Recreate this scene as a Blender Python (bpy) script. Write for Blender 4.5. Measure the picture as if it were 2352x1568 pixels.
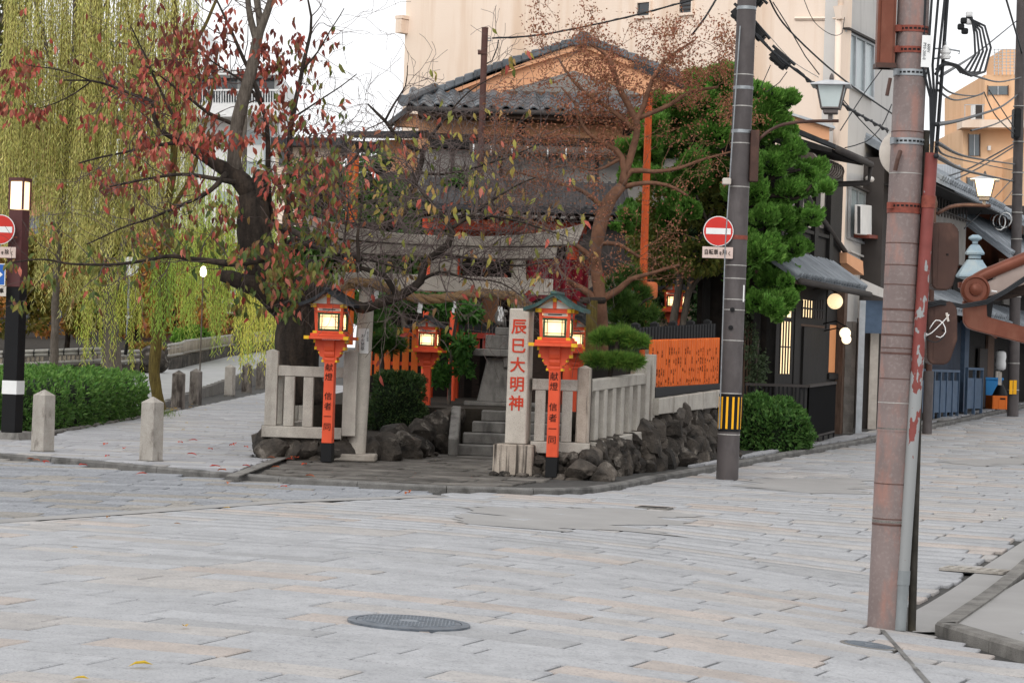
import bpy, bmesh, math, random
import numpy as np
from mathutils import Vector, Matrix, noise
for o in list(bpy.data.objects): bpy.data.objects.remove(o)
SC = bpy.context.scene
COL = SC.collection
R = random.Random(11)
NR = np.random.default_rng(5)
V = Vector
rad = math.radians
# ------------------------------------------------------------------ camera, sky, sun, exposure
F, CX, CY, H = 5500.0, 1176.0, 784.0, 1.45       # focal length and centre in measuring units, eye height in metres
ROLL, PITCH = rad(1.95), 28.0 / 5500.0
fw = V((0, math.cos(PITCH), math.sin(PITCH))); r0 = V((1, 0, 0)); u0 = V((0, -math.sin(PITCH), math.cos(PITCH)))
ri = r0 * math.cos(ROLL) + u0 * math.sin(ROLL); ui = u0 * math.cos(ROLL) - r0 * math.sin(ROLL)
EYE = V((0, 0, H))
cd = bpy.data.cameras.new("camera"); cam = bpy.data.objects.new("camera", cd); COL.objects.link(cam)
cam.matrix_world = Matrix(((ri.x, ui.x, -fw.x, 0), (ri.y, ui.y, -fw.y, 0), (ri.z, ui.z, -fw.z, H), (0, 0, 0, 1)))
cd.sensor_width = 23.5; cd.lens = F / 2352 * 23.5; cd.clip_end = 2000; cd.clip_start = 0.1
SC.camera = cam
W = bpy.data.worlds.new("World"); SC.world = W; W.use_nodes = True
nt = W.node_tree; nt.nodes.clear()
sk = nt.nodes.new("ShaderNodeTexSky"); sk.sky_type = 'NISHITA'; sk.sun_disc = False
sk.sun_elevation = rad(38); sk.sun_rotation = rad(200); sk.air_density = 1.6; sk.dust_density = 6; sk.ozone_density = 1
hs = nt.nodes.new("ShaderNodeHueSaturation"); hs.inputs['Saturation'].default_value = 0.12
mx = nt.nodes.new("ShaderNodeMixRGB"); mx.inputs[0].default_value = 0.72
mx.inputs[2].default_value = (11.9, 12.0, 12.25, 1)      # the even cloud layer
bg = nt.nodes.new("ShaderNodeBackground"); bg.inputs[1].default_value = 0.13
wo = nt.nodes.new("ShaderNodeOutputWorld")
nt.links.new(sk.outputs[0], hs.inputs['Color']); nt.links.new(hs.outputs[0], mx.inputs[1])
nt.links.new(mx.outputs[0], bg.inputs[0]); nt.links.new(bg.outputs[0], wo.inputs[0])
sl = bpy.data.lights.new("sun", 'SUN'); sl.energy = 0.7; sl.angle = rad(25); sl.color = (1, .97, .92)
so = bpy.data.objects.new("sun", sl); COL.objects.link(so)
so.rotation_euler = (rad(52), 0, rad(-20)); so.location = (0, 0, 40)
SC.view_settings.view_transform = 'Standard'; SC.view_settings.look = 'None'
SC.view_settings.exposure = 0.0; SC.view_settings.gamma = 1; SC.view_settings.use_curve_mapping = False
SC.cycles.use_denoising = True; SC.cycles.max_bounces = 7; SC.cycles.diffuse_bounces = 3
SC.cycles.transparent_max_bounces = 8; SC.cycles.sample_clamp_indirect = 4; SC.cycles.caustics_reflective = False; SC.cycles.caustics_refractive = False

# ------------------------------------------------------------------ measuring helpers
def sst(a, b, x):
    t = min(1, max(0, (x - a) / (b - a))); return t * t * (3 - 2 * t)
def g(x, y):
    """height of the ground: a falling gutter on the near right, gentle rises along both streets"""
    s = min(4.3, max(0, x + 1.6))
    z = -0.0125 * s * s * (1 - sst(17, 26, y))
    z += 0.02 * max(0, y - 27) * sst(-0.5, 2.5, x)
    z += 0.0055 * max(0, y - 45) * (1 - sst(-5, -2, x))
    return z
def ray(px, py): return ri * (px - CX) + ui * (CY - py) + fw * F
def P(px, py, Y):
    d = ray(px, py); return EYE + d * (Y / d.y)
def G(px, py, dz=0.0):
    d = ray(px, py); z = dz
    for _ in range(30):
        t = (z - H) / d.z; p = EYE + d * t
        z = 0.5 * z + 0.5 * (g(p.x, p.y) + dz)
    return V((p.x, p.y, g(p.x, p.y) + dz))
def on(p, dz=0.0): return V((p.x, p.y, g(p.x, p.y) + dz))
def px2m(n, Y): return n * Y / F
def Zat(px, py, Y): return P(px, py, Y).z
def proj(p):
    d = p - EYE; k = F / d.dot(fw); return CX + d.dot(ri) * k, CY - d.dot(ui) * k
def inview(p, m=60):
    if p.y < 3: return False
    x, y = proj(p); return -m < x < 2352 + m and -m < y < 1568 + m
SD = V((0.36, 1, 0)).normalized()      # along the right-hand street
SN = V((1, -0.36, 0)).normalized()     # across it

# ------------------------------------------------------------------ materials
def hx(s, k=1.0):
    def f(v):
        v /= 255; return (v / 12.92 if v <= .04045 else ((v + .055) / 1.055) ** 2.4) * k
    return (f(int(s[0:2], 16)), f(int(s[2:4], 16)), f(int(s[4:6], 16)), 1)
MATS = {}
def mat(name, c1, c2=None, scale=6.0, rough=.75, bump=0.0, bscale=60.0, metal=0.0, speck=None, sps=220.0, spa=.5,
        stain=None, sts=(3, 3, .7), sta=.6, stth=(.5, .7), emit=None, es=0.0, tint=False, grain=None, spec=.25, translucent=0.0, rnd=0.0):
    """plain noise-mixed procedural material; c1..c2 broad variation, speck: fine grains, stain: streaked wear, tint: per-piece colour"""
    m = bpy.data.materials.new(name); m.use_nodes = True; MATS[name] = m
    n = m.node_tree; N = n.nodes; L = n.links; b = N['Principled BSDF']
    geo = N.new('ShaderNodeNewGeometry'); pos = geo.outputs['Position']
    def nz(sc, det=4, vec=None, rgh=.6):
        t = N.new('ShaderNodeTexNoise'); t.inputs['Scale'].default_value = sc; t.inputs['Detail'].default_value = det; t.inputs['Roughness'].default_value = rgh
        L.new(vec or pos, t.inputs['Vector']); return t.outputs['Fac']
    def ramp(f, a, z):
        t = N.new('ShaderNodeMapRange'); t.inputs[1].default_value = a; t.inputs[2].default_value = z; t.clamp = True; L.new(f, t.inputs[0]); return t.outputs[0]
    def mixc(f, a, c, mode='MIX'):
        t = N.new('ShaderNodeMixRGB'); t.blend_type = mode
        for i, q in ((0, f), (1, a), (2, c)):
            if isinstance(q, (tuple, float, int)): t.inputs[i].default_value = q
            else: L.new(q, t.inputs[i])
        return t.outputs[0]
    vec = None
    if grain:
        mp = N.new('ShaderNodeMapping'); mp.inputs['Scale'].default_value = grain; L.new(pos, mp.inputs['Vector']); vec = mp.outputs[0]
    col = mixc(ramp(nz(scale, 5, vec), .3, .7), c1, c2 or c1)
    if tint:
        at = N.new('ShaderNodeAttribute'); at.attribute_name = 'tint'; col = mixc(1.0, col, at.outputs['Color'], 'MULTIPLY')
    if rnd:
        rv = N.new('ShaderNodeHueSaturation'); mr = N.new('ShaderNodeMapRange'); mr.inputs[3].default_value = 1 - rnd; mr.inputs[4].default_value = 1 + rnd
        oi = N.new('ShaderNodeObjectInfo'); L.new(oi.outputs['Random'], mr.inputs[0]); L.new(mr.outputs[0], rv.inputs['Value']); L.new(col, rv.inputs['Color']); col = rv.outputs[0]
    if speck: col = mixc(ramp(nz(sps, 2), .54, .64), col, mixc(spa, col, speck))
    if stain:
        mp = N.new('ShaderNodeMapping'); mp.inputs['Scale'].default_value = sts; L.new(pos, mp.inputs['Vector'])
        k = N.new('ShaderNodeMath'); k.operation = 'MULTIPLY'; k.inputs[1].default_value = sta
        L.new(ramp(nz(1.0, 6, mp.outputs[0], .65), *stth), k.inputs[0]); col = mixc(k.outputs[0], col, stain)
    L.new(col, b.inputs['Base Color'])
    b.inputs['Roughness'].default_value = rough; b.inputs['Metallic'].default_value = metal; b.inputs['Specular IOR Level'].default_value = spec
    if bump:
        bp = N.new('ShaderNodeBump'); bp.inputs['Strength'].default_value = min(1, bump); bp.inputs['Distance'].default_value = .02 * max(1, bump)
        L.new(nz(bscale, 5), bp.inputs['Height']); L.new(bp.outputs[0], b.inputs['Normal'])
    if emit:
        b.inputs['Emission Color'].default_value = emit; b.inputs['Emission Strength'].default_value = es
    if translucent:
        tr = N.new('ShaderNodeBsdfTranslucent'); L.new(col, tr.inputs['Color']); mxs = N.new('ShaderNodeMixShader'); mxs.inputs[0].default_value = translucent
        out = N['Material Output']; L.new(b.outputs[0], mxs.inputs[1]); L.new(tr.outputs[0], mxs.inputs[2]); L.new(mxs.outputs[0], out.inputs[0])
    return m
WHITE = (1, 1, 1, 1)
mat('slab', hx('a8a8a9'), hx('989899'), scale=3, rough=.8, bump=.25, bscale=90, speck=hx('5e6064'), sps=62, spa=.42, tint=True, stain=hx('77787a'), sts=(9, 9, 9), sta=.5, stth=(.5, .75))
mat('rough_slab', hx('97999b'), hx('808284'), scale=7, rough=.9, bump=1.0, bscale=28, speck=hx('55565a'), sps=34, spa=.6, tint=True)
mat('joint', hx('4c4a48'), hx('3a3937'), scale=9, rough=.95)
mat('asphalt_patch', hx('979593'), hx('8a8886'), scale=1.2, rough=.9, bump=.15, bscale=120)
mat('kerb', hx('7e7c79'), hx('5a5855'), scale=4, rough=.85, bump=.3, bscale=60, speck=hx('38383a'), sps=140, stain=hx('2c2b2a'), sts=(2, 2, 3), sta=.7)
mat('soil', hx('3a342d'), hx('29251f'), scale=5, rough=1, bump=.8, bscale=25)
mat('old_paving', hx('6d6a66'), hx('45423f'), scale=3, rough=.85, bump=.5, bscale=30, stain=hx('2b2927'), sts=(2, 2, 2), sta=.7, tint=True)
mat('granite', hx('b9b3a9'), hx('a39d94'), scale=5, rough=.8, bump=.3, bscale=110, speck=hx('5f5b57'), sps=170, spa=.6, stain=hx('5d5750'), sts=(5, 5, .9), sta=.45, stth=(.5, .72))
mat('granite_light', hx('c3bbb0'), hx('b0a89d'), scale=5, rough=.8, bump=.3, bscale=110, speck=hx('6f6964'), sps=170, spa=.6, stain=hx('4a3d33'), sts=(9, 9, .8), sta=.25, stth=(.6, .72))
mat('granite_dirty', hx('b5a99c'), hx('94897d'), scale=5, rough=.85, bump=.4, bscale=100, speck=hx('57504a'), sps=160, stain=hx('2b2521'), sts=(14, 14, .5), sta=.92, stth=(.48, .58))
mat('granite_dark', hx('85827d'), hx('66635f'), scale=5, rough=.85, bump=.4, bscale=90, speck=hx('3d3b39'), sps=150, stain=hx('2e2c2a'), sts=(5, 5, 1.2), sta=.6)
mat('bollard_stone', hx('b0aaa2'), hx('989289'), scale=6, rough=.85, bump=.4, bscale=110, speck=hx('565250'), sps=170, stain=hx('4b403a'), sts=(7, 7, 2.2), sta=.75, stth=(.55, .68))
mat('torii_stone', hx('b2aaa0'), hx('8e867c'), scale=4, rough=.85, bump=.4, bscale=90, speck=hx('5b554f'), sps=150, stain=hx('4f473f'), sts=(3, 3, 6), sta=.7, stth=(.5, .72))
mat('rock', hx('544d46'), hx('211f1d'), scale=4, rough=.85, bump=1.6, bscale=20, stain=hx('9a9288'), sts=(5, 5, 5), sta=.6, stth=(.57, .7), rnd=.5)
mat('vermilion', hx('dc5836'), hx('cd4d2e'), scale=3, rough=.5, bump=.06, bscale=40, stain=hx('a83a1e'), sts=(6, 6, 1), sta=.3)
mat('vermilion_fence', hx('dc6c2c'), hx('cc5f25'), scale=5, rough=.65, bump=.1, bscale=40, rnd=.06)
mat('black_paint', hx('111113'), hx('0b0b0d'), scale=4, rough=.6)
mat('ink', hx('1c1512'), rough=.8)
mat('faded_ink', hx('6e2f16'), hx('3a1a0e'), scale=30, rough=.8)
mat('red_letter', hx('c8402a'), hx('a8351f'), scale=40, rough=.8)
mat('gold', hx('e3b62c'), hx('cc9c1f'), scale=30, rough=.45, metal=.2)
mat('green_frame', hx('1f4a35'), hx('173a2a'), rough=.5)
mat('cream_board', hx('cfc7bd'), hx('b9b0a6'), scale=9, rough=.8)
mat('lamp_paper', hx('f3e9cf'), rough=.7, translucent=.75)
mat('verdigris', hx('35504d'), hx('223634'), scale=6, rough=.5, stain=hx('6a8a80'), sts=(6, 6, 2), sta=.35)
mat('dark_roofing', hx('3a3c40'), hx('26282b'), scale=6, rough=.6, bump=.2)
mat('bark', hx('3b332d'), hx('1e1a17'), scale=9, rough=.95, bump=1.0, bscale=22, grain=(2, 2, .5), stain=hx('6a5a4c'), sts=(6, 6, 2), sta=.35)
mat('bark_grey', hx('6f675e'), hx('4b443d'), scale=12, rough=.95, bump=.8, bscale=40, grain=(3, 3, .6))
mat('bark_rust', hx('7d5a46'), hx('5a4032'), scale=8, rough=.85, bump=.5, bscale=30)
mat('bark_moss', hx('6d6031'), hx('43381f'), scale=10, rough=.95, bump=1.0, bscale=26, grain=(3, 3, .5))
mat('twig', hx('625653'), hx('4a403d'), scale=10, rough=.9)
mat('leaf', WHITE, (.8, .8, .8, 1), scale=40, rough=.6, tint=True, translucent=.35, spec=.3)
mat('needle', WHITE, (.7, .7, .7, 1), scale=30, rough=.6, tint=True, translucent=.2, spec=.25)
mat('white_paint', hx('e6e6e4'), hx('d9d9d8'), scale=5, rough=.5)
mat('sign_red', hx('c9342c'), hx('bd2f28'), scale=7, rough=.4)
mat('sign_blue', hx('2a5fae'), rough=.4)
mat('sign_plate', hx('d3bfb6'), hx('c2aca2'), scale=9, rough=.5)
mat('steel', hx('9da1a4'), hx('7f8386'), scale=20, rough=.4, metal=.6)
mat('rubber', hx('1d1e20'), hx('121314'), rough=.55)
mat('yellow_paint', hx('f2b01c'), rough=.5)

# ------------------------------------------------------------------ object helpers
def thing(name, label, cat, loc=(0, 0, 0), rz=0.0, group=None):
    o = bpy.data.objects.new(name, None); COL.objects.link(o); o.location = loc; o.rotation_euler = (0, 0, rz)
    o.empty_display_size = .2
    return tag(o, label, cat, group)
def tag(o, label=None, cat=None, group=None, kind=None):
    if label: o['label'] = label
    if cat: o['category'] = cat
    if group: o['group'] = group
    if kind: o['kind'] = kind
    return o
def basis(o):
    m = Matrix.LocRotScale(o.location, o.rotation_euler, o.scale)
    return basis(o.parent) @ m if o.parent else m
def link(name, me, parent=None, mw=None, world=False):
    o = bpy.data.objects.new(name, me); COL.objects.link(o)
    if parent: o.parent = parent
    if world and parent:
        o.matrix_local = basis(parent).inverted() @ (mw or Matrix())
    elif mw: o.matrix_local = mw
    return o
def tree_copy(o, loc=None, rz=None, label=None, group=None, scale=None):
    def rec(a, par):
        c = a.copy(); COL.objects.link(c)
        if par: c.parent = par
        for ch in a.children: rec(ch, c)
        return c
    c = rec(o, None)
    if loc is not None: c.location = loc
    if rz is not None: c.rotation_euler = (0, 0, rz)
    if scale: c.scale = (scale,) * 3
    if label: c['label'] = label
    if group: c['group'] = group
    return c

class B:
    """collects faces; make() links them as ONE mesh object"""
    def __init__(s): s.v = []; s.f = []; s.m = Matrix()
    def at(s, m): s.m = m; return s
    def add(s, vs, fs):
        k = len(s.v); s.v += [s.m @ V(p) for p in vs]; s.f += [tuple(i + k for i in q) for q in fs]; return s
    def box(s, x0, x1, y0, y1, z0, z1, tx=1.0, ty=1.0):
        """tx, ty shrink the top about its middle"""
        cx, cy, hx_, hy_ = (x0 + x1) / 2, (y0 + y1) / 2, (x1 - x0) / 2, (y1 - y0) / 2
        return s.add([(x0, y0, z0), (x1, y0, z0), (x1, y1, z0), (x0, y1, z0), (cx - hx_ * tx, cy - hy_ * ty, z1), (cx + hx_ * tx, cy - hy_ * ty, z1), (cx + hx_ * tx, cy + hy_ * ty, z1), (cx - hx_ * tx, cy + hy_ * ty, z1)],
                     [(0, 3, 2, 1), (4, 5, 6, 7), (0, 1, 5, 4), (1, 2, 6, 5), (2, 3, 7, 6), (3, 0, 4, 7)])
    def ext(s, poly, vec):
        """polygon of 3-D points pushed along vec"""
        n = len(poly); vec = V(vec); a = [V(p) for p in poly]
        nrm = V((0, 0, 0))
        for i in range(n): nrm += (a[i] - a[0]).cross(a[(i + 1) % n] - a[0])
        if nrm.dot(vec) > 0: a.reverse()
        return s.add(a + [p + vec for p in a], [tuple(range(n)), tuple(range(2 * n - 1, n - 1, -1))] + [(i, i + n, (i + 1) % n + n, (i + 1) % n) for i in range(n)])
    def tube(s, pts, r, n=8, cap=True):
        pts = [V(p) for p in pts]; k = len(pts); rs = r if isinstance(r, (list, tuple)) else [r] * k
        vs = []; fs = []; ref = None
        for i, p in enumerate(pts):
            t = (pts[min(i + 1, k - 1)] - pts[max(i - 1, 0)])
            t = t.normalized() if t.length > 1e-9 else V((0, 0, 1))
            if ref is None: ref = (V((0, 1, 0)) if abs(t.y) < .9 else V((1, 0, 0)))
            u = (ref - t * ref.dot(t)); u = u.normalized() if u.length > 1e-6 else t.orthogonal().normalized(); w = t.cross(u); ref = u
            for j in range(n):
                a = 2 * math.pi * j / n; vs.append(p + (u * math.cos(a) + w * math.sin(a)) * rs[i])
        for i in range(k - 1):
            for j in range(n):
                q = (j + 1) % n; fs.append((i * n + j, i * n + q, (i + 1) * n + q, (i + 1) * n + j))
        if cap: fs += [tuple(range(n - 1, -1, -1)), tuple(range((k - 1) * n, k * n))]
        return s.add(vs, fs)
    def lathe(s, prof, c=(0, 0, 0), n=20):
        c = V(c); vs = []; fs = []
        for r, z in prof:
            for j in range(n):
                a = 2 * math.pi * (j + .5) / n; vs.append(c + V((r * math.cos(a), r * math.sin(a), z)))
        for i in range(len(prof) - 1):
            for j in range(n):
                q = (j + 1) % n; fs.append((i * n + j, i * n + q, (i + 1) * n + q, (i + 1) * n + j))
        fs += [tuple(range(n - 1, -1, -1)), tuple(range((len(prof) - 1) * n, len(prof) * n))]
        return s.add(vs, fs)
    def mesh(s, name, m, bevel=0.0, smooth=False, seg=1):
        me = bpy.data.meshes.new(name); me.from_pydata(s.v, [], s.f)
        if bevel:
            bm = bmesh.new(); bm.from_mesh(me); bmesh.ops.remove_doubles(bm, verts=bm.verts, dist=1e-5)
            es = [e for e in bm.edges if len(e.link_faces) == 2 and e.calc_face_angle(0) > .5]
            try: bmesh.ops.bevel(bm, geom=es, offset=bevel, segments=seg, affect='EDGES', clamp_overlap=True)
            except Exception: pass
            bm.to_mesh(me); bm.free()
        if smooth:
            me.shade_smooth() if smooth == 'all' else None
            if smooth != 'all': shade_auto(me, smooth if isinstance(smooth, float) else .7)
        me.materials.append(MATS[m] if isinstance(m, str) else m)
        return me
    def make(s, name, m, parent=None, world=False, bevel=0.0, smooth=False, seg=1):
        if world and parent:
            inv = basis(parent).inverted(); s.v = [inv @ p for p in s.v]
        return link(name, s.mesh(name, m, bevel, smooth, seg), parent)
def shade_auto(me, ang):
    bm = bmesh.new(); bm.from_mesh(me)
    for f in bm.faces: f.smooth = True
    for e in bm.edges:
        e.smooth = not (len(e.link_faces) == 2 and e.calc_face_angle(0) > ang)
    bm.to_mesh(me); bm.free()
def np_mesh(name, vs, fs, m, col=None, smooth=False):
    """vs (n,3), fs (m,k) constant k"""
    vs = np.asarray(vs, np.float32); fs = np.asarray(fs, np.int32); me = bpy.data.meshes.new(name)
    k = fs.shape[1]; me.vertices.add(len(vs)); me.vertices.foreach_set('co', vs.ravel())
    me.loops.add(fs.size); me.loops.foreach_set('vertex_index', fs.ravel())
    me.polygons.add(len(fs)); me.polygons.foreach_set('loop_start', np.arange(0, fs.size, k, dtype=np.int32))
    me.update(calc_edges=True); me.validate()
    if col is not None:
        a = me.attributes.new('tint', 'FLOAT_COLOR', 'POINT'); a.data.foreach_set('color', np.c_[np.asarray(col, np.float32)[:, :3], np.ones(len(vs), np.float32)].ravel())
    if smooth: me.shade_smooth()
    me.materials.append(MATS[m]); return me
def tint_mesh(me, c):
    a = me.attributes.new('tint', 'FLOAT_COLOR', 'POINT'); a.data.foreach_set('color', list(c) * len(me.vertices)); return me
# leaf templates: x width, y length, z out of the leaf
T_LEAF = (np.array([(0, 0, 0), (-.5, .35, .10), (0, .38, 0), (.5, .35, .10), (-.36, .7, .02), (0, .72, -.06), (.36, .7, .02), (0, 1, -.2)]),
          np.array([(0, 2, 1), (0, 3, 2), (1, 2, 5), (1, 5, 4), (2, 3, 6), (2, 6, 5), (4, 5, 7), (5, 6, 7)]))
T_KITE = (np.array([(0, 0, 0), (.5, .45, .12), (0, 1, 0), (-.5, .45, .12)]), np.array([(0, 1, 2), (0, 2, 3)]))
T_TUFT = (np.array([(-.5, 0, 0), (.5, 0, 0), (0, 1, 0), (0, 0, -.5), (0, 0, .5), (.3, .85, .3)]), np.array([(0, 1, 2), (3, 4, 5)]))
T_NEEDLE = (np.array([(-.5, 0, 0), (.5, 0, 0), (0, 1, 0)]), np.array([(0, 1, 2)]))
def unit(a): return a / np.maximum(np.linalg.norm(a, axis=1, keepdims=True), 1e-9)
def scatter_mesh(name, T, pos, ax, nrm, ln, wd, col, m='leaf'):
    tv, tf = T; pos = np.asarray(pos, float); n = len(pos); ax = unit(np.asarray(ax, float)); nrm = np.asarray(nrm, float)
    nrm = unit(nrm - ax * (nrm * ax).sum(1, keepdims=True) + 1e-6); sx = np.cross(ax, nrm)
    ln = np.broadcast_to(ln, (n,)); wd = np.broadcast_to(wd, (n,))
    vs = pos[:, None] + sx[:, None] * (tv[None, :, 0:1] * wd[:, None, None]) + ax[:, None] * (tv[None, :, 1:2] * ln[:, None, None]) + nrm[:, None] * (tv[None, :, 2:3] * ln[:, None, None])
    fs = tf[None] + (np.arange(n) * len(tv))[:, None, None]
    return np_mesh(name, vs.reshape(-1, 3), fs.reshape(-1, tf.shape[1]), m, np.repeat(np.asarray(col, float), len(tv), axis=0))
def scatter(name, T, pos, ax, nrm, ln, wd, col, m='leaf', parent=None, kind=None):
    """pos.. in world metres"""
    o = link(name, scatter_mesh(name, T, pos, ax, nrm, ln, wd, col, m), parent, world=True)
    if kind: o['kind'] = kind
    return o
def cols(n, *hexes, var=.15, k=1.0):
    c = np.array([hx(h, k)[:3] for h in hexes]); w = NR.dirichlet(np.ones(len(hexes)) * .6, n); return (w @ c) * NR.uniform(1 - var, 1 + var, (n, 1))
def dirs(n): return unit(NR.normal(size=(n, 3)))
def spline(pts, step=.12):
    """Catmull-Rom through (pos, radius) pairs"""
    out = []
    for i in range(len(pts) - 1):
        a, b_, c, d = pts[max(i - 1, 0)], pts[i], pts[i + 1], pts[min(i + 2, len(pts) - 1)]
        n = max(1, int((c[0] - b_[0]).length / step))
        for j in range(n):
            t = j / n; t2 = t * t; t3 = t2 * t
            p = .5 * ((2 * b_[0]) + (c[0] - a[0]) * t + (2 * a[0] - 5 * b_[0] + 4 * c[0] - d[0]) * t2 + (3 * b_[0] - a[0] - 3 * c[0] + d[0]) * t3)
            out.append((p, b_[1] * (1 - t) + c[1] * t))
    out.append(pts[-1]); return out
def wobble(sp, amt, freq=2.0):
    return [(p + noise.noise_vector(p * freq) * min(amt, amt * (.3 + i * .1)), r) for i, (p, r) in enumerate(sp)]
def text(s, size, m, parent=None, mw=None, name='lettering', world=False, vertical=False, depth=.002, gap=1.05, bold=0.0):
    cu = bpy.data.curves.new(name, 'FONT'); cu.body = '\n'.join(s) if vertical else s
    cu.size = size; cu.align_x = 'CENTER'; cu.align_y = 'CENTER'; cu.extrude = depth; cu.space_line = gap; cu.resolution_u = 3; cu.offset = bold
    t = bpy.data.objects.new(name, cu); COL.objects.link(t)
    dg = bpy.context.evaluated_depsgraph_get(); me = bpy.data.meshes.new_from_object(t.evaluated_get(dg))
    bpy.data.objects.remove(t); bpy.data.curves.remove(cu); me.materials.clear(); me.materials.append(MATS[m]); me.name = name
    return link(name, me, parent, mw, world)
def face_mat(p, right, up):
    """matrix whose x is right, y is up, z out of the face"""
    r = V(right).normalized(); u = V(up).normalized(); z = r.cross(u).normalized(); u = z.cross(r)
    return Matrix(((r.x, u.x, z.x, p[0]), (r.y, u.y, z.y, p[1]), (r.z, u.z, z.z, p[2]), (0, 0, 0, 1)))
def sheet(name, poly, dz, m, step=1.5, zf=None, parent=None):
    """flat polygon (x, y) laid on the ground, cut finely enough to follow it"""
    bm = bmesh.new(); bm.faces.new([bm.verts.new((p[0], p[1], 0)) for p in poly])
    xs = [p[0] for p in poly]; ys = [p[1] for p in poly]
    for lo, hi, ax in ((min(xs), max(xs), 0), (min(ys), max(ys), 1)):
        k = lo + step
        while k < hi:
            no = (1, 0, 0) if ax == 0 else (0, 1, 0); co = (k, 0, 0) if ax == 0 else (0, k, 0)
            bmesh.ops.bisect_plane(bm, geom=bm.verts[:] + bm.edges[:] + bm.faces[:], plane_co=co, plane_no=no); k += step
    for v_ in bm.verts: v_.co.z = (zf(v_.co.x, v_.co.y) if zf else g(v_.co.x, v_.co.y)) + dz
    bmesh.ops.recalc_face_normals(bm, faces=bm.faces)
    if sum(f.normal.z for f in bm.faces) < 0: bmesh.ops.reverse_faces(bm, faces=bm.faces)
    me = bpy.data.meshes.new(name); bm.to_mesh(me); bm.free(); me.materials.append(MATS[m])
    return link(name, me, parent, world=bool(parent))
def inpoly(x, y, poly):
    c = False; n = len(poly)
    for i in range(n):
        x1, y1 = poly[i][0], poly[i][1]; x2, y2 = poly[i - 1][0], poly[i - 1][1]
        if (y1 > y) != (y2 > y) and x < (x2 - x1) * (y - y1) / (y2 - y1) + x1: c = not c
    return c
def light(name, p, e, c=(1, .8, .5), r=.05):
    l = bpy.data.lights.new(name, 'POINT'); l.energy = e; l.color = c; l.shadow_soft_size = r
    o = bpy.data.objects.new(name, l); COL.objects.link(o); o.location = p; return o
# ------------------------------------------------------------------ ground, kerbs, paving
def xy(p): return (p.x, p.y)
KERB = [G(*q) for q in ((-260, 1032), (-120, 1042), (0, 1052), (150, 1063), (330, 1080), (480, 1094), (640, 1106), (820, 1117), (1000, 1127), (1200, 1133), (1300, 1133), (1370, 1130), (1420, 1122), (1500, 1105), (1580, 1091), (1650, 1078), (1800, 1050), (1985, 1017))]
KERB += [V((KERB[-1].x + .352 * d, KERB[-1].y + d, 0)) for d in (4, 8, 14, 22, 34, 60)]
KXY = [xy(p) for p in KERB]
base = sheet('ground', [(-160, 2), (160, 2), (160, 420), (-160, 420)], -.5, 'joint', step=4)
base['kind'] = 'structure'
far = B().box(-1200, 1200, 380, 1500, -1.0, -.2).make('ground', 'soil'); far['kind'] = 'structure'
PLOT = KXY + [(40, 110), (-5.0, 110), (-8.2, 80), (-7.6, 50), (-6.6, 34.4), (-30, 34.4), (-30, KXY[0][1])]
LEFTZ = [xy(G(*q)) for q in ((-300, 1220), (0, 1197), (300, 1177), (640, 1152), (900, 1143), (1010, 1138))]
LEFTZ_POLY = LEFTZ + [p for p in reversed(KXY[:9])]
GUT = [xy(G(*q)) for q in ((2026, 1446), (2105, 1401), (2260, 1301), (2352, 1242), (2460, 1170))]
RKERB = [xy(G(*q)) for q in ((2460, 1545), (2352, 1514), (2147, 1452), (2352, 1295), (2470, 1205))]
RP = [RKERB[2], (RKERB[4][0] + 1.2, RKERB[4][1] + 2.2), (9, 22), (9, 5), RKERB[0]]
road = sheet('road', [(-30, 4), (14, 4), (26, 75), (-30, 75)], -.025, 'joint', step=.6); road['kind'] = 'structure'

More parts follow.
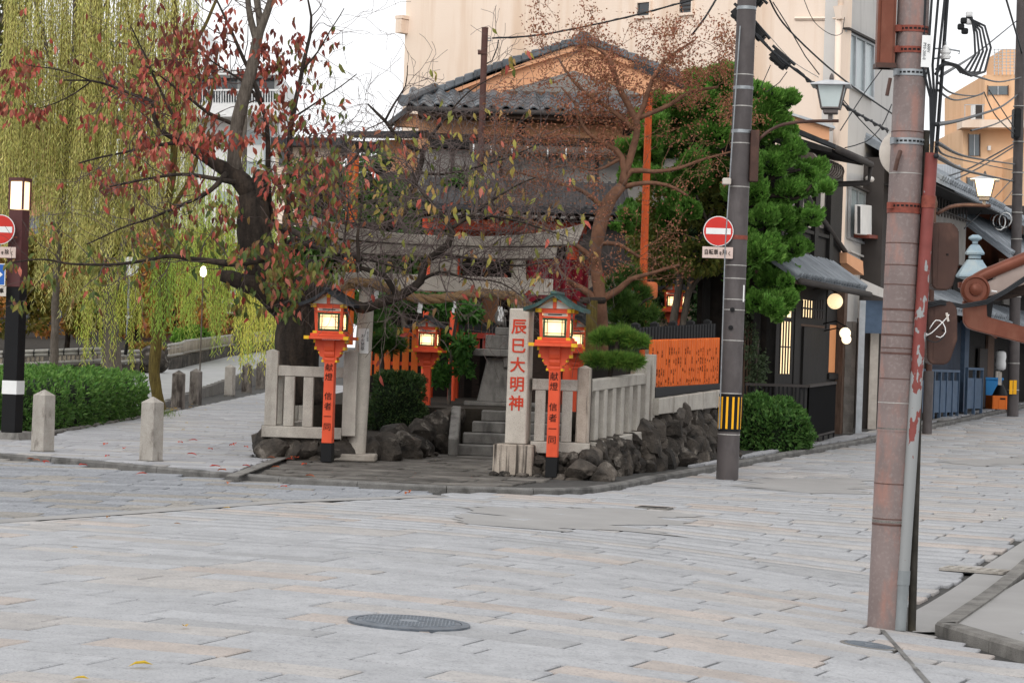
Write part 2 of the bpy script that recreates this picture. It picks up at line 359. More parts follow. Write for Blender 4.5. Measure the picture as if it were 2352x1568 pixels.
def slab(quad, dz, dn=.03, ch=.006):
    c = V((sum(p[0] for p in quad) / 4, sum(p[1] for p in quad) / 4, 0)); z0 = g(c.x, c.y)
    c.z = z0; top = []; bot = []; low = []
    for p in quad:
        q = V((p[0], p[1], 0)); d = (V((c.x, c.y, 0)) - q).normalized() * ch * 1.5; z = g(q.x, q.y) + dz
        top.append(V((q.x + d.x, q.y + d.y, z)) - c); bot.append(V((q.x, q.y, z - ch)) - c); low.append(V((q.x, q.y, z - dn)) - c)
    vs = top + bot + low; fs = [(0, 1, 2, 3)]
    for i in range(4):
        j = (i + 1) % 4; fs += [(i, i + 4, j + 4, j), (i + 4, i + 8, j + 8, j + 4)]
    return c, vs, fs
def lay(parent, pname, test, e1, rng, wr, lr, m, tintf, nparts, dz=.0, joint=(.009, .02), maxd=75, jit=.0015, seed=1, ylim=None):
    """rows of slabs running along e1; the nparts largest in view become parts, the rest one stuff part"""
    rr = random.Random(seed); e1 = V((e1[0], e1[1], 0)).normalized(); e2 = V((-e1.y, e1.x, 0)); out = []
    b0 = rng[2]
    while b0 < rng[3]:
        w = rr.uniform(*wr); a0 = rng[0] + rr.random()
        while a0 < rng[1]:
            l = rr.uniform(*lr); mid = e1 * (a0 + l / 2) + e2 * (b0 + w / 2)
            if 4 < mid.y < maxd and inview(V((mid.x, mid.y, g(mid.x, mid.y))), 650):
                ok = []
                for k in range(9):
                    pa = e1 * (a0 + l * k / 8)
                    pc, pd = pa + e2 * (b0 + .02), pa + e2 * (b0 + w - .02)
                    ok.append(test(pc.x, pc.y) and test(pd.x, pd.y))
                if any(ok):
                    best = (0, -1); st = None
                    for k in range(10):
                        if k < 9 and ok[k]:
                            if st is None: st = k
                            if k - st > best[1] - best[0]: best = (st, k)
                        else: st = None
                    s0, s1 = a0 + l * best[0] / 8, a0 + l * best[1] / 8
                    if s1 - s0 > .1:
                        j0 = joint[1] / 2
                        q = [e1 * (s0 + j0 + rr.uniform(-.004, .004)) + e2 * (b0 + joint[0] / 2), e1 * (s1 - j0 + rr.uniform(-.004, .004)) + e2 * (b0 + joint[0] / 2),
                             e1 * (s1 - j0) + e2 * (b0 + w - joint[0] / 2), e1 * (s0 + j0) + e2 * (b0 + w - joint[0] / 2)]
                        out.append(((s1 - s0) * w / mid.y ** 3, q, dz + rr.uniform(-jit, jit), tintf(rr)))
            a0 += l
        b0 += w
    out.sort(key=lambda t: -t[0]); VS = []; FS = []; TC = []
    for i, (_, q, z, tc) in enumerate(out):
        c, vs, fs = slab(q, z)
        if i < nparts:
            me = bpy.data.meshes.new(pname); me.from_pydata(vs, [], fs); me.materials.append(MATS[m]); tint_mesh(me, tc)
            link(pname, me, parent, Matrix.Translation(c))
        else:
            k = len(VS); VS += [v_ + c for v_ in vs]; FS += [tuple(j + k for j in f) for f in fs]; TC += [tc] * len(vs)
    if VS:
        o = link(pname, np_mesh(pname, [tuple(v_) for v_ in VS], FS, m, TC), parent); o['kind'] = 'stuff'
    return len(out)
def tint_main(r):
    k = r.uniform(.94, 1.05); t = r.random()
    if t < .62: return (k * .995, k, k * 1.012, 1)
    if t < .84: return (k * 1.05, k * .995, k * .94, 1)
    if t < .93: return (k * 1.10, k * .97, k * .87, 1)
    return (k * .9, k * .9, k * .9, 1)
def tint_grey(r):
    k = r.uniform(.82, 1.1); return (k, k, k * 1.02, 1) if r.random() < .8 else (k * 1.05, k, k * .93, 1)
def in_gutter(x, y):
    return inpoly(x, y, GUTPOLY)
GUTPOLY = GUT + [RKERB[4], RKERB[3], RKERB[2], RKERB[1], (RKERB[1][0], RKERB[1][1] - .5)]
GUTPOLY = [xy(G(2096, 1452)), GUT[1], GUT[2], GUT[3], GUT[4], RKERB[4], RKERB[3], RKERB[2]]
def main_ok(x, y): return not inpoly(x, y, PLOT) and not inpoly(x, y, LEFTZ_POLY) and not inpoly(x, y, RP) and not inpoly(x, y, GUTPOLY)
NMAIN = lay(road, 'paving_slab', main_ok, SN, (-18, 22, 2, 78), (.25, .36), (.7, 1.1), 'slab', tint_main, 300, seed=3, joint=(.006, .022))
plaza = sheet('roadway', LEFTZ_POLY, -.018, 'joint', step=.8); plaza['kind'] = 'structure'
def tint_rough(r):
    k = r.uniform(.85, 1.1); return (k, k, k * 1.03, 1) if r.random() < .7 else (k * 1.1, k * 1.0, k * .88, 1)
lay(plaza, 'paving_slab', lambda x, y: inpoly(x, y, LEFTZ_POLY), (1, -.06), (-16, 6, 15, 36), (.3, .42), (.55, .9), 'rough_slab', tint_rough, 220, joint=(.016, .018), seed=5, jit=.003)
# the bedded strip between the two pavings
bs = B()
for i in range(len(LEFTZ) - 1):
    a, b_ = V((*LEFTZ[i], 0)), V((*LEFTZ[i + 1], 0)); d = (b_ - a).normalized(); nn = V((-d.y, d.x, 0)) * .12
    n = max(1, int((b_ - a).length / 1.0))
    for j in range(n):
        p, q = a.lerp(b_, j / n), a.lerp(b_, (j + 1) / n)
        bs.add([on(p - nn, .004), on(q - nn, .004), on(q + nn, .004), on(p + nn, .004)], [(0, 1, 2, 3)])
bs.make('mortar_strip', 'asphalt_patch', road)
# smooth repairs in the paving
def patch(pts, parent=road, m='asphalt_patch', dz=.0035):
    base_ = [V((*xy(G(*q)), 0)) for q in pts]; out = []; rr = random.Random(len(pts) * 7)
    for a, b_ in zip(base_, base_[1:] + base_[:1]):
        n = max(2, int((b_ - a).length / .12))
        for i in range(n): p = a.lerp(b_, i / n); out.append(p + SN * (rr.gauss(0, .16) if i % 2 else rr.gauss(0, .04)) + SD * rr.gauss(0, .02))
    return sheet('concrete_patch', [(p.x, p.y) for p in out], dz, m, step=1, parent=parent)
patch(((1052, 1188), (1085, 1168), (1240, 1163), (1390, 1166), (1560, 1176), (1608, 1184), (1520, 1192), (1570, 1203), (1440, 1207), (1500, 1222), (1380, 1219), (1300, 1221), (1160, 1210), (1075, 1202)))
patch(((1690, 1112), (1740, 1100), (1990, 1098), (1985, 1132), (1880, 1134), (1780, 1124), (1700, 1120)))
patch(((2160, 1060), (2352, 1048), (2420, 1052), (2420, 1064), (2240, 1070)))
# kerb stones round the shrine plot
kerb = B(); kst = tag(thing('kerb', None, None), kind='structure')
acc = []
for i in range(len(KERB) - 1):
    a, b_ = KERB[i], KERB[i + 1]; n = max(1, round((V((b_.x, b_.y, 0)) - V((a.x, a.y, 0))).length / .12))
    acc += [a.lerp(b_, j / n) for j in range(n)]
def kerb_run(pts, length, w, h, parent, m='kerb', name='kerb_stone', sgn=1, maxn=300):
    run = [pts[0]]; k = 0
    for i in range(1, len(pts)):
        run.append(pts[i])
        if (V(run[-1]) - V(run[0])).length >= length or i == len(pts) - 1:
            b_ = B(); m_ = len(run); prof = [(0, -.05), (0, h - .02), (.015, h), (w, h), (w, -.05)]; vs = []; c = V(run[m_ // 2]); c.z = g(c.x, c.y)
            for j, p in enumerate(run):
                q = run[min(j + 1, m_ - 1)]; o = run[max(j - 1, 0)]; d = V((q[0] - o[0], q[1] - o[1], 0)).normalized(); nn = V((-d.y, d.x, 0)) * sgn
                e = d * (.004 if j == 0 else (-.004 if j == m_ - 1 else 0))
                for (s_, z) in prof: vs.append(V((p[0], p[1], g(p[0], p[1]) + z)) + nn * s_ + e - c)
            fs = []
            for j in range(m_ - 1):
                for t in range(4): fs.append((j * 5 + t, (j + 1) * 5 + t, (j + 1) * 5 + t + 1, j * 5 + t + 1))
            fs += [(4, 3, 2, 1, 0), tuple((m_ - 1) * 5 + t for t in range(5))]
            if sgn < 0: fs = [f[::-1] for f in fs]
            b_.add(vs, fs); link(name, b_.mesh(name, m), parent, Matrix.Translation(c)); run = [pts[i]]; k += 1
kerb_run(acc, .9, .11, .055, kst)
# pavement inside the kerb
pave = sheet('pavement', PLOT, .02, 'joint', step=2); pave['kind'] = 'structure'
SHR = [xy(G(*q, .05)) for q in ((560, 1102), (640, 1062), (575, 1000))]       # left edge of the shrine plot
e0, e1_ = G(520, 1094, .06), G(640, 1050, .06)
def bx(y): return e0.x + (y - e0.y) * (e1_.x - e0.x) / (e1_.y - e0.y) if y < e1_.y else min(e1_.x, -3.15)
SX = -3.35                                                                    # world x of the shrine's left edge
def path_ok(x, y): return inpoly(x, y, PLOT) and x < bx(y) - .02 and (x > -7.0 - .02 * max(0, y - 34) or y < 34.3) and not ANY_BED(x, y) and dkerb(x, y) > .16
def dkerb(x, y):
    p = V((x, y, 0)); best = 9
    for i in range(0, len(acc) - 1):
        d = (acc[i].x - x) ** 2 + (acc[i].y - y) ** 2
        if d < best: best = d
    return best ** .5
def ANY_BED(x, y): return x < -6.75 and y > 35.2
lay(pave, 'paving_slab', path_ok, (1, -.03), (-16, 2, 26, 110), (.28, .36), (.5, .95), 'slab', tint_grey, 280, dz=.05, joint=(.012, .012), seed=8, maxd=78)
# street pavement strip in front of the machiya
def strip_ok(x, y): return inpoly(x, y, PLOT) and y > 27.5 and (x - .36 * y) > -8.7 and dkerb(x, y) > .2
lay(pave, 'paving_slab', strip_ok, SN, (-20, 6, 20, 70), (.4, .6), (.6, 1.0), 'slab', tint_grey, 60, dz=.05, joint=(.01, .01), seed=9, maxd=70)
# old uneven paving in front of the steps
def fore_ok(x, y): return inpoly(x, y, PLOT) and x >= bx(y) + .16 and x < 1.3 and y < 33 and dkerb(x, y) > .2 and (x - .36 * y) < -9.2
def tint_old(r):
    k = r.uniform(.75, 1.3); return (k, k * .98, k * .95, 1)
lay(pave, 'flagstone', fore_ok, (1, -.22), (-14, 4, 24, 40), (.22, .5), (.4, 1.1), 'old_paving', tint_old, 120, dz=.045, joint=(.02, .02), seed=12, jit=.008)
# long edging stone of the plot
b_ = B(); dd = (e1_ - e0).normalized(); nn = V((dd.y, -dd.x, 0)) * .13
b_.ext([e0, e1_, e1_ + nn, e0 + nn], (0, 0, .012)); b_.make('edging_stone', 'granite_dark', pave)
# corner pavement on the near right
corner = sheet('pavement', RP, .055, 'asphalt_patch', step=1); corner['kind'] = 'structure'
ck = tag(thing('kerb', None, None), kind='structure')
def dense(pts, st=.15):
    o = []
    for a, b_ in zip(pts, pts[1:]):
        a, b_ = V((*a, 0)), V((*b_, 0)); n = max(1, int((b_ - a).length / st)); o += [a.lerp(b_, j / n) for j in range(n)]
    return o + [V((*pts[-1], 0))]
kerb_run(dense([RKERB[2], RKERB[3], RKERB[4], RP[1]]), .75, .13, .07, ck, m='granite_dark', sgn=-1)
kerb_run(dense([RKERB[2], RKERB[1], RKERB[0]]), .75, .13, .07, ck, m='granite_dark', sgn=1)
lay(corner, 'paving_slab', lambda x, y: inpoly(x, y, RP) and min((V((x, y, 0)) - V((*q, 0))).length for q in [tuple(p[:2]) for p in dense([RP[1], RKERB[3], RKERB[2], RKERB[1], RKERB[0]], .1)]) > .3, SD, (4, 26, -14, 4), (.3, .45), (.5, .9), 'slab', tint_grey, 40, dz=.068, seed=21)
gut = sheet('gutter', GUTPOLY, .004, 'asphalt_patch', step=1); gut['kind'] = 'structure'
sa, sb_ = G(2026, 1447), G(2134, 1572); sd_ = (sb_ - sa).normalized(); sn_ = V((sd_.y, -sd_.x, 0)) * .016
sm = B()
for i in range(8):
    a_, c_ = sa.lerp(sb_, i / 8), sa.lerp(sb_, (i + 1) / 8); sm.add([on(a_ - sn_, .006), on(c_ - sn_, .006), on(c_ + sn_, .006), on(a_ + sn_, .006)], [(0, 1, 2, 3)])
sm.make('seam', 'kerb', road)
# drain grate in the gutter
d0 = G(2240, 1312); dg = thing('drain_grate', 'pale slotted drain cover set in the gutter by the corner kerb', 'drain cover', on(d0, .012), math.atan2(-.36, 1) - .1)
gb = B(); nx, ny = 6, 3
gw, gh = .52, .3
xs = [-gw / 2 + gw * (i + .5) / nx for i in range(nx)]
gb.box(-gw / 2, gw / 2, -gh / 2, -gh / 2 + .035, -.01, .012); gb.box(-gw / 2, gw / 2, gh / 2 - .035, gh / 2, -.01, .012)
for i in range(nx + 1):
    x = -gw / 2 + gw * i / nx; gb.box(max(-gw / 2, x - .02), min(gw / 2, x + .02), -gh / 2 + .035, gh / 2 - .035, -.01, .0119)
for j in range(1, ny): gb.box(-gw / 2 + .022, gw / 2 - .022, -gh / 2 + gh * j / ny - .009, -gh / 2 + gh * j / ny + .009, -.01, .0117)
gb.make('grate', 'bollard_stone', dg); B().box(-gw / 2, gw / 2, -gh / 2, gh / 2, -.02, -.008).make('pit', 'black_paint', dg)
# manhole covers
def manhole(p, r, label, style):
    t = thing('manhole_cover', label, 'manhole', on(p, .006 if style else -.003))
    sx, sy = (g(p.x + .3, p.y) - g(p.x - .3, p.y)) / .6, (g(p.x, p.y + .3) - g(p.x, p.y - .3)) / .6
    t.rotation_euler = (math.atan(sy), -math.atan(sx), 0)
    b = B(); n = 48; pr = [(r, -.02), (r, .004), (r * .87, .006), (r * .86, -.02)]
    b.lathe(pr[:3] + [(r * .865, -.004)], n=n); 
    if style: b.make('rim', 'cast_iron', t, smooth=.5)
    else: b.make('rim', 'granite_dark', t, smooth=.5)
    B().lathe([(r * .855, -.03), (r * .855, .004), (r * .8, .006)], n=n).make('lid', 'cast_iron', t, smooth=.5)
    s = B()
    k = 13
    for i in range(-k, k + 1):
        for j in range(-k, k + 1):
            x, y = i * r * .06, j * r * .06
            if math.hypot(x, y) < r * .76 and not (abs(y) < r * .09 and abs(x) < r * .26):
                if (i + j) % 2: s.box(x - r * .026, x + r * .026, y - r * .009, y + r * .009, .004, .0115)
                else: s.box(x - r * .009, x + r * .009, y - r * .026, y + r * .026, .004, .0115)
    s.lathe([(r * .16, .004), (r * .16, .011), (r * .10, .011)], c=(0, 0, 0), n=16)
    o = s.make('tread', 'cast_iron_worn', t); o['kind'] = 'stuff'
mat('cast_iron', hx('6f767e'), hx('53585f'), scale=12, rough=.55, metal=.3, bump=.2)
mat('cast_iron_worn', hx('868d95'), hx('71777e'), scale=12, rough=.5, metal=.3)
manhole(G(939, 1431), .33, 'large round manhole cover with tread pattern in open paving', 1)
manhole(G(1996, 1481), .17, 'small dark manhole cover beside the big brown pole', 0)
vb = thing('valve_cover', 'small rusty rectangular valve cover flush with paving slabs', 'valve cover', on(G(1502, 1167), .006), -.34)
B().box(-.17, .17, -.1, .1, -.02, .008).make('frame', 'granite_dark', vb); B().box(-.14, .14, -.07, .07, -.01, .012).make('lid', 'rubber', vb)
# ------------------------------------------------------------------ shrine: ground, steps, torii, stones, lanterns, fences
def rock_mesh(seed, sub=2, sx=1, sy=1, sz=1, rough=.35):
    bm = bmesh.new(); bmesh.ops.create_icosphere(bm, subdivisions=sub, radius=1)
    o = V((seed * 3.1, seed * 1.7, seed * .9))
    for v_ in bm.verts:
        d = v_.co.normalized(); k = 1 + rough * noise.noise(d * 1.3 + o) + rough * .5 * noise.noise(d * 3 + o)
        c = d * k
        for nn, h in ((noise.noise_vector(o + V((1, 0, 0))), .62), (noise.noise_vector(o * 1.3 + V((0, 2, 0))), .66), (noise.noise_vector(o * .7 + V((0, 0, 3))), .7)):
            nn = nn.normalized(); q = c.dot(nn)
            if q > h: c -= nn * (q - h) * .85
        v_.co = V((c.x * sx, c.y * sy, c.z * sz))
    me = bpy.data.meshes.new('rock'); bm.to_mesh(me); bm.free(); shade_auto(me, .45); me.materials.append(MATS['rock']); return me
ROCKS = [rock_mesh(i) for i in range(14)]
ROCKS3 = [rock_mesh(i + 40, 3) for i in range(6)]
def rock(parent, p, s, rz=None, big=False, name='rock'):
    o = link(name, R.choice(ROCKS3 if big else ROCKS), parent)
    m = Matrix.LocRotScale(V(p), (Matrix.Rotation(R.uniform(0, 6.3) if rz is None else rz, 3, 'Z') @ Matrix.Rotation(R.uniform(-.3, .3), 3, 'X')).to_quaternion(), V(s))
    o.matrix_local = basis(parent).inverted() @ m; return o

# raised shrine yard
YZ = .66
WD = V((.41, 1, 0)).normalized(); WN = V((1, -.41, 0)).normalized()
C0 = V((.86, 27.85, 0))
def wall_pt(Y, off=0.0, z=0.0):
    p = C0 + WD * ((Y - C0.y) / WD.y) + WN * off; p.z = z; return p
yard = tag(thing('terrain', None, None), kind='structure')
yb = B(); yp = [(-3.0, 33.6), (-.6, 33.6), (1.15, 33.6), (wall_pt(33.4, -.35).x, 33.4), (wall_pt(33.2, -.35).x, 33.2), (2.2, 46), (-3.0, 46)]
yb.ext([V((*p, -.1)) for p in yp], (0, 0, YZ + .1)); yb.make('yard', 'soil', yard)
yb = B(); yb.ext([V((*p, -.1)) for p in [(.95, 28.25), wall_pt(28.3, -.3).to_tuple()[:2], wall_pt(33.5, -.3).to_tuple()[:2], (.95, 33.5)]], (0, 0, .62)); yb.make('yard', 'soil', yard)
yb = B(); yb.ext([V((*p, -.1)) for p in [(-3.0, 30.3), (-2.0, 30.6), (-1.3, 31.6), (-1.1, 33.5), (-3.0, 33.5)]], (0, 0, .42)); yb.make('yard', 'soil', yard)

# steps
st = thing('stone_steps', 'short flight of worn stone steps leading up to the altar stand', 'steps', (P(1120, 1045, 32.4).x, 32.4, .05))
sw0, sw1 = P(1040, 1045, 32.4).x - st.location.x, 1.1
for i in range(4):
    b = B(); y0 = i * .28
    for k, (a, c) in enumerate(((sw0 + .02 * i + .10 * i, .02 * i + .3), (.02 * i + .31, sw1))):
        b = B().box(a, c, y0, y0 + .34, .15 * i, .15 * (i + 1)); b.make('step', 'granite_dark', st, bevel=.015)
b = B(); x0 = sw0 - .06
b.ext([(x0, -.28, 0), (x0, -.28, .24), (x0, .12, .36), (x0, .92, .64), (x0, 1.25, .64), (x0, 1.25, 0)], (.13, 0, 0)); b.make('side_wall', 'granite_dark', st, bevel=.015)
# stones between kerb and steps
fl = thing('stone_edging', 'rough dark boulders edging the shrub bed left of the steps', 'rocks', (-1.2, 31.4, .05))
for px, py, Y, s in ((880, 1038, 30.5, (.34, .28, .24)), (925, 1030, 31.0, (.24, .22, .22)), (850, 1040, 30.3, (.2, .2, .2)), (960, 1030, 31.4, (.2, .2, .16)), (925, 1040, 31.2, (.22, .22, .24)), (962, 1000, 32.6, (.24, .2, .22)), (1003, 985, 33.0, (.22, .2, .25)), (985, 1045, 31.9, (.13, .1, .07)), (1035, 955, 33.5, (.25, .2, .14)), (950, 1050, 31.0, (.14, .12, .10)), (905, 1005, 31.8, (.25, .2, .2)), (1010, 1015, 33.0, (.2, .2, .22))):
    rock(fl, P(px, py, Y), s, big=True)
# altar stand (tapered pedestal, table slab, boxes)
al = thing('stone_altar', 'grey tapered stone pedestal carrying a table slab above the steps', 'altar', (P(1150, 930, 36).x, 36, YZ))
B().box(-.55, .55, -.35, .35, 0, .06).make('base', 'granite_dark', al, bevel=.01)
B().box(-.36, .36, -.28, .28, .06, .72, .62, .62).make('pedestal', 'granite_dark', al, bevel=.01)
B().box(-.44, .44, -.3, .3, .74, .85).make('table_slab', 'granite_dark', al, bevel=.012)
B().box(.02, .1, -.26, -.16, .58, .74).make('bracket', 'granite_dark', al, bevel=.01)
B().box(-.26, .3, -.22, .22, .852, 1.06).make('block', 'granite_dark', al, bevel=.01)
B().box(-.12, .12, -.14, .14, 1.062, 1.18).make('block', 'granite_dark', al, bevel=.01)
def fox(p, rz, label, h=.3):
    t = thing('fox_statue', label, 'statue', p, rz)
    b = B(); k = h / .3
    b.tube([(0, .04, .02), (0, .03, .08), (0, 0, .16), (0, -.02, .21), (0, -.03, .24)], [.05 * k, .055 * k, .045 * k, .03 * k, .03 * k], 8)
    b.tube([(0, -.03, .235), (0, -.07, .24), (0, -.10, .23)], [.033 * k, .026 * k, .008 * k], 8)
    b.tube([(-.025, -.03, .15), (-.025, -.05, .01)], [.018, .015], 6); b.tube([(.025, -.03, .15), (.025, -.05, .01)], [.018, .015], 6)
    b.make('body', 'granite_dark', t, smooth='all')
    for s in (-1, 1): B().add([(s * .012, -.02, .255), (s * .034, -.02, .255), (s * .026, -.018, .30), (s * .022, -.005, .258)], [(0, 1, 2), (1, 3, 2), (3, 0, 2), (0, 3, 1)]).make('ear', 'granite_dark', t)
    B().tube([(.0, .08, .03), (.02, .12, .10), (.01, .11, .18), (.03, .09, .25), (.02, .07, .31)], [.02, .035, .04, .03, .008], 8).make('tail', 'granite_dark', t, smooth='all')
    return t
fox((al.location.x - .02, 36, YZ + 1.181), .9, 'small dark stone fox statue on top of the altar blocks')

# stone torii
tc = P(1020, 600, 29.9); tor = thing('torii', 'grey stone torii gate with upswept lintel and straw rope over the steps', 'torii', (tc.x, 29.9, .05))
def up(z): return z - .05
for s in (-1, 1):
    B().box(s * 1.02 - .26, s * 1.02 + .26, -.24, .24, 0, .09).make('footing', 'torii_stone', tor, bevel=.015)
    B().tube([(s * 1.02, 0, .09), (s * .99, 0, .9), (s * .96, 0, 1.7), (s * .932, 0, up(2.62))], [.122, .112, .10, .088], 20).make('column', 'granite_light', tor, smooth=.6)
def beam(L, z0, z1, dep, rise, cut=0.0, name='lintel', n=16, riset=None):
    b = B(); vs = []; riset = rise if riset is None else riset
    for i in range(n + 1):
        t = -1 + 2 * i / n; a = abs(t) ** 2.6
        xt, xb = t * (L + cut), t * (L - cut)
        vs += [(xb, -dep / 2, z0 + rise * a), (xb, dep / 2, z0 + rise * a), (xt, dep / 2 * 1.05, z1 + riset * a), (xt, -dep / 2 * 1.05, z1 + riset * a)]
    fs = [(0, 1, 2, 3), tuple(n * 4 + k for k in (3, 2, 1, 0))]
    for i in range(n):
        for k in range(4):
            q = (k + 1) % 4; fs.append((i * 4 + k, (i + 1) * 4 + k, (i + 1) * 4 + q, i * 4 + q))
    return b.add(vs, fs).make(name, 'torii_stone', tor, bevel=.008)
beam(1.70, up(2.765), up(2.885), .34, .075, .05, 'top_lintel', riset=.215)
beam(1.40, up(2.62), up(2.762), .26, .03, .01, 'under_lintel')
b = B(); b.box(-1.37, 1.37, -.08, .08, up(2.19), up(2.395)); b.make('tie_beam', 'granite_light', tor, bevel=.01)
B().box(-.17, .17, -.1, .1, up(2.397), up(2.618)).make('centre_strut', 'torii_stone', tor, bevel=.012)
# poster on the left column
pq = P(835, 783, 29.9); pn = thing('paper_notice', 'white paper notice with handwritten columns on the torii column', 'notice', (pq.x, pq.y - .12, pq.z), -.12)
pb = B(); vs = []; n = 8
for i in range(n + 1):
    a = -.8 + 1.35 * i / n
    for z in (-.155, .155): vs.append((math.sin(a) * .113 + .01, -math.cos(a) * .113 + .113 + .005, z))
pb.add(vs, [(2 * i, 2 * i + 2, 2 * i + 3, 2 * i + 1) for i in range(n)]); po = pb.make('paper', 'white_paint', pn)
FM = lambda x, y, z: face_mat((x, y, z), (1, 0, 0), (0, 0, 1))
text('お火焚祭', .05, 'ink', pn, FM(.0, -.012, -.02), vertical=True); text('辰巳大明神', .024, 'ink', pn, FM(.055, .012, .055), vertical=True)
text('十一月二十三日午後一時', .013, 'ink', pn, FM(-.05, .01, -.03), vertical=True)
# straw rope
rp = thing('straw_rope', 'thick twisted straw rope with frayed ends slung under the tie beam', 'rope', (tc.x, 29.72, 2.2))
rl = [P(*q) for q in ((806, 650, 29.75), (845, 648, 29.72), (880, 660, 29.7), (925, 676, 29.7), (975, 687, 29.7), (1040, 682, 29.7), (1090, 674, 29.7), (1140, 675, 29.68), (1180, 682, 29.66))]
rs = spline([(p, .05) for p in rl], .03)
mat('straw', hx('a88a66'), hx('7f654a'), scale=40, rough=.9, bump=.8, bscale=90, grain=(1, 1, 4))
for k in range(3):
    pts = []
    for i, (p, r) in enumerate(rs):
        a = i * .42 + k * 2.094; m_ = .03 * (1 - .25 * abs(i / len(rs) - .45))
        pts.append(p + V((0, math.cos(a), math.sin(a))) * m_)
    B().tube(pts, .036, 7).make('strand', 'straw', rp, world=True, smooth='all')
fb = B()
for end, d0 in ((rl[-1], V((.9, -.1, -.45))), (rl[0], V((-.8, -.1, -.6)))):
    for i in range(70):
        s = end + V((R.gauss(0, .02), R.gauss(0, .02), R.gauss(0, .03))); d = (d0.normalized() + V((R.gauss(0, .12), R.gauss(0, .14), R.gauss(0, .16)))) * R.uniform(.12, .26)
        fb.tube([s - d * .3, s + d * .5, s + d + V((0, 0, -.02))], [.003, .003, .002], 3, False)
fb.make('frayed_straw', 'straw', rp, world=True)['kind'] = 'stuff'
for px, py, Y, lb in ((862, 675, 29.74, 'white folded paper streamer beside the left torii column'), (962, 706, 29.68, 'plain white paper streamer under the left half of the rope'), (1043, 706, 29.68, 'narrow twisted white paper streamer hanging under the rope middle'), (1148, 725, 29.6, 'crumpled white paper streamer beside the inscribed pillar')):
    p = P(px, py, Y); t = thing('paper_streamer', lb, 'paper streamer', p, R.uniform(-.5, .3), 'paper streamers on the straw rope')
    w = .03 if px != 1043 else .018
    b = B()
    for k, (x, z) in enumerate(((0, .06), (.012, 0), (-.004, -.06))):
        b.ext([(x - w, .012 * k, z), (x + w, .012 * k + .004, z - .012), (x + w * .9, .012 * k + .01, z + .05), (x - w * .9, .012 * k, z + .06)], (0, .002, 0))
    b.make('paper', 'white_paint', t); B().tube([(0, 0, .1), (.004, .01, .2)], .003, 5).make('string', 'straw', t)

# inscribed stone pillar
pp = G(1186, 1101); pp = V((pp.x, pp.y + .22, .045)); pil = thing('stone_pillar', 'tall square stone pillar with red carved characters on a streaked block', 'stone pillar', pp, -.24)
B().box(-.235, .235, -.235, .235, 0, .36, .99, .99).make('base_block', 'granite_dirty', pil, bevel=.012)
B().box(-.125, .125, -.125, .125, .361, 1.93, .96, .96).make('shaft', 'granite_light', pil, bevel=.012)
for i, ch in enumerate('辰巳大明神'):
    text(ch, .185, 'red_letter', pil, FM(0.0, -.1245 + .0006 * i * -1, 1.71 - .222 * i), depth=.004, bold=.003)
for i in range(5):
    rock(pil, pp + V((R.uniform(-.3, .3), -.3 + R.uniform(-.05, .05), .0)), (.08, .06, .05))

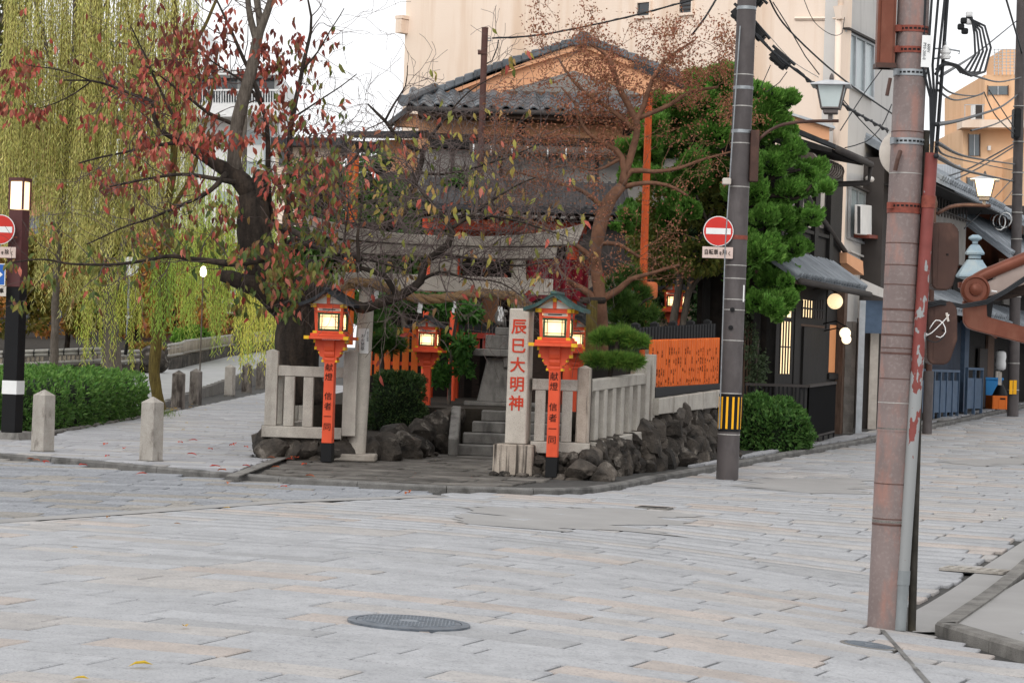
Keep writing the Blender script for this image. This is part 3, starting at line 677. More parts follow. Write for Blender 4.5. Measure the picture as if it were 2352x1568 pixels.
# lanterns
LG = 'vermilion wooden lanterns of the shrine'
def lantern(p, rz, label, roof, scale=1.0, txt=True, lit=6.0):
    t = thing('shrine_lantern', label, 'lantern', p, rz, LG); t.scale = (scale,) * 3
    B().box(-.068, .068, -.068, .068, 0, .23).make('base', 'black_paint', t, bevel=.004)
    B().box(-.064, .064, -.064, .064, .231, 1.495, .95, .95).make('post', 'vermilion', t, bevel=.004)
    prof = [(.05, 1.20), (.075, 1.215), (.095, 1.25), (.085, 1.275), (.115, 1.285), (.14, 1.32), (.13, 1.35), (.165, 1.365), (.19, 1.41), (.185, 1.45), (.205, 1.495), (.05, 1.495)]
    for k in range(4):
        c, s = math.cos(k * math.pi / 2), math.sin(k * math.pi / 2)
        m = Matrix.Rotation(k * math.pi / 2, 4, 'Z')
        b = B().at(m); th = .062
        fx = 1 if k % 2 == 0 else .42
        b.ext([(.05 + (x - .05) * fx, -th, z) for x, z in prof], (0, 2 * th, 0)); b.make('bracket', 'vermilion', t, bevel=.004)
        if k % 2: continue
        e = B().at(m)
        for (x0, z0), (x1, z1) in zip(prof[1:10:2], prof[2:11:2]): e.box(min(x0, x1) - .001, max(x0, x1) + .003, -.066, .066, min(z0, z1) + .004, max(z0, z1) - .004)
        e.make('edge_gilding', 'gold', t)['kind'] = 'stuff'
    B().box(-.275, .275, -.275, .275, 1.497, 1.535).make('platform', 'vermilion', t, bevel=.004)
    B().box(-.215, .215, -.215, .215, 1.536, 1.57).make('platform', 'vermilion', t, bevel=.004)
    B().box(-.185, .185, -.185, .185, 1.571, 1.60).make('platform', 'vermilion', t, bevel=.004)
    gb = B()
    for sx in (-1, 1):
        for sy in (-1, 1):
            gb.box(sx * .245 - .03, sx * .245 + .03, sy * .277 - .005, sy * .277 + .005, 1.496, 1.536); gb.box(sx * .277 - .005, sx * .277 + .005, sy * .245 - .02, sy * .245 + .02, 1.496, 1.536)
            gb.box(sx * .165 - .025, sx * .165 + .025, sy * .188 - .005, sy * .188 + .005, 1.570, 1.601)
    gb.make('corner_plate', 'gold', t)['kind'] = 'stuff'
    for sx in (-1, 1):
        for sy in (-1, 1):
            b = B(); x0, x1 = sx * .15, sx * .168; h = .017
            b.add([(x0 - h, sy * .15 - h, 1.601), (x0 + h, sy * .15 - h, 1.601), (x0 + h, sy * .15 + h, 1.601), (x0 - h, sy * .15 + h, 1.601), (x1 - h, sy * .168 - h, 1.91), (x1 + h, sy * .168 - h, 1.91), (x1 + h, sy * .168 + h, 1.91), (x1 - h, sy * .168 + h, 1.91)],
                  [(0, 3, 2, 1), (4, 5, 6, 7), (0, 1, 5, 4), (1, 2, 6, 5), (2, 3, 7, 6), (3, 0, 4, 7)]); b.make('corner_post', 'vermilion', t)
    for k in range(4):
        m = Matrix.Rotation(k * math.pi / 2, 4, 'Z'); y = -.160
        def bar(x0, x1, z0, z1, d=.012, yy=y): return B().at(m).box(x0, x1, yy - d, yy + d, z0, z1)
        fr = bar(-.133, .133, 1.602, 1.624); fr.box(-.133, .133, y - .012, y + .012, 1.80, 1.822); fr.box(-.133, -.112, y - .012, y + .012, 1.625, 1.799); fr.box(.112, .133, y - .012, y + .012, 1.625, 1.799)
        w = fr.make('window_frame', 'green_frame', t)
        gbars = B().at(m)
        for x in (-.085, .085): gbars.box(x - .004, x + .004, y - .006, y + .003, 1.625, 1.799)
        for z in (1.648, 1.776): gbars.box(-.112, .112, y - .007, y + .002, z - .004, z + .004)
        gbars.make('glazing_bar', 'green_frame', w)
        B().at(m).add([(-.112, y + .008, 1.625), (.112, y + .008, 1.625), (.112, y + .008, 1.799), (-.112, y + .008, 1.799)], [(0, 1, 2, 3)]).make('pane', 'lamp_paper', w)
        bar(-.15, .15, 1.825, 1.842, .014).make('rail', 'vermilion', t)
        sl_ = bar(-.13, .13, 1.844, 1.878, .006).make('slit_board', 'cream_board', t)
        B().at(m).box(-.08, .08, y - .009, y - .0055, 1.855, 1.867).make('slit', 'black_paint', sl_)
        bar(-.19, .19, 1.88, 1.93, .018, y - .012).make('beam', 'vermilion', t)
        B().at(m).box(-.225, -.19, y - .03, y + .01, 1.885, 1.928).make('beam_cap', 'gold', t)
        B().at(m).box(.19, .225, y - .03, y + .01, 1.885, 1.928).make('beam_cap', 'gold', t)
    for sy in (-1, 1):
        y = sy * .205
        B().ext([(-.2, y, 1.93), (.2, y, 1.93), (0, y, 2.04)], (0, -sy * .01, 0)).make('gable_board', 'cream_board', t)
        B().box(-.02, .02, y - .014, y + .014, 1.931, 2.03).make('king_post', 'vermilion', t)
        B().box(-.022, .022, y - .02 if sy < 0 else y, y if sy < 0 else y + .02, 2.005, 2.045).make('king_cap', 'gold', t)
    zs = [(0, 2.10), (.08, 2.045), (.17, 1.985), (.26, 1.945), (.345, 1.918)]
    for s in (-1, 1):
        b = B(); D = .33
        poly = [(s * x, -D, z) for x, z in zs] + [(s * x, -D, z - .028) for x, z in reversed(zs)]
        b.ext(poly, (0, 2 * D, 0)); rf = b.make('roof_slope', roof, t)
        rb = B()
        for j in range(8):
            y = -D + .02 + j * (2 * D - .04) / 7
            for (x0, z0), (x1, z1) in zip(zs, zs[1:]):
                rb.ext([(s * x0, y - .012, z0 + .002), (s * x1, y - .012, z1 + .002), (s * x1, y - .012, z1 + .016), (s * x0, y - .012, z0 + .016)], (0, .024, 0))
        rb.make('roof_rib', roof, rf)
    B().box(-.035, .035, -.35, .35, 2.09, 2.125).make('ridge', roof, t, bevel=.006)
    B().lathe([(.02, -.04), (.045, -.01), (.03, .04)], (0, 0, 1.68), 12).make('bulb', 'bulb', t, smooth='all')
    l = light('lantern_light', (0, 0, 1.70), lit * scale * scale); l.parent = t
    if txt:
        for i, ch in enumerate('献燈'): text(ch, .10, 'ink', t, FM(0, -.0655, 1.15 - .115 * i))
        for i, ch in enumerate('信者一同'): text(ch, .10, 'ink', t, FM(0, -.067, .80 - .125 * i))
    elif txt is None:
        for i, ch in enumerate('早崎'): text(ch, .10, 'ink', t, FM(0, -.067, 1.0 - .3 * i))
    return t
mat('bulb', hx('fff0c0'), emit=(1, .78, .48, 1), es=22)
q = P(751, 1068, 29.35); lantern((q.x, q.y, .05), -.16, 'vermilion lantern with grey roof standing beside the thick old cherry trunk', 'dark_roofing')
q = P(1267, 1092, 27.5); lantern((q.x, q.y, .05), -.16, 'vermilion lantern with green copper roof beside the inscribed pillar', 'verdigris')
q = P(976, 1011, 35); lantern((q.x, q.y, q.z), -.14, 'vermilion lantern on a red post between round shrub and steps', 'dark_roofing', .86, None, 5.5)
q = P(1317, 1000, 34); lantern((q.x, q.y, .2), -.16, 'vermilion lantern half hidden behind the green roofed one', 'dark_roofing', .86, False, 5.5)
q = P(1548, 800, 40); lantern((q.x, q.y, Zat(1548, 717, 40) - 1.29), -.3, 'vermilion lantern with wide dark roof behind the slender grey trunks', 'dark_roofing', .86, False, 5.5)
q = P(1471, 800, 41); lantern((q.x, q.y, Zat(1471, 707, 41) - 1.29), .1, 'vermilion lantern hidden among pine needles behind the orange flagpole', 'dark_roofing', .86, False, 5.5)

# stone fences
def post(b, x, y, w, z0, z1, cap=.04):
    b.box(x - w / 2, x + w / 2, y - w / 2, y + w / 2, z0, z1); return b
def stone_post(t, p, w, z0, z1, rz=0.0, cap=.03, name='post', m='granite'):
    b = B().at(Matrix.Translation(V((p.x, p.y, 0))) @ Matrix.Rotation(rz, 4, 'Z')); h = w / 2
    b.box(-h, h, -h, h, z0, z1); 
    if cap: b.add([(-h, -h, z1), (h, -h, z1), (h, h, z1), (-h, h, z1), (0, 0, z1 + cap)], [(0, 1, 4), (1, 2, 4), (2, 3, 4), (3, 0, 4)])
    return b.make(name, m, t, world=True, bevel=.007)
def rail(t, a, b_, w, z0, z1, m='granite', name='rail', z0b=None, z1b=None):
    d = (b_ - a); d.z = 0; d = d.normalized(); nn = V((-d.y, d.x, 0)) * w / 2; z0b = z0 if z0b is None else z0b; z1b = z1 if z1b is None else z1b
    A = [V((*(a + s).to_tuple()[:2], z)) for s, z in ((-nn, z0), (nn, z0), (nn, z1), (-nn, z1))]; E = [V((*(b_ + s).to_tuple()[:2], z)) for s, z in ((-nn, z0b), (nn, z0b), (nn, z1b), (-nn, z1b))]
    b = B().add(A + E, [(0, 1, 2, 3)[::-1], (4, 5, 6, 7), (0, 4, 7, 3)[::-1], (1, 2, 6, 5)[::-1], (2, 3, 7, 6)[::-1], (0, 1, 5, 4)[::-1]])
    return b.make(name, m, t, world=True, bevel=.008)
FY = 29.8
xl = lambda px, py=900: P(px, py, FY).x
f1 = thing('stone_fence', 'grey granite post fence enclosing the base of the old cherry tree', 'stone fence', (xl(624), FY, .05))
A0, A1 = V((xl(624), FY, 0)), V((xl(806, 870), FY, 0))
stone_post(f1, A0, .15, .456, 1.38); stone_post(f1, A1 + V((0, -.05, 0)), .17, .36, 1.40, cap=.04)
for px in (666, 709, 756): stone_post(f1, V((xl(px), FY, 0)), .125, .456, 1.075, cap=0, name='baluster')
rail(f1, A0 + V((.077, 0, 0)), A1 - V((.087, 0, 0)), .14, 1.077, 1.205); rail(f1, A0 - V((.10, 0, 0)), A1 + V((-.09, 0, 0)), .22, .315, .454)
for i, y in enumerate((.0, .55, 1.1, 1.65, 2.2, 2.75, 3.3)):
    if i: stone_post(f1, A0 + V((.02 + .05 * i / 3, y, 0)), .15 if i % 3 == 0 else .12, .456, 1.38 if i % 3 == 0 else 1.075, cap=.03 if i % 3 == 0 else 0, name='post' if i % 3 == 0 else 'baluster')
rail(f1, A0 + V((0, .078, 0)), A0 + V((.12, 3.3, 0)), .13, 1.08, 1.20); rail(f1, A0 + V((0, .12, 0)), A0 + V((.12, 3.3, 0)), .2, .32, .45)
bw1 = thing('rock_footing', 'big dark boulders under the granite fence round the cherry tree', 'rocks', (xl(620), FY - .05, .05))
for px, py, s in ((628, 1035, (.24, .2, .18)), (677, 1040, (.15, .15, .17)), (712, 1030, (.14, .14, .16)), (745, 1035, (.16, .14, .17)), (785, 1040, (.17, .15, .17)), (660, 1058, (.1, .1, .06)), (730, 1055, (.1, .12, .07)), (608, 1058, (.1, .1, .06))):
    rock(bw1, P(px, py, FY - .0), s, big=True)
for i in range(6): rock(bw1, V((A0.x - .05, FY + .4 + i * .5, .2)), (.2, .28, .2))
B().box(A0.x - .02, A1.x, FY - .02, FY + .2, .0, .31).make('mortar_core', 'rock', bw1, world=True)

f2 = thing('stone_fence', 'grey granite post fence rounding the street corner above rubble wall', 'stone fence', (C0.x, C0.y, .4))
stone_post(f2, C0, .15, .445, 1.31, math.atan2(-.41, 1) * .6, cap=.035, m='granite_dirty')
B0 = V((P(1222, 900, C0.y).x, C0.y, 0))
rail(f2, B0, C0 - V((.078, 0, 0)), .13, 1.04, 1.17); rail(f2, B0, C0 + V((.08, 0, 0)), .22, .31, .443)
for px in (1240, 1302): stone_post(f2, V((P(px, 950, C0.y).x, C0.y, 0)), .12, .445, 1.038, cap=0, name='baluster')
E0 = wall_pt(29.75)
rail(f2, C0 + WD * .08, E0 - WD * .08, .13, 1.04, 1.17, z0b=1.13, z1b=1.26); rail(f2, C0 + WD * .12, E0 + WD * .05, .22, .31, .443, z0b=.44, z1b=.57)
for i in range(1, 7):
    y = C0.y + i * .275; k = i * .275 / 1.9
    stone_post(f2, wall_pt(y), .115, .443 + .13 * k, 1.042 + .09 * k, -.39, cap=0, name='baluster')
stone_post(f2, E0, .15, .57, 1.42, -.39, cap=.03); stone_post(f2, wall_pt(29.95, .02), .12, .62, 1.5, -.39, cap=.0)
# rubble retaining wall under it and along the street
rw = thing('rubble_wall', 'dark rubble retaining wall of uneven stones along the shrine street side', 'stone wall', (C0.x + .3, C0.y, 0))
def wallz(y): return .33 + (y - 27.85) * .118
for k in range(150):
    y = 27.7 + R.random() ** .9 * 5.2; top = wallz(y); z = R.random() * (top - .02) + .03; s = R.uniform(.09, .2) * (1.15 if y > 29.5 else .8)
    off = .16 - z * .22 + R.uniform(-.02, .05)
    p = wall_pt(y, off, z + g(wall_pt(y).x, y) * .6); rock(rw, p, (s, s * .8, s * R.uniform(.7, 1.1)))
for k in range(40):
    p = V((R.uniform(B0.x, C0.x + .1), C0.y - .1 + R.uniform(-.06, .03), R.uniform(.06, .30))); s = R.uniform(.05, .11); rock(rw, p, (s * 1.3, s, s * .8))
for px, py, s in ((1335, 1078, (.2, .16, .12)), (1280, 1098, (.13, .12, .05)), (1320, 1103, (.15, .1, .05)), (1262, 1105, (.1, .1, .06)), (1385, 1090, (.16, .16, .14))): rock(rw, P(px, py, 27.5), s, big=True)
cb = B(); cb.ext([V((*wall_pt(27.9, -.05).to_tuple()[:2], -.1)), V((*wall_pt(33.1, -.0).to_tuple()[:2], -.1)), V((*wall_pt(33.1, -.4).to_tuple()[:2], -.1)), V((*wall_pt(27.9, -.4).to_tuple()[:2], -.1))], (0, 0, .42)); cb.box(B0.x, C0.x, C0.y - .06, C0.y + .3, -.1, .3)
cb.make('mortar_core', 'rock', rw, world=True)
# coping, black sill, vermilion board fence
OF0, OF1 = 29.98, 32.6
fo = thing('board_fence', 'bright orange board fence with donor names above the rubble wall', 'board fence', wall_pt(OF0, 0, .8), 0)
def fz(Y, py0, py1): # heights interpolated between measured ends
    k = (Y - OF0) / (OF1 - OF0)
    return Zat(1480, py0, OF0) * (1 - k) + Zat(1645, py1, OF1) * k
for i in range(5):
    ya, yb_ = OF0 - .05 + i * .56, OF0 - .05 + (i + 1) * .56 - .012
    rail(rw, wall_pt(ya, .02), wall_pt(yb_, .02), .26, fz(ya, 950, 932), fz(ya, 914, 893), 'granite', 'coping_stone', fz(yb_, 950, 932), fz(yb_, 914, 893))
rail(fo, wall_pt(OF0, .03), wall_pt(OF1, .03), .1, fz(OF0, 913, 892), fz(OF0, 889, 880), 'black_paint', 'sill', fz(OF1, 913, 892), fz(OF1, 889, 880))
NS = 30
names = ['寺', '元子', '祇園', '富美', '多', '市', '松', '竹', '花', '玉', '小', '千', '豆', '里', '佳', '美', '屋', '会']
import itertools
TXM = {}
def donor(s):
    if s not in TXM:
        o = text(s, .052, 'faded_ink', None, None, vertical=True); TXM[s] = o.data; bpy.data.objects.remove(o)
    return TXM[s]
for i in range(NS):
    Y0 = OF0 + (OF1 - OF0) * i / NS; Y1 = OF0 + (OF1 - OF0) * (i + 1) / NS; o = R.uniform(-.004, .004)
    a, c = wall_pt(Y0 + .003, o), wall_pt(Y1 - .003, o); zb = fz(Y0, 897, 880) + (R.choice((0, .0, -.02)) if i % 5 == 0 else 0)
    s_ = rail(fo, a, c, .03, zb, fz(Y0, 781, 776.5), 'vermilion_fence', 'slat', zb, fz(Y1, 781, 776.5))
    m_ = wall_pt((Y0 + Y1) / 2, .0165 + o)
    z = fz(Y0, 796, 790)
    for j in range(4):
        tx = ''.join(R.choice(names) for _ in range(R.choice((1, 2)))); zz = z - j * .125 - R.uniform(0, .05)
        if R.random() < .72: link('lettering', donor(tx), s_, basis(s_).inverted() @ face_mat((m_.x, m_.y, zz - .06), WD, (0, 0, 1)) @ Matrix.Scale(R.uniform(.75, 1.05), 4), world=False).matrix_local = basis(s_).inverted() @ face_mat((m_.x, m_.y, zz - .06), WD, (0, 0, 1)) @ Matrix.Scale(R.uniform(.75, 1.05), 4)
# black picket band behind and above
for i in range(26):
    Y0 = OF0 - .3 + (OF1 - OF0 + .3) * i / 26; p0 = wall_pt(Y0, -.06); p1 = wall_pt(Y0 + .1, -.06)
    rail(fo, p0, p1, .03, fz(Y0, 800, 790), fz(Y0, 752, 744), 'black_paint', 'picket', fz(Y0, 800, 790), fz(Y0 + .1, 752, 744))
for i in range(5):
    Y0 = OF0 - .2 + .68 * i; stone_post(fo, wall_pt(Y0, -.13), .1, fz(Y0, 850, 850), fz(Y0, 744, 737), -.39, .03, 'post', 'black_paint')
# left orange board fence with gaps
fo2 = thing('board_fence', 'dim vermilion fence of spaced boards behind the round shrub', 'board fence', P(915, 850, 36.5))
for i, px in enumerate(range(848, 972, 21)):
    p = P(px, 800, 36.5); x = p.x; b = B(); b.box(x - .05, x + .05, 36.48, 36.5, Zat(px, 862, 36.5), Zat(px, 752, 36.5)); sl2 = b.make('slat', 'vermilion_fence', fo2, world=True)
    link('lettering', donor(R.choice(names)), sl2).matrix_local = basis(sl2).inverted() @ face_mat((x, 36.478, Zat(px, 772, 36.5)), (1, 0, 0), (0, 0, 1)) @ Matrix.Scale(1.3, 4)
xa, xb = P(845, 800, 36.5).x, P(972, 800, 36.5).x
B().box(xa, xb, 36.502, 36.54, Zat(900, 838, 36.5), Zat(900, 830, 36.5)).make('rail', 'vermilion', fo2, world=True); B().box(xa, xb, 36.502, 36.54, Zat(900, 770, 36.5), Zat(900, 762, 36.5)).make('rail', 'vermilion', fo2, world=True)
# red gate with black pointed pickets
gt = thing('picket_gate', 'low red gate with black pointed picket tops beside the altar', 'gate', P(1092, 800, 38))
for px in (1060, 1078, 1096, 1114, 1132):
    x = P(px, 790, 38).x; b = B(); z0, z1 = Zat(px, 810, 38), Zat(px, 768, 38); b.box(x - .04, x + .04, 37.99, 38.02, z0, z1); b.make('picket', 'dark_red', gt, world=True) if 'dark_red' in MATS else b.make('picket', mat('dark_red', hx('8c2a1c'), hx('6f2116'), rough=.6), gt, world=True)
    b = B(); z2 = Zat(px, 745, 38); b.ext([(x - .055, 37.985, z1), (x + .055, 37.985, z1), (x + .055, 37.985, z2), (x, 37.985, z2 + .04), (x - .055, 37.985, z2)], (0, .04, 0)); b.make('picket_top', 'black_paint', gt, world=True)
B().box(P(1052, 770, 38).x, P(1140, 770, 38).x, 37.96, 37.984, Zat(1092, 777, 38), Zat(1092, 764, 38)).make('rail', 'dark_red', gt, world=True)

# worship hall: orange columns and beams, slate coloured eaves, curtain
hy = 38.6
hl = thing('worship_hall', 'small shrine hall with orange columns and beam under a grey roof', 'shrine hall', P(1150, 930, hy))
def hx_(px, py=600): return P(px, py, hy).x
for px, w in ((985, .065), (1047, .065), (1315, .1)):
    x = hx_(px); B().tube([(x, hy, YZ), (x, hy, Zat(px, 512, hy))], w, 16).make('column', 'vermilion', hl, world=True, smooth=.6)
    B().tube([(x, hy + 2.2, YZ), (x, hy + 2.2, Zat(px, 512, hy))], w, 12).make('column', 'vermilion', hl, world=True, smooth=.6)
za, zb = Zat(1150, 532, hy), Zat(1150, 507, hy)
B().box(hx_(968), hx_(1345), hy - .12, hy - .03, za, zb).make('beam', 'vermilion', hl, world=True, bevel=.01)
B().box(hx_(968), hx_(1345), hy + 2.1, hy + 2.2, za, zb).make('beam', 'vermilion', hl, world=True)
for k in range(22):
    x = hx_(975) + k * (hx_(1430) - hx_(975)) / 21; B().box(x - .03, x + .03, hy - .8, hy + 1.0, zb + .05, zb + .10).make('rafter', 'dark_timber', hl, world=True) if 'dark_timber' in MATS else B().box(x - .03, x + .03, hy - .8, hy + 1.0, zb + .05, zb + .10).make('rafter', mat('dark_timber', hx('3a2e28'), hx('231c19'), scale=8, rough=.8, bump=.3, grain=(1, 1, 6)), hl, world=True)
rb_ = B(); x0, x1 = hx_(965), hx_(1440)
rb_.ext([(x0, hy - .95, zb + .10), (x0, hy - .95, zb + .19), (x0, hy + 1.2, zb + .75), (x0, hy + 2.6, zb + .35), (x0, hy + 2.6, zb + .26), (x0, hy + 1.2, zb + .62)], (x1 - x0, 0, 0)); rb_.make('roof', 'dark_roofing', hl, world=True)
sb = B()
for k in range(30):
    x = x0 + (k + .5) * (x1 - x0) / 30; sb.ext([(x - .02, hy - .96, zb + .19), (x - .02, hy - .96, zb + .22), (x - .02, hy + 1.2, zb + .78), (x - .02, hy + 1.2, zb + .75)], (.04, 0, 0))
sb.make('roof_batten', 'dark_roofing', hl, world=True)
B().box(hx_(1180), hx_(1300), hy + .4, hy + 1.8, YZ, za - .1).make('inner_shrine', 'dark_timber', hl, world=True)
cu = B(); n = 26; xa, xb = hx_(1212), hx_(1352); vs = []
for i in range(n + 1):
    x = xa + (xb - xa) * i / n; y = hy - .02 + .05 * math.sin(i * 1.3) - .14; dz = .10 * math.sin(i / n * math.pi * 2) ** 2
    vs += [(x, y, Zat(1280, 700, hy) + dz), (x, y, Zat(1280, 596, hy))]
cu.add(vs, [(2 * i, 2 * i + 2, 2 * i + 3, 2 * i + 1) for i in range(n)])
mat('curtain', hx('7c1526'), hx('5a0d1b'), scale=6, rough=.8)
ct = tag(cu.make('curtain', 'curtain', smooth='all'), 'dark crimson curtain hanging between the hall columns', 'curtain')
# inner peach wall behind the hall
iw = thing('plaster_wall', 'peach plastered wall with brown posts seen beneath the torii beam', 'wall', P(1090, 800, 41.7))
mat('shade_timber', hx('2a2420'), hx('191513'), scale=6, rough=.9)
B().box(P(840, 700, 41.9).x, P(1290, 700, 41.9).x, 41.85, 41.95, YZ, Zat(1090, 560, 41.9)).make('shade_sheet', 'shade_timber', iw, world=True)  # dark sheet added to stand for the shadow behind the hall
B().box(P(1068, 700, 41.7).x, P(1150, 700, 41.7).x, 41.7, 41.8, Zat(1090, 775, 41.7), Zat(1090, 640, 41.7)).make('plaster', mat('peach', hx('e3ad86'), hx('d9a07a'), scale=2, rough=.85, bump=.15), iw, world=True)
for px in (1064, 1098, 1154):
    x = P(px, 700, 41.7).x; B().box(x - .06, x + .06, 41.64, 41.699, YZ, Zat(1090, 620, 41.7)).make('post', 'dark_timber', iw, world=True)
# orange poles
mat('orange_paint', hx('d9652f'), hx('c9552a'), scale=9, rough=.6, stain=hx('8a3a1c'), sts=(5, 5, 2), sta=.4)
pk = thing('flagpole', 'tall plain orange flagpole rising through the rust coloured tree', 'flagpole', P(1476, 760, 33.5))
a, c = P(1475, 720, 33.5), P(1491, 214, 33.5); B().tube([a - (c - a) * .35, c], [.06, .05], 14).make('pole', 'orange_paint', pk, world=True, smooth=.6)
B().tube([c - (c - a) * .008, c + (c - a) * .004], [.053, .02], 14).make('cap', 'orange_paint', pk, world=True)
pk2 = thing('flagpole', 'thick orange post standing behind the left end of the torii lintel', 'flagpole', P(812, 760, 34))
a, c = P(800, 690, 34), P(812, 352, 34); B().tube([a - (c - a) * .3, c], [.088, .084], 14).make('pole', 'vermilion_fence', pk2, world=True, smooth=.6)
lb = thing('paper_lantern', 'plain orange paper lantern hanging beside the orange flagpole', 'paper lantern', P(1495, 667, 34))
q = P(1495, 667, 34); pr = [(.03, -.125), (.075, -.115), (.095, -.085), (.098, 0), (.095, .085), (.075, .115), (.03, .125)]
B().lathe(pr, q, 20).make('shade', mat('lantern_shade', hx('d97a4c'), hx('c4683f'), scale=10, rough=.7), lb, world=True, smooth='all'); B().lathe([(.04, .12), (.04, .15)], q, 12).make('cap', 'black_paint', lb, world=True); B().tube([q + V((0, 0, .15)), q + V((0, 0, .4))], .004, 5).make('cord', 'black_paint', lb, world=True)
# ------------------------------------------------------------------ poles, signs, street lamps, bollards
mat('pole_brown', hx('837572'), hx('6d605d'), scale=2.2, rough=.55, bump=.15, bscale=30, stain=hx('9b7266'), sts=(7, 7, 2.2), sta=.65, stth=(.52, .66), speck=hx('a39a96'), sps=45, spa=.18)
mat('pole_dark', hx('56504f'), hx('474242'), scale=4, rough=.55, bump=.1, bscale=60, stain=hx('757070'), sts=(5, 5, 2), sta=.3)
mat('brown_metal', hx('4a332b'), hx('3c2923'), scale=5, rough=.5, stain=hx('7a5a4c'), sts=(5, 5, 3), sta=.35)
mat('seam_brown', hx('5f443d'), hx('4f3832'), scale=20, rough=.6)
mat('rust_band', hx('8b4a3d'), hx('6e3a30'), scale=30, rough=.7)
mat('strap', hx('b8b5b0'), hx('96938f'), scale=30, rough=.5, metal=.3)
mat('copper_brown', hx('7b4838'), hx('623627'), scale=4, rough=.4, metal=.2, stain=hx('8d6351'), sts=(6, 6, 2), sta=.4)
mat('cable', hx('1f2124'), hx('2a2c2f'), scale=8, rough=.5)
mat('pvc_grey', hx('888d8f'), hx('767b7d'), scale=6, rough=.45, stain=hx('6b6f70'), sts=(8, 8, 2), sta=.4)
def peel_mat():
    m = mat('peeling_red', hx('834540'), hx('713a35'), scale=10, rough=.55); n = m.node_tree; N = n.nodes; L = n.links; b = N['Principled BSDF']
    geo = N.new('ShaderNodeNewGeometry'); sp = N.new('ShaderNodeSeparateXYZ'); L.new(geo.outputs['Position'], sp.inputs[0])
    nz = N.new('ShaderNodeTexNoise'); nz.inputs['Scale'].default_value = 22; nz.inputs['Detail'].default_value = 8; mp = N.new('ShaderNodeMapping'); mp.inputs['Scale'].default_value = (1, 1, .45)
    L.new(geo.outputs['Position'], mp.inputs[0]); L.new(mp.outputs[0], nz.inputs[0])
    mr = N.new('ShaderNodeMapRange'); mr.inputs[1].default_value = .7; mr.inputs[2].default_value = 2.4; mr.inputs[3].default_value = .33; mr.inputs[4].default_value = .70; L.new(sp.outputs[2], mr.inputs[0])
    gt = N.new('ShaderNodeMath'); gt.operation = 'GREATER_THAN'; L.new(nz.outputs[0], gt.inputs[0]); L.new(mr.outputs[0], gt.inputs[1])
    mx_ = N.new('ShaderNodeMixRGB'); L.new(gt.outputs[0], mx_.inputs[0]); old = b.inputs['Base Color'].links[0].from_socket; L.new(old, mx_.inputs[1]); mx_.inputs[2].default_value = hx('8d8f8f'); L.new(mx_.outputs[0], b.inputs['Base Color'])
peel_mat()
def ptube(name, a, c, r, m, par, n=20, smooth=.6, bevel=0): return B().tube([a, c], r, n).make(name, m, par, world=True, smooth=smooth)
def ring(a, c, t, r, h, m, par, name='strap', n=20):
    p = a.lerp(c, t); d = (c - a).normalized(); return B().tube([p - d * h / 2, p + d * h / 2], r, n).make(name, m, par, world=True, smooth=.6)
# big brown pole on the near corner
pb0 = G(2030, 1440); YP = pb0.y
p0, p1 = P(2031, 1440, YP), P(2100, -30, YP)
p1 = p1 + (p1 - p0) * .6
bp = thing('utility_pole', 'thick reddish brown steel utility pole by the near corner gutter', 'utility pole', p0)
def rr(t): return .108 - .012 * t
B().tube([p0 - (p1 - p0) * .01, p0.lerp(p1, .5), p1], [rr(0), rr(.5), rr(1)], 28).make('pole', 'pole_brown', bp, world=True, smooth=.6)
def tpy(py): # parameter along the pole at image height py
    return (py - 1440) / (-30 - 1440) / 1.6
for py in (1190, 1110, 925, 870, 800, 740, 655, 610, 560, 400, 305):
    ring(p0, p1, tpy(py), rr(tpy(py)) + .002, .006, 'seam_brown' if py not in (925, 400) else 'strap', bp, 'seam')
for py, m in ((1203, 'seam_brown'), (988, 'pole_brown'), (812, 'seam_brown'), (770, 'seam_brown'), (712, 'seam_brown'), (985, 'granite_dark'), (1196, 'granite_dark')):
    ring(p0, p1, tpy(py), rr(tpy(py)) + .003, .012, m, bp, 'seam')
def strap(py, m, h=.04):
    t = tpy(py); r = rr(t) + .006; s = ring(p0, p1, t, r, h, m, bp, 'strap'); c = p0.lerp(p1, t)
    hb = B()
    for k in range(9):
        a = -2.6 + k * .26; hb.at(Matrix.Translation(c) @ Matrix.Rotation(a, 4, 'Z')).box(r - .004, r + .0015, -.009, .009, -.006, .006)
    hb.make('strap_hole', 'black_paint', s, world=True)['kind'] = 'stuff'
    B().at(Matrix.Translation(c) @ Matrix.Rotation(-2.5, 4, 'Z')).box(r - .01, r + .03, -.015, .015, -h / 2, h / 2).make('strap_bolt', m, s, world=True)
for py, m in ((70, 'rust_band'), (118, 'rust_band'), (170, 'steel'), (327, 'steel'), (475, 'rust_band')): strap(py, m)
ring(p0, p1, tpy(487), rr(.4) + .005, .025, 'rust_band', bp)
c = P(2058, 380, YP); B().tube([P(2068, 347, YP - .12), P(2062, 365, YP - .14), P(2056, 392, YP - .13)], .014, 8).make('step_bolt', 'brown_metal', bp, world=True)
B().tube([P(2045, 180, YP - .12), P(2037, 220, YP - .13)], .012, 8).make('step_bolt', 'brown_metal', bp, world=True)
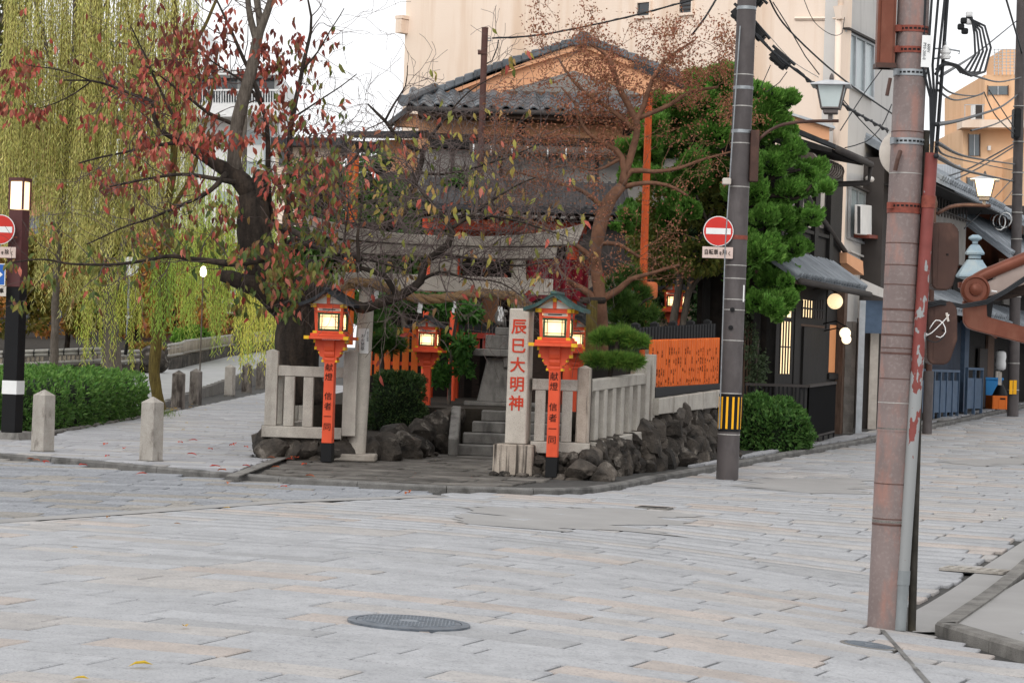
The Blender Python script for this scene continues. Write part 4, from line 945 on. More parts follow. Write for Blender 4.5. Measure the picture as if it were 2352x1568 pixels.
# conduits
cd1 = thing('cable_conduit', 'peeling red and grey cable conduit strapped to the brown pole', 'conduit', P(2070, 1445, YP - .08))
a, c = P(2066, 1446, YP - .07), P(2140, 352, YP - .07); ptube('pipe', a, c, .040, 'peeling_red', cd1)
ptube('coupling', a.lerp(c, .095), a.lerp(c, .125), .044, 'pvc_grey', cd1); ptube('sleeve', a - (c - a) * .0, a.lerp(c, .11), .0405, 'pvc_grey', cd1); ptube('clamp', a.lerp(c, .885), a.lerp(c, .91), .045, 'rust_band', cd1)
cbl = B()
for k in range(4): cbl.tube([c - V((0, 0, .05)), c + V((-.02 + .012 * k, 0, .35)), P(2118 + 12 * k, 150, YP - .08), P(2128 + 16 * k, -60, YP - .08)], .009, 6)
cbl.make('cable', 'cable', cd1, world=True)['kind'] = 'stuff'
cd2 = thing('cable_conduit', 'black weathered cable conduit behind the grey pipe at the brown pole', 'conduit', P(2098, 1448, YP + .03))
ptube('pipe', P(2094, 1448, YP + .02), P(2122, 330, YP + .03), .026, 'granite_blackish', cd2) if 'granite_blackish' in MATS else ptube('pipe', P(2094, 1448, YP + .02), P(2126, 300, YP + .03), .026, mat('granite_blackish', hx('3f3c37'), hx('26241f'), scale=8, rough=.8, stain=hx('5c5546'), sts=(6, 6, 2), sta=.5), cd2)
ptube('pipe', P(2150, 360, YP + .06), P(2180, -60, YP + .06), .012, 'cable', cd2)
# boxes at the pole
def boxthing(name, label, cat, px0, px1, py0, py1, Y, d, m, skew=0.0, bev=.02):
    x0, x1 = P(px0, (py0 + py1) / 2, Y).x, P(px1, (py0 + py1) / 2, Y).x; z0, z1 = Zat((px0 + px1) / 2, py1, Y), Zat((px0 + px1) / 2, py0, Y)
    t = thing(name, label, cat, ((x0 + x1) / 2, Y, z0))
    b = B(); w = (x1 - x0) / 2
    b.box(-w, w, -d / 2, d / 2, .0, z1 - z0); b.make('case', m, t, bevel=bev, seg=2, smooth=.6); return t, w, z1 - z0
t, w, h = boxthing('junction_box', 'long brown cable box hanging high on the big brown pole', 'junction box', 2014, 2056, -60, 158, YP - .02, .12, 'copper_brown')
B().box(-w - .006, w + .006, -.066, .066, -.0, .03).make('rim', 'brown_metal', t)
def taper_box(label, px0, px1, py0, py1, Y):
    t = thing('junction_box', label, 'junction box', P((px0 + px1) / 2, py1, Y)); b = B()
    x = lambda q, r: P(q, r, Y).x; z = lambda r: Zat(px0, r, Y)
    mid = py0 + (py1 - py0) * .6; k = (px1 - px0)
    b.ext([(x(px0, py0), Y - .08, z(py0 + 6)), (x(px0 + 8, py0), Y - .08, z(py0)), (x(px1 - 14, py0), Y - .08, z(py0)), (x(px1, py0), Y - .08, z(py0 + 16)), (x(px1, mid), Y - .08, z(mid)), (x(px1 - k * .25, py1), Y - .08, z(py1 - 8)), (x(px1 - k * .4, py1), Y - .08, z(py1)), (x(px0 + 10, py1), Y - .08, z(py1)), (x(px0, py1), Y - .08, z(py1 - 10))], (0, .16, 0))
    b.make('cover', 'brown_metal', t, world=True, bevel=.008, seg=2, smooth=.5)
    xx = x(px0 + 18, py0); B().box(xx, xx + .004, Y - .083, Y - .0805, z(py1 - 10), z(py0 + 10)).make('seam', 'brown_metal', t, world=True)
    B().lathe([(.008, -.003), (.008, .004)], (x(px0 + 36, mid), Y - .082, z(mid - 20)), 8).make('latch', 'black_paint', t, world=True)
    ptube('clamp', P(px0 + 6, py0 + 20, Y - .05), P(px0 - 30, py0 + 20, Y + .0), .012, 'steel', t); return t
taper_box('tapered brown cover box below the spear tip, upper of two', 2134, 2198, 512, 666, YP + .1)
taper_box('tapered brown cover box with loose white wires, lower of two', 2124, 2194, 690, 836, YP + .1)
lw = thing('loose_wire', 'loose curled white wires dangling in front of the lower brown box', 'wire', P(2150, 750, YP - .02))
for q in (((2135, 755), (2150, 735), (2166, 742), (2172, 762), (2160, 775), (2150, 772)), ((2122, 772), (2140, 764), (2176, 728), (2180, 722)), ((2128, 700), (2118, 735), (2126, 775), (2150, 786), (2170, 772))):
    sp = spline([(P(*a, YP - .03), .004) for a in q], .02); B().tube([a for a, _ in sp], .0035, 6).make('wire', 'white_paint' if q[0][0] != 2128 else 'cable', lw, world=True, smooth='all')
B().tube([P(2174, 718, YP - .03), P(2178, 738, YP - .03)], .008, 6).make('connector', 'cream_board', lw, world=True); B().tube([P(2120, 771, YP - .03), P(2130, 767, YP - .03)], .008, 6).make('connector', 'white_paint', lw, world=True)
# rating plate
tg = thing('rating_plate', 'white vertical voltage plate strapped high on the brown pole', 'plate', P(2128, 118, YP - .13)); 
m_ = face_mat(P(2128, 118, YP - .13), P(2131, 60, YP) - P(2128, 118, YP), (1, 0, 0)); m_ = face_mat(P(2128, 118, YP - .13), (-.02, 0, -1), (1, 0, 0))
B().at(m_).box(-.10, .10, -.031, .031, -.004, .0).make('plate', 'white_paint', tg, world=True)
text('600V', .026, 'sign_grey', tg, m_ @ Matrix.Translation((-.02, .012, .001)), world=True) if 'sign_grey' in MATS else text('600V', .026, mat('sign_grey', hx('6f7274')) and 'sign_grey', tg, m_ @ Matrix.Translation((-.02, .012, .001)), world=True)
text('P93-200-0', .026, 'sign_grey', tg, m_ @ Matrix.Translation((0, -.014, .001)), world=True)
# round mirror back peeping from behind the pole
rm = thing('traffic_mirror', 'pale round mirror back mostly hidden behind the brown pole', 'mirror', P(2075, 352, YP + .2))
q = P(2075, 352, YP + .2); B().at(Matrix.Translation(q) @ Matrix.Rotation(math.pi / 2, 4, 'X')).lathe([(.155, -.01), (.155, .012), (.12, .035), (.05, .05)], n=40).make('shell', 'cream_board', rm, world=True, smooth=.5)
ptube('bracket', q + V((0, .0, 0)), q + V((-.02, -.2, 0)), .012, 'steel', rm)
# insulators and service loops
ins = thing('insulator', 'white porcelain insulator on steel bracket beside the rating plate', 'insulator', P(2172, 120, YP))
q = P(2172, 122, YP); B().lathe([(.012, -.04), (.03, -.038), (.035, -.02), (.022, -.012), (.035, 0), (.035, .015), (.02, .02), (.02, .035), (.008, .05)], q, 16).make('body', 'white_paint', ins, world=True, smooth=.5)
B().tube([P(2146, 112, YP), P(2172, 112, YP), P(2205, 118, YP), P(2202, 125, YP)], .006, 6).make('bracket', 'steel', ins, world=True); B().tube([P(2146, 135, YP), P(2172, 132, YP)], .006, 6).make('bracket', 'steel', ins, world=True); B().tube([P(2172, 135, YP), P(2172, 96, YP)], .006, 6).make('pin', 'steel', ins, world=True)
cn = thing('cable_connector', 'black and white cable connector cluster hanging from overhead lines', 'connector', P(2222, 48, YP + 1))
for px, py, m in ((2226, 33, 'white_paint'), (2226, 50, 'white_paint'), (2214, 48, 'rubber'), (2207, 62, 'rubber'), (2216, 72, 'rubber')):
    B().at(Matrix.Translation(P(px, py, YP + 1))).lathe([(.018, -.02), (.024, -.012), (.024, .012), (.018, .02)], n=12).make('clamp', m, cn, world=True, smooth=.5)
def cable(label, pts, r, m='cable', name='overhead_cable', cat='cable', group='overhead cables', coil=0.0, n=6):
    """pts: (px, py, Y)"""
    ps = [P(*q) for q in pts]; c0 = ps[0].lerp(ps[-1], .5); t = B(); sp = spline([(p, r) for p in ps], .15)
    if coil:
        pts2 = []
        for i, (p, _) in enumerate(sp): a = i * 2.1; pts2.append(p + V((math.cos(a) * coil, 0, math.sin(a) * coil)))
        t.tube(pts2, r * .7, 5)
    t.tube([p for p, _ in sp], r, n)
    o = t.make(name, m, None, smooth='all'); return tag(o, label, cat, group)
for k in range(5):
    cable(f'black service cable loop under the connectors, {["outermost", "second outermost", "middle", "second innermost", "innermost"][k]} of five', [(2220 + 3 * k, 40, YP + 1), (2262 - 6 * k, 60 + 5 * k, YP + .9), (2276 - 9 * k, 110 + 4 * k, YP + .8), (2262 - 12 * k, 165, YP + .7), (2230 - 6 * k, 175 - 2 * k, YP + .5), (2200 - 2 * k, 150, YP + .2), (2170, 142 + k, YP), (2150, 160, YP - .05)], .008)
cable('thick black cable sagging from the connectors toward the far pole', [(2150, 170, YP), (2180, 148, YP + 1), (2250, 178, YP + 8), (2300, 188, YP + 22), (2345, 178, 50)], .012)
# dark pole
db = G(1670, 1100); YD = db.y; d0, d1 = P(1670, 1100, YD), P(1716, -10, YD); d1 = d1 + (d1 - d0) * .35
dp = thing('utility_pole', 'slim dark grey utility pole carrying the no entry sign', 'utility pole', d0)
rd = lambda t: px2m(25.5, YD) * (1 - .19 * t)
B().tube([d0 - V((0, 0, .05)), d0.lerp(d1, .5), d1], [rd(0), rd(.5), rd(1)], 28).make('pole', 'pole_dark', dp, world=True, smooth=.6)
td = lambda py: (1100 - py) / 1110 / 1.35
for py in (997, 903, 782, 712, 688, 640, 610, 430, 330, 245, 173): ring(d0, d1, td(py), rd(td(py)) + .003, .012, 'strap', dp)
for py in (303, 203, 20): ring(d0, d1, td(py), rd(td(py)) + .005, .04, 'steel', dp)
ring(d0, d1, td(546), rd(td(546)) + .004, .05, 'rust_band', dp)
for px, py in ((1690, 711), (1686, 752)): 
    B().at(Matrix.Translation(P(px - 8, py, YD - rd(td(py))) + V((0, -.005, 0))) @ Matrix.Rotation(math.pi / 2, 4, 'X')).lathe([(.028, -.01), (.028, .012), (.018, .014)], n=14).make('socket', 'black_paint', dp, world=True)
a, c = td(990), td(905)
B().tube([d0.lerp(d1, a), d0.lerp(d1, c)], rd(a) + .006, 28).make('warning_wrap', 'black_paint', dp, world=True, smooth=.6)
for k in range(12):
    ang = k * math.pi / 6 + .18; ys = B(); r = rd(a) + .0075; dl = .095
    A, C = d0.lerp(d1, a + .004), d0.lerp(d1, c - .004)
    vs = []
    for e in (-dl, -dl / 3, dl / 3, dl):
        o = V((math.cos(ang + e), math.sin(ang + e), 0)) * r; vs += [A + o, C + o]
    ys.add(vs, [(2 * i, 2 * i + 2, 2 * i + 3, 2 * i + 1) for i in range(3)]); ys.make('yellow_stripe', 'yellow_paint', dp, world=True)
B().tube([P(1652, 985, YD - .13), P(1666, 560, YD - .14), P(1700, 60, YD - .14)], .008, 6).make('ground_wire', 'steel', dp, world=True)
B().box(-.008, .008, -.01, .01, -.1, .1).at(Matrix()).make('white_tube', 'white_paint', dp).location = basis(dp).inverted() @ P(1708, 674, YD - .08)
# no entry sign on it
def no_entry(p, r, rz, label, plate, pw, ph, pz, par=None):
    t = thing('no_entry_sign', label, 'road sign', p, rz); m = Matrix.Rotation(math.pi / 2, 4, 'X')
    B().at(m).lathe([(r, -.004), (r, .004)], n=48).make('rim', 'white_paint', t, smooth=.5)
    B().at(m).lathe([(r * .945, .0045), (r * .945, .007)], n=48).make('disc', 'sign_red', t, smooth=.5)
    B().box(-r * .82, r * .82, -.010, -.0075, -r * .2, r * .2).make('bar', 'white_paint', t)
    pl = B().box(-pw / 2, pw / 2, -.006, .0, pz - ph / 2, pz + ph / 2).make('plate', 'sign_plate', t, bevel=.003)
    x = -pw / 2 + pw * .13
    for ch, s in plate: text(ch, ph * s, 'ink', pl, FM(x, -.0075, pz - (.0 if s > .5 else ph * .08)) @ Matrix.Diagonal((.78, 1, 1, 1)), bold=.001); x += pw * (.155 if s > .5 else .13)
    B().tube([(0, .02, -r * .5), (r * 1.1, .06, -r * .5)], .012, 6).make('bracket', 'rust_band', t); B().tube([(0, .005, r * .8), (0, .005, pz - ph * .4)], .012, 6).make('stem', 'steel', t)
    return t
q = P(1650, 531, YD - .13); no_entry(q, px2m(34.5, YD), -.03, 'round red no entry sign with plate on the dark utility pole', [('自', .52), ('転', .52), ('車', .52), ('を', .36), ('除', .52), ('く', .4)], px2m(70, YD), px2m(26, YD), -px2m(49, YD))
# street lamp on the dark pole
sl1 = thing('street_lamp', 'unlit four sided street lamp on a curved arm from the dark pole', 'street lamp', P(1732, 418, YD))
YL = YD - .05
x0, x1 = P(1722, 360, YL).x, P(1742, 360, YL).x; B().box(x0, x1, YL - .06, YL + .06, Zat(1730, 418, YL), Zat(1735, 300, YL)).make('ballast_box', 'brown_metal', sl1, world=True, bevel=.008)
sp = spline([(P(1742, 322, YL), .02), (P(1762, 304, YL), .02), (P(1800, 286, YL), .02), (P(1860, 279, YL), .02), (P(1926, 278, YL), .02)], .05); B().tube([p for p, _ in sp], .02, 10).make('arm', 'brown_metal', sl1, world=True, smooth='all')
def four_lamp(t, q, k, glassm, roofm, frame, rz, lit=0):
    """lantern head: q bottom of the stem, k metres per unit"""
    M_ = Matrix.Translation(q) @ Matrix.Rotation(-ROLL * 0, 4, 'Y') @ Matrix.Rotation(rz, 4, 'Z') @ Matrix.Scale(k, 4)
    B().at(M_).box(-.06, .06, -.06, .06, 0, .18).make('stem', frame, t, world=True)
    B().at(M_).box(-.2, .2, -.2, .2, .18, .32).make('collar', frame, t, world=True, bevel=.01)
    b = B().at(M_); b.add([(-.24, -.24, .321), (.24, -.24, .321), (.24, .24, .321), (-.24, .24, .321), (-.375, -.375, .95), (.375, -.375, .95), (.375, .375, .95), (-.375, .375, .95)], [(0, 3, 2, 1), (4, 5, 6, 7), (0, 1, 5, 4), (1, 2, 6, 5), (2, 3, 7, 6), (3, 0, 4, 7)])
    b.make('glass', glassm, t, world=True)
    for sx in (-1, 1):
        for sy in (-1, 1): B().at(M_).tube([(sx * .245, sy * .245, .321), (sx * .38, sy * .38, .95)], .028, 4).make('frame_bar', frame, t, world=True)
    B().at(M_).box(-.27, .27, -.27, .27, .32, .36).make('frame_ring', frame, t, world=True)
    b = B().at(M_); b.add([(-.55, -.55, .955), (.55, -.55, .955), (.55, .55, .955), (-.55, .55, .955), (-.55, -.55, .985), (.55, -.55, .985), (.55, .55, .985), (-.55, .55, .985), (-.16, -.16, 1.12), (.16, -.16, 1.12), (.16, .16, 1.12), (-.16, .16, 1.12)],
        [(0, 3, 2, 1), (0, 1, 5, 4), (1, 2, 6, 5), (2, 3, 7, 6), (3, 0, 4, 7), (4, 5, 9, 8), (5, 6, 10, 9), (6, 7, 11, 10), (7, 4, 8, 11), (8, 9, 10, 11)]); b.make('roof', roofm, t, world=True)
    B().at(M_).lathe([(.05, 1.12), (.07, 1.18), (.05, 1.26), (.02, 1.32)], n=12).make('finial', frame, t, world=True)
mat('frosted', hx('c9d3d2'), hx('b9c4c3'), scale=3, rough=.3, spec=.6)
mat('frosted_lit', hx('fff2d0'), emit=(1, .78, .5, 1), es=3.2)
mat('lamp_grey', hx('6a6260'), hx('56504e'), scale=8, rough=.5); mat('lamp_roof', hx('c4c6c8'), hx('a9abae'), scale=8, rough=.4)
q = P(1907, 277, YL); four_lamp(sl1, q, px2m(82, YL), 'frosted', 'lamp_roof', 'lamp_grey', -.2)
tag(B().box(-.05, .05, -.05, .06, -.04, .04).make('camera_box', 'cream_board', None, bevel=.01), 'small beige camera box fixed low on the dark pole', 'camera').location = P(1669, 417, YD - .12)
# cable closures and cables near the dark pole
def closure(px, py, rot, s, label):
    t = thing('cable_closure', label, 'cable closure', P(px, py, YD + .2)); t.rotation_euler = (0, rot, -.3)
    B().box(-s, s, -s * .5, s * .5, -s * .62, s * .5, .92, .8).make('case', 'rubber', t, bevel=.03, seg=2, smooth=.6)
    for x in (-.5, 0, .5): B().box(x * s - .012, x * s + .012, -s * .53, s * .53, -s * .66, -s * .6).make('rib', 'rubber', t)
    B().tube([(-s * 1.3, 0, s * .42), (s * 1.3, 0, s * .42)], .02, 6).make('cable_gland', 'cable', t)
closure(1702, 38, .75, .13, 'black cable closure box in front of the dark pole top'); closure(1742, 74, .85, .12, 'black cable closure box behind the dark pole'); closure(1793, 136, .7, .14, 'biggest black cable closure hanging clear between pole and lamp')
closure(1735, -4, .75, .12, 'black cable closure box cut by the picture top')
def cb3(label, pts, r, **k): return cable(label, pts, r, **k)
cb3('thick black bundled cable running from the dark pole to the brown pole', [(1690, 10, YD), (1740, 85, YD), (1800, 140, YD), (1850, 178, YD), (1900, 215, YD + 1), (1960, 255, YD + 2), (2040, 300, YD + 4)], .016, coil=.03)
cb3('straight black cable crossing in front of the cream building corner', [(1765, -5, YD), (1800, 55, YD + 1), (1880, 135, YD + 3), (1960, 200, YD + 5), (2050, 262, YD + 7)], .012)
cb3('thin black cable dropping to the four sided street lamp', [(1775, 5, YD), (1810, 60, YD), (1850, 130, YD), (1882, 172, YD)], .007)
cb3('pale thin cable crossing behind the street lamp', [(1715, 25, YD), (1760, 75, YD + 1), (1820, 140, YD + 2), (1880, 178, YD + 3)], .005, m='strap')
cb3('slack cable loop hanging under the biggest black closure', [(1770, 150, YD), (1748, 200, YD), (1760, 212, YD), (1790, 190, YD), (1808, 165, YD)], .006)
cb3('slack cable bow near the cream building downpipe', [(1845, -5, 38), (1870, 50, 38.5), (1910, 80, 39), (1935, 75, 39.5), (1940, 40, 39.5)], .006)
cb3('crossing cable from lamp height down to the machiya eave', [(1930, 300, 36), (1985, 215, 36.5), (2040, 140, 37)], .009)
cb3('black cable crossing the grey facade toward the round mirror', [(1925, 215, 38), (1975, 275, 38), (2030, 330, 38)], .009)
cb3('curved cable tied off at the machiya gutter corner', [(1940, 340, 37), (1990, 325, 37), (2025, 290, 37.5), (2048, 240, 38)], .009)
# cables right of the brown pole, toward the far street
for lb, pts, r in (('dark cable from the brown pole to the far pole shoulder', [(2152, 286, 15), (2220, 272, 25), (2300, 245, 40), (2340, 215, 52)], .016),
    ('upper thin wire between brown pole and far pole', [(2155, 190, 15), (2190, 215, 20), (2240, 220, 30), (2260, 212, 36)], .008), ('lower thin wire between brown pole and far pole', [(2152, 206, 15), (2200, 230, 22), (2258, 216, 36)], .008),
    ('wire from the small clamp down to the orange house wall', [(2260, 212, 36), (2290, 270, 44), (2338, 315, 52)], .012), ('second wire from the small clamp to the far pole', [(2272, 208, 38), (2310, 265, 46), (2338, 308, 52)], .012),
    ('straight wire falling right toward the lit lamp', [(2152, 328, 15), (2230, 362, 30), (2335, 378, 52)], .014), ('bundled wire above the lit street lamp', [(2150, 358, 15), (2230, 395, 30), (2330, 417, 52)], .018),
    ('rising cable from the tiled eave to the far pole', [(2165, 408, 44), (2230, 385, 48), (2330, 330, 52)], .016), ('second rising cable from the tiled eave to the far pole', [(2180, 418, 44), (2250, 385, 48), (2332, 335, 52)], .014),
    ('diagonal cable crossing at the very top corner', [(2310, -5, 40), (2335, 80, 48), (2352, 140, 52)], .02), ('thin diagonal wires under the lit lamp', [(2215, 525, 47), (2270, 470, 50), (2335, 400, 54)], .012),
    ('flat wire crossing the orange building', [(2150, 338, 15), (2200, 365, 30), (2330, 392, 54)], .01)):
    cable(lb, pts, r)
for k, (a_, b2) in enumerate((((2160, 175, 16), (2345, 40, 54)), ((2290, 480, 50), (2350, 395, 56)), ((2230, 300, 30), (2352, 250, 56)))):
    cable(['long thin wire rising to the top right corner', 'short thin wire beside the far pole', 'faint wire in front of the roof balcony'][k], [a_, tuple((x + y) / 2 + (0, 8, 0)[i] for i, (x, y) in enumerate(zip(a_, b2))), b2], .012)
# thin pipe pole in front of the cream wall
tp = thing('pipe_mast', 'slender rusty pipe mast rising behind the torii with a wire', 'mast', P(1103, 480, 41.0))
a, c = P(1100, 480, 41), P(1114, 66, 41); ptube('mast', a, c, .055, mat('rust_pipe', hx('5c3e38'), hx('4a312c'), scale=6, rough=.6), tp); ptube('cap', c, c + (c - a) * .006, .06, 'rust_pipe', tp)
B().tube([P(1114, 88, 41), P(1128, 88, 41), P(1128, 94, 41), P(1120, 94, 41)], .012, 6).make('hook', 'steel', tp, world=True); B().box(-.07, .07, -.07, .07, -.03, .03).make('clamp', 'rust_pipe', tp).location = basis(tp).inverted() @ P(1107, 121, 41)
cable('twisted wire sagging across the cream building wall', [(1130, 88, 41), (1230, 82, 41), (1340, 62, 41), (1460, 35, 41), (1620, -8, 41)], .016, coil=.014)
cable('short service wire at the rusty mast', [(1145, 92, 41), (1142, 110, 41), (1130, 140, 41), (1112, 150, 41)], .012)
cable('wire behind the rust tree top toward the pole', [(1650, -10, 41), (1620, 40, 41), (1590, 80, 41)], .02)

# ------------------------------------------------------------------ bollards
mat('bollard_dark', hx('8f877f'), hx('6d665f'), scale=5, rough=.85, bump=.4, bscale=110, speck=hx('46423f'), sps=170, stain=hx('2f2825'), sts=(5, 5, 1.4), sta=.9, stth=(.45, .6))
def bollard(px, py, h, w, rz, label, first=[None], dark=0):
    p = G(px, py, .0); p.z = g(p.x, p.y) + .05
    if first[0] is None:
        t = thing('stone_bollard', label, 'bollard', p, rz, 'square granite bollards along the pavement'); b = B()
        b.box(-.1, .1, -.1, .1, 0, .70, .95, .95); b.add([(-.095, -.095, .70), (.095, -.095, .70), (.095, .095, .70), (-.095, .095, .70), (0, 0, .775)], [(0, 1, 4), (1, 2, 4), (2, 3, 4), (3, 0, 4)])
        b.make('post', 'bollard_stone', t, bevel=.006); B().box(-.105, .105, -.105, .105, -.05, .012).make('socket', 'granite_dark', t); first[0] = t
    else: t = tree_copy(first[0], p, rz, label)
    t.scale = (w / .2, w / .2, h / .775)
    if dark:
        for ch_ in t.children:
            if ch_.name.startswith('post'):
                ch_.data = ch_.data.copy(); ch_.data.materials.clear(); ch_.data.materials.append(MATS['bollard_dark'])
    return t
bollard(346, 1068, .76, .2, -.52, 'clean pale granite bollard in the middle of the path mouth')
bollard(97, 1046, .77, .205, -.55, 'pale granite bollard standing before the clipped hedge')
for px, py, lb in ((408, 944, 'far granite bollard beside the willow trunk foot'), (448, 934, 'far granite bollard with black upper half near the willow'), (527, 912, 'far pale bollard standing alone before the raised kerb'), (566, 905, 'far dark stained bollard, second from the shrine fence'), (598, 896, 'farthest dark bollard, half behind the shrine fence')):
    bollard(px, py, .80, .22, -.28, lb, dark=px != 527)

# ------------------------------------------------------------------ left street lamp post with signs
q = G(26, 1016); q.z = .05; lp = thing('street_lamp', 'square dark lamp post with a glowing box top beside the hedge', 'street lamp', q, -.30)
sc = q.y / F; Hh = lambda py: (1016 - py) * sc
w = 36 * sc / 2
B().box(-.26, .26, -.26, .26, 0, .09, .8, .8).make('footing', 'granite_dark', lp)
B().box(-w, w, -w, w, .09, Hh(668), .97, .97).make('lower_post', 'black_paint', lp, bevel=.006); B().box(-w * .97, w * .97, -w * .97, w * .97, Hh(668) + .002, Hh(491)).make('upper_post', mat('maroon', hx('5d3a3a'), hx('51302f'), scale=4, rough=.55), lp, bevel=.006)
B().box(-w - .004, w + .004, -w - .004, w + .004, Hh(913), Hh(882)).make('reflector_band', 'white_paint', lp)
for sx in (-1, 1):
    for sy in (-1, 1): B().box(sx * w * .95 - .012, sx * w * .95 + .012, sy * w * .95 - .012, sy * w * .95 + .012, Hh(490), Hh(424)).make('frame_bar', 'maroon', lp)
B().box(-w * .9, w * .9, -w * .9, w * .9, Hh(489), Hh(426)).make('glass', mat('lamp_glow', hx('fff2d8'), emit=(1, .74, .40, 1), es=1.5), lp)
B().box(-w * 1.08, w * 1.08, -w * 1.08, w * 1.08, Hh(424), Hh(417)).make('cap', 'maroon', lp)
B().box(-w * .5, w * .5, -w - .006, -w + .001, Hh(702), Hh(698)).make('name_slot', 'brown_metal', lp)
l = light('lamp_light', q + V((0, 0, Hh(455))), 25, (1, .8, .52), .12)
q2 = P(1, 527, q.y - .22); no_entry(q2, px2m(34, q.y), -.1, 'round red no entry sign cut by the frame on the lamp post', [('自', .52), ('転', .52), ('車', .52), ('を', .36), ('除', .52), ('く', .4)], px2m(76, q.y), px2m(25, q.y), -px2m(52, q.y))
bs_ = thing('arrow_sign', 'square blue sign with white arrow on the lamp post', 'road sign', P(-12, 630, q.y - .2), -.1); wq = px2m(25, q.y)
B().box(-wq, wq, -.004, .004, -wq, wq).make('rim', 'white_paint', bs_); B().box(-wq * .92, wq * .92, -.007, -.0045, -wq * .92, wq * .92).make('panel', 'sign_blue', bs_)
ab = B(); ab.ext([(-.10, -.008, -.03), (.02, -.008, -.03), (.02, -.008, -.085), (.115, -.008, 0), (.02, -.008, .085), (.02, -.008, .03), (-.10, -.008, .03)], (0, -.002, 0)); ab.make('arrow', 'white_paint', bs_)
pl = thing('sign_plate', 'small white lettered plate under the blue arrow sign', 'sign', P(-8, 668, q.y - .2), -.1); B().box(-wq * .9, wq * .9, -.004, .004, -.07, .07).make('plate', 'cream_board', pl); text('自転車', .07, 'ink', pl, FM(0, -.006, 0), bold=.002)
# ------------------------------------------------------------------ buildings
mat('cream_wall', hx('efdccb'), hx('e8d3c0'), scale=.5, rough=.9, bump=.15, bscale=30, stain=hx('cfae90'), sts=(1.6, 1.6, .12), sta=.7, stth=(.48, .7))
mat('grey_wall', hx('cdcac6'), hx('c0bdb9'), scale=.8, rough=.9, bump=.15, bscale=30, stain=hx('8f8b86'), sts=(3, 3, .3), sta=.4, stth=(.55, .72))
mat('peach_wall', hx('e3ad86'), hx('d9a07a'), scale=1.2, rough=.9, bump=.12, bscale=40)
mat('orange_wall', hx('e2bc98'), hx('d9b18c'), scale=.6, rough=.9, stain=hx('b5845c'), sts=(1.5, 1.5, .3), sta=.3)
mat('roof_tile', hx('6f7479'), hx('4e5256'), scale=4, rough=.45, bump=.2, bscale=50, rnd=.22)
mat('roof_tile_light', hx('8f959b'), hx('6f757b'), scale=4, rough=.45, bump=.2, bscale=50, rnd=.2)
mat('black_timber', hx('2a2725'), hx('1b1918'), scale=6, rough=.7, bump=.25, bscale=40, grain=(3, 3, .5))
mat('brown_timber', hx('6d584b'), hx('524036'), scale=8, rough=.8, bump=.25, grain=(4, 4, .6))
mat('dark_wall', hx('4b4644'), hx('3e3a38'), scale=2, rough=.85)
mat('glass', hx('59646a'), hx('4a555b'), scale=1.5, rough=.08, spec=.8)
mat('glass_pale', hx('a9b5b8'), hx('95a2a6'), scale=1.5, rough=.25, spec=.6)
mat('dark_glass', hx('2b3238'), hx('1e2429'), scale=1, rough=.1, spec=.8)
mat('alu', hx('b9bdc0'), hx('a3a7aa'), scale=9, rough=.4, metal=.4)
mat('concrete_block', hx('8f8983'), hx('78736d'), scale=5, rough=.9, bump=.5, bscale=60, stain=hx('57534e'), sts=(4, 4, 2), sta=.6, rnd=.12)
mat('warm_window', hx('ffe2b0'), emit=(1, .74, .42, 1), es=1.5)
mat('glow_wall', hx('d9935f'), hx('cc8553'), scale=1, rough=.8, emit=(1, .5, .25, 1), es=.10)  # wall colour with a faint glow added, standing for lamplight on it
mat('globe', hx('fff1cf'), emit=(1, .70, .40, 1), es=1.05)
mat('globe_hot', hx('fff4dc'), emit=(1, .80, .52, 1), es=1.7)
mat('blind', hx('6f635c'), hx('564b45'), scale=30, rough=.9, bump=.4)
mat('blue_metal', hx('55687f'), hx('47586d'), scale=6, rough=.5)
mat('blue_plastic', hx('3f97dc'), rough=.45); mat('orange_plastic', hx('e8772a'), rough=.5)
mat('corrugated', hx('a3664a'), hx('8d563d'), scale=3, rough=.7, stain=hx('6c4332'), sts=(6, 6, .6), sta=.4)
mat('cement', hx('8d8984'), hx('787470'), scale=3, rough=.95, bump=.4, bscale=50)
mat('copper_roof', hx('8298a6'), hx('a0adb0'), scale=5, rough=.5, stain=hx('b9b6a8'), sts=(6, 6, 3), sta=.4)
def hit(px, py, p0, n):
    d = ray(px, py); n = V(n); return EYE + d * ((V(p0) - EYE).dot(n) / d.dot(n))
def quadslab(name, pts, depth, m, par, bevel=0):
    """four corner points, pushed back by the vector depth"""
    return B().ext(pts, depth).make(name, m, par, world=True, bevel=bevel)
FC = -9.06
def face(Y, off=0.0, z=0.0):
    return V((.36 * Y + FC, Y, z)) + SN * off
# ---- cream building
CP = V((.36 * 41 - 9.3, 41, 0)); CD = V((-1, .9, 0)).normalized(); CNn = V((-.9, -1, 0)).normalized()
cbt = thing('apartment_building', 'big cream rendered building with two tiny windows behind the tiled gable', 'building', CP)
L_ = 10.6
cE = CP + CD * L_
quadslab('wall', [CP + V((0, 0, -.5)), cE + V((0, 0, -.5)), cE + V((0, 0, 15)), CP + V((0, 0, 15))], -CNn * .3, 'cream_wall', cbt)
def chit(px, py, off=0): return hit(px, py, CP + CNn * off, CNn)
